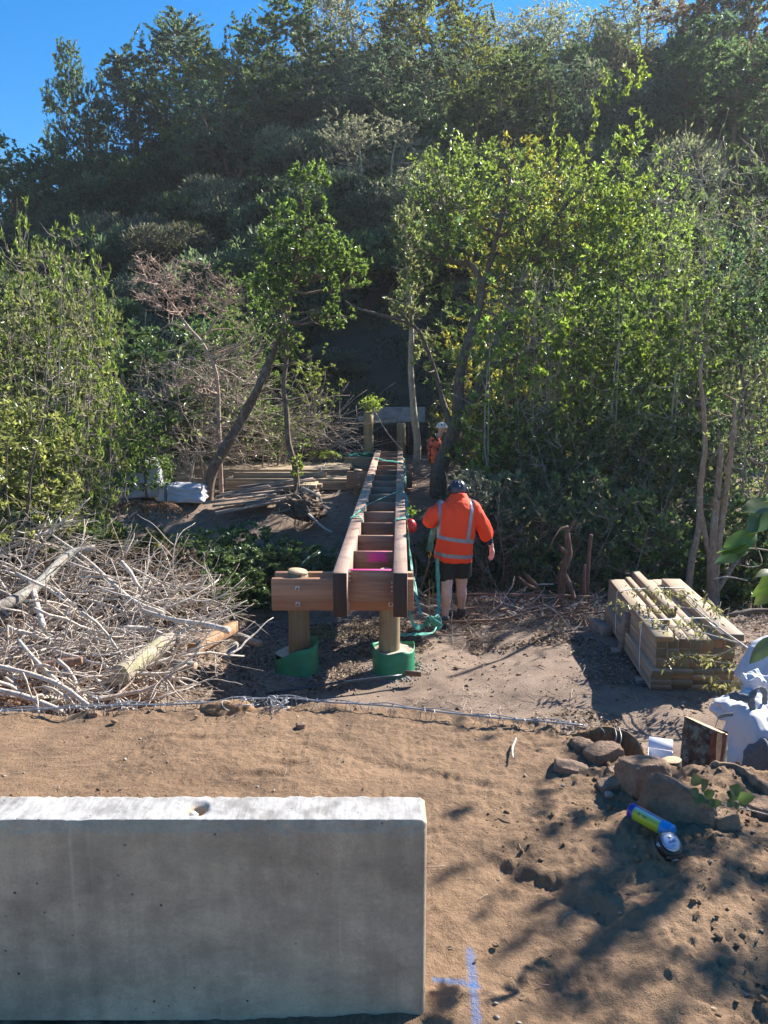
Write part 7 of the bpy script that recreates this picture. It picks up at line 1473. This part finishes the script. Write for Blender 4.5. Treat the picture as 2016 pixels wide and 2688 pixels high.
def tape(src, cuts, name, back=None, off=.004):
    bm = bmesh.new(); bm.from_mesh(src.data); o3 = Vector(tuple(np.array(man.location)))
    for co, no in cuts: bmesh.ops.bisect_plane(bm, geom=bm.verts[:] + bm.edges[:] + bm.faces[:], plane_co=Vector(tuple(co)) - o3, plane_no=Vector(tuple(no)), clear_outer=True)
    bm.normal_update()
    if back: bmesh.ops.delete(bm, geom=[f for f in bm.faces if f.normal.y > .25 or f.calc_center_median().y + o3.y > Dm + .10], context='FACES')
    for v in bm.verts: v.co = v.co + v.normal * off
    me = bpy.data.meshes.new(name); bm.to_mesh(me); bm.free(); me.materials.clear(); me.materials.append(M['tape']); return add(name, me, None, man)
M['tape'] = plain('silver_tape', (.27, .27, .30), .4, .12, 50, .2, Metallic=.35)
def hb(yl0, yr0, yl1, yr1):
    a0, a1 = A(1140, yl0, Dm), A(1245, yr0, Dm); c0, c1 = A(1140, yl1, Dm), A(1245, yr1, Dm); s0 = (a1[2] - a0[2]) / (a1[0] - a0[0]); s1 = (c1[2] - c0[2]) / (c1[0] - c0[0]); L0, L1 = A(1146, 1400, Dm)[0], A(1249, 1400, Dm)[0]
    return [(a0, (-s0, 0, 1)), (c0, (s1, 0, -1)), ((L0 - .03, 0, 0), (-1, 0, 0)), ((L1 + .005, 0, 0), (1, 0, 0))]
tape(shirt, hb(1398, 1413, 1407, 1423), 'reflective_band'); tape(shirt, hb(1442, 1453, 1452, 1463), 'reflective_band')
a0, a1 = A(1235, 1312, Dm), A(1221, 1405, Dm); d = nrm(np.array([a1[0] - a0[0], 0, a1[2] - a0[2]])); nn_ = np.array([-d[2], 0, d[0]])
if nn_[0] < 0: nn_ = -nn_
tape(shirt, [(a0 + nn_ * .038, nn_), (a0, -nn_), ((0, 0, A(1240, 1306, Dm)[2]), (0, 0, 1)), (A(1240, 1411, Dm), (0, 0, -1))], 'reflective_band', back=True, off=.0045)
a0, a1 = A(1150, 1312, Dm), A(1147, 1400, Dm); d = nrm(np.array([a1[0] - a0[0], 0, a1[2] - a0[2]])); nn_ = np.array([abs(d[2]), 0, d[0] if d[2] < 0 else -d[0]]); 
tape(shirt, [(a0 + np.array([.036, 0, 0]), (1, 0, -.03)), (a0 + np.array([.002, 0, 0]), (-1, 0, .03)), ((0, 0, A(1150, 1309, Dm)[2]), (0, 0, 1)), (A(1150, 1400, Dm), (0, 0, -1))], 'reflective_band', back=True, off=.0045)
col_ = loft([(neck[0], neck[1] - .01, neck[2] + z, rx, ry, 0, 0, -.25) for z, rx, ry in ((-.03, .088, .088), (.0, .082, .082), (.03, .077, .077), (.036, .070, .070), (.0, .066, .066))], 32, cap=False); part('collar', *col_, M['hivis'], man, True)
# navy undersleeve on the right arm
addw('undersleeve', remesh([limb([elR, elR * .30 + wrR * .70], [.052, .043])], .008, 2, lambda co: .003 * np.sin(co[:, 2] * 160), 'undersleeve'), fabric('navy_fabric', (.012, .018, .045)), man)
# shorts
kL, kR = A(1171, 1512, 8.39), A(1215, 1508, 8.47)
sh = [loft([(pel[0], pel[1], pel[2] + z, rx, .14) for z, rx in ((-.06, .175), (.03, .185), (.10, .175))], 32, power=2.4), limb([hipL, kL], [.118, .108]), limb([hipR, kR], [.118, .106])]
ms = remesh(sh, .011, 4, lambda co: .006 * fbm(np.column_stack([co[:, 0] * 14, co[:, 1] * 14, co[:, 2] * 5]), 6, 3), 'shorts')
bm = bmesh.new(); bm.from_mesh(ms); bmesh.ops.bisect_plane(bm, geom=bm.verts[:] + bm.edges[:] + bm.faces[:], plane_co=Vector(tuple(A(1190, 1518, 8.42))), plane_no=Vector((.05, 0, -1)), clear_outer=True); bm.to_mesh(ms); bm.free()
addw('shorts', ms, fabric('black_fabric', (.005, .005, .006), .7), man)
# boots and socks
M['boot'] = plain('boot_leather', (.055, .045, .04), .6, .3, 20, .4); M['sock'] = plain('grey_sock', (.22, .21, .21), .9, .2, 90, .4); M['sole'] = plain('boot_sole', (.03, .027, .025), .8)
for an, dx, dy, gzb in ((anL, -.02, 1.0, A(1168, 1651, 8.35)[2]), (anR, -.75, .65, A(1210, 1626, 8.65)[2])):
    d = nrm(np.array([dx, dy, 0])); b0 = np.array([an[0], an[1], gzb]); s = nrm(np.cross(d, [0, 0, 1]))
    ps_ = [limb([b0 + [0, 0, .075], b0 + [0, 0, .13]], [.055, .052]), limb([b0 + [0, 0, .05] - d * .035, b0 + d * .06 + [0, 0, .05], b0 + d * .15 + [0, 0, .045]], [.052, .055, .046])]
    addw('boot', remesh(ps_, .008, 3, lambda co: .002 * fbm(co * 30, 3, 2), 'boot'), M['boot'], man)
    V, F = loft([(b0[0] + d[0] * .055, b0[1] + d[1] * .055, gzb + z, .155 * k_, .056 * k_, math.atan2(d[1], d[0])) for z, k_ in ((0, .97), (.008, 1), (.022, 1), (.026, .96))], 28, power=2.8); part('sole', V, F, M['sole'], man)
    V, F = tube([b0 + [0, 0, .125], b0 + [0, 0, .15], an + [0, 0, .005], an + [0, 0, .018]], [.050, .046, .042, .038], 18, 3); part('sock', V, F, M['sock'], man, True)
# helmet with ear muffs
M['navy'] = plain('navy_plastic', (.016, .022, .045), .35, .2, 12, .05)
def helmet(c, r, mat, parent, brim=.012, tilt=-.2, vents=None):
    n = 32; prof = [(-.30, 1.02), (-.25, 1.05), (-.18, 1.02), (.0, 1.0), (.25, .95), (.5, .82), (.72, .62), (.88, .36), (.95, .08)]
    V, F = loft([(c[0], c[1] + r * z * tilt, c[2] + r * z * 1.05, r * k_, r * k_ * 1.14, 0, 0, -tilt * .5) for z, k_ in prof], n); part('helmet', V, F, mat, parent, True)
    for k in (-.45, 0, .45):
        th = np.linspace(.15, 1.25, 9); pts = [c + np.array([math.sin(k) * r * 1.0 * math.cos(a) * 1.02 + k * .02 * math.sin(a), -math.cos(k) * r * 1.14 * math.cos(a) * 1.02, r * 1.0 * math.sin(a) * .98]) for a in th]; V, F = tube(pts, .0045, 6); part('ridge', V, F, mat, parent, True)
hc = A(1202, 1281, 8.56); helmet(hc, .100, M['navy'], man)
for s in (-1, 1):
    V, F = lump(hc + np.array([s * .098, -.005, -.035]), (.026, .042, .052), amp=.03, det=0, sub=3); part('ear_muff', V, F, M['blk'], man, True)
    V, F = tube([hc + np.array([s * .10, -.005, -.03]), hc + np.array([s * .108, -.01, .01]), hc + np.array([s * .092, -.01, .03])], .006, 6, 3); part('muff_arm', V, F, M['blk'], man, True)
V, F = bevbox(.026, .004, .030, .001); o = add('helmet_badge', mesh_np('helmet_badge', V, F), plain('badge_blue', (.16, .22, .42), .4), man); o.location = tuple(hc + np.array([.008, -.103, .035]) - np.array(man.location)); o.rotation_euler = (-.32, 0, 0)
V, F = lump(hc + np.array([.008, -.1065, .036]), (.006, .002, .009), amp=0, det=0, sub=2); part('badge_mark', V, F, M['carton'], man)

# second worker, half hidden by the forked tree
D2 = 16.9; B_ = lambda x, y, d=0: P(x, y, D2 + d)
man2 = thing('person', 'worker in orange and black camouflage shirt and white helmet, half hidden behind the forked trunk', 'person', tuple(B_(1142, 1283)))
h2, n2 = B_(1160, 1124), B_(1154, 1140); s2a, s2b = B_(1138, 1152, -.12), B_(1150, 1152, .16); p2 = B_(1144, 1208); k2a, k2b = B_(1140, 1240, -.1), B_(1150, 1242, .12); a2a, a2b = B_(1130, 1276, -.12), B_(1150, 1276, .12); e2, w2 = B_(1134, 1180, -.2), B_(1146, 1200, -.24)
bp = [limb([p2, (s2a + s2b) / 2 - [0, 0, .1]], [.11, .09]), limb([(s2a + s2b) / 2, n2, h2], [.06, .05, .055]), ell(h2, (.092, .075, .095)), ell(h2 + [.10, 0, -.02], (.018, .012, .02)), ell(h2 + [.07, 0, -.07], (.035, .035, .03)), limb([p2 + [0, -.08, 0], k2a, a2a], [.09, .065, .045]), limb([p2 + [0, .08, 0], k2b, a2b], [.09, .065, .045]), limb([s2a, e2, w2], [.055, .045, .032]), limb([s2b, s2b + [.05, .1, -.25], s2b + [.2, .05, -.35]], [.055, .045, .03])] + hand(w2, (.9, 0, -.2), (0, -.2, -1), curl=1)
addw('body', remesh(bp, .013, 3), M['skin'], man2)
bt = B_(1142, 1214); rg = [(bt[0] + (s2a[0] - bt[0] + .03) * t_, D2, bt[2] + (n2[2] - .06 - bt[2]) * t_, rx, ry) for t_, rx, ry in ((0, .165, .20), (.25, .165, .20), (.5, .17, .205), (.75, .165, .21), (.9, .13, .17), (1.0, .085, .09))]
def camo():
    b = NB('camouflage_fabric'); v = b.obj(); n = b.noise(v, 13, 2, .5); m = b.ramp(n, [(.49, (0, 0, 0)), (.52, (1, 1, 1))]); b.pbr(b.mix(m, (.80, .16, .07), (.03, .014, .012)), .8); return b.m
addw('shirt', remesh([loft(rg, 28, power=2.4), limb([s2a, e2], [.082, .07]), limb([e2, w2], [.07, .055]), limb([s2b, s2b + [.05, .1, -.25]], [.08, .07])], .014, 3, lambda co: .008 * fbm(co * 8, 5, 3), 'shirt'), camo(), man2)
addw('trousers', remesh([loft([(p2[0], D2, p2[2] + z, .15, .17) for z in (-.06, 0, .06)], 24), limb([p2 + [0, -.08, 0], k2a, a2a], [.11, .085, .065]), limb([p2 + [0, .08, 0], k2b, a2b], [.11, .085, .065])], .014, 3, lambda co: .006 * fbm(co * 9, 5, 3), 'trousers'), fabric('dark_brown_fabric', (.10, .055, .04)), man2)
for a_ in (a2a, a2b): addw('boot', remesh([limb([a_ + [0, 0, .02], a_ - [0, 0, .05], a_ + [.16, 0, -.06]], [.062, .06, .05])], .012, 2, None, 'boot'), M['boot'], man2)
M['white'] = plain('white_plastic', (.78, .80, .80), .35, .05); hc = h2 + np.array([-.005, 0, .03])
V, F = loft([(hc[0] + .03 * (z < -.1), hc[1], hc[2] + .11 * z, .125 * k_, .105 * k_, 0, .05, 0) for z, k_ in ((-.2, 1.0), (0, 1.0), (.3, .93), (.6, .76), (.85, .45), (.95, .1))], 28); part('helmet', V, F, M['white'], man2, True)
for dx, dz in ((-.07, .03), (-.01, .05), (.055, .035)): V, F = lump(hc + np.array([dx, -.095 + abs(dx) * .35, dz]), (.013, .012, .020), amp=0, det=0, sub=2); part('helmet_vent', V, F, M['blk'], man2)
# ------------------------------------------------------------------ the air between here and the hill
V, F = bevbox(360, 400, 34, 0)
hz_m = bpy.data.materials.new('haze'); hz_m.use_nodes = True; n_ = hz_m.node_tree; n_.nodes.clear(); vo_ = n_.nodes.new('ShaderNodeVolumePrincipled'); mo_ = n_.nodes.new('ShaderNodeOutputMaterial')
vo_.inputs['Color'].default_value = (.86, .92, 1, 1); vo_.inputs['Density'].default_value = .0006; vo_.inputs['Anisotropy'].default_value = .35; n_.links.new(vo_.outputs[0], mo_.inputs['Volume'])
hzo = add('haze', mesh_np('haze', V, F), hz_m); hzo.location = (0, 130, 12.5); tag(hzo, kind='stuff')
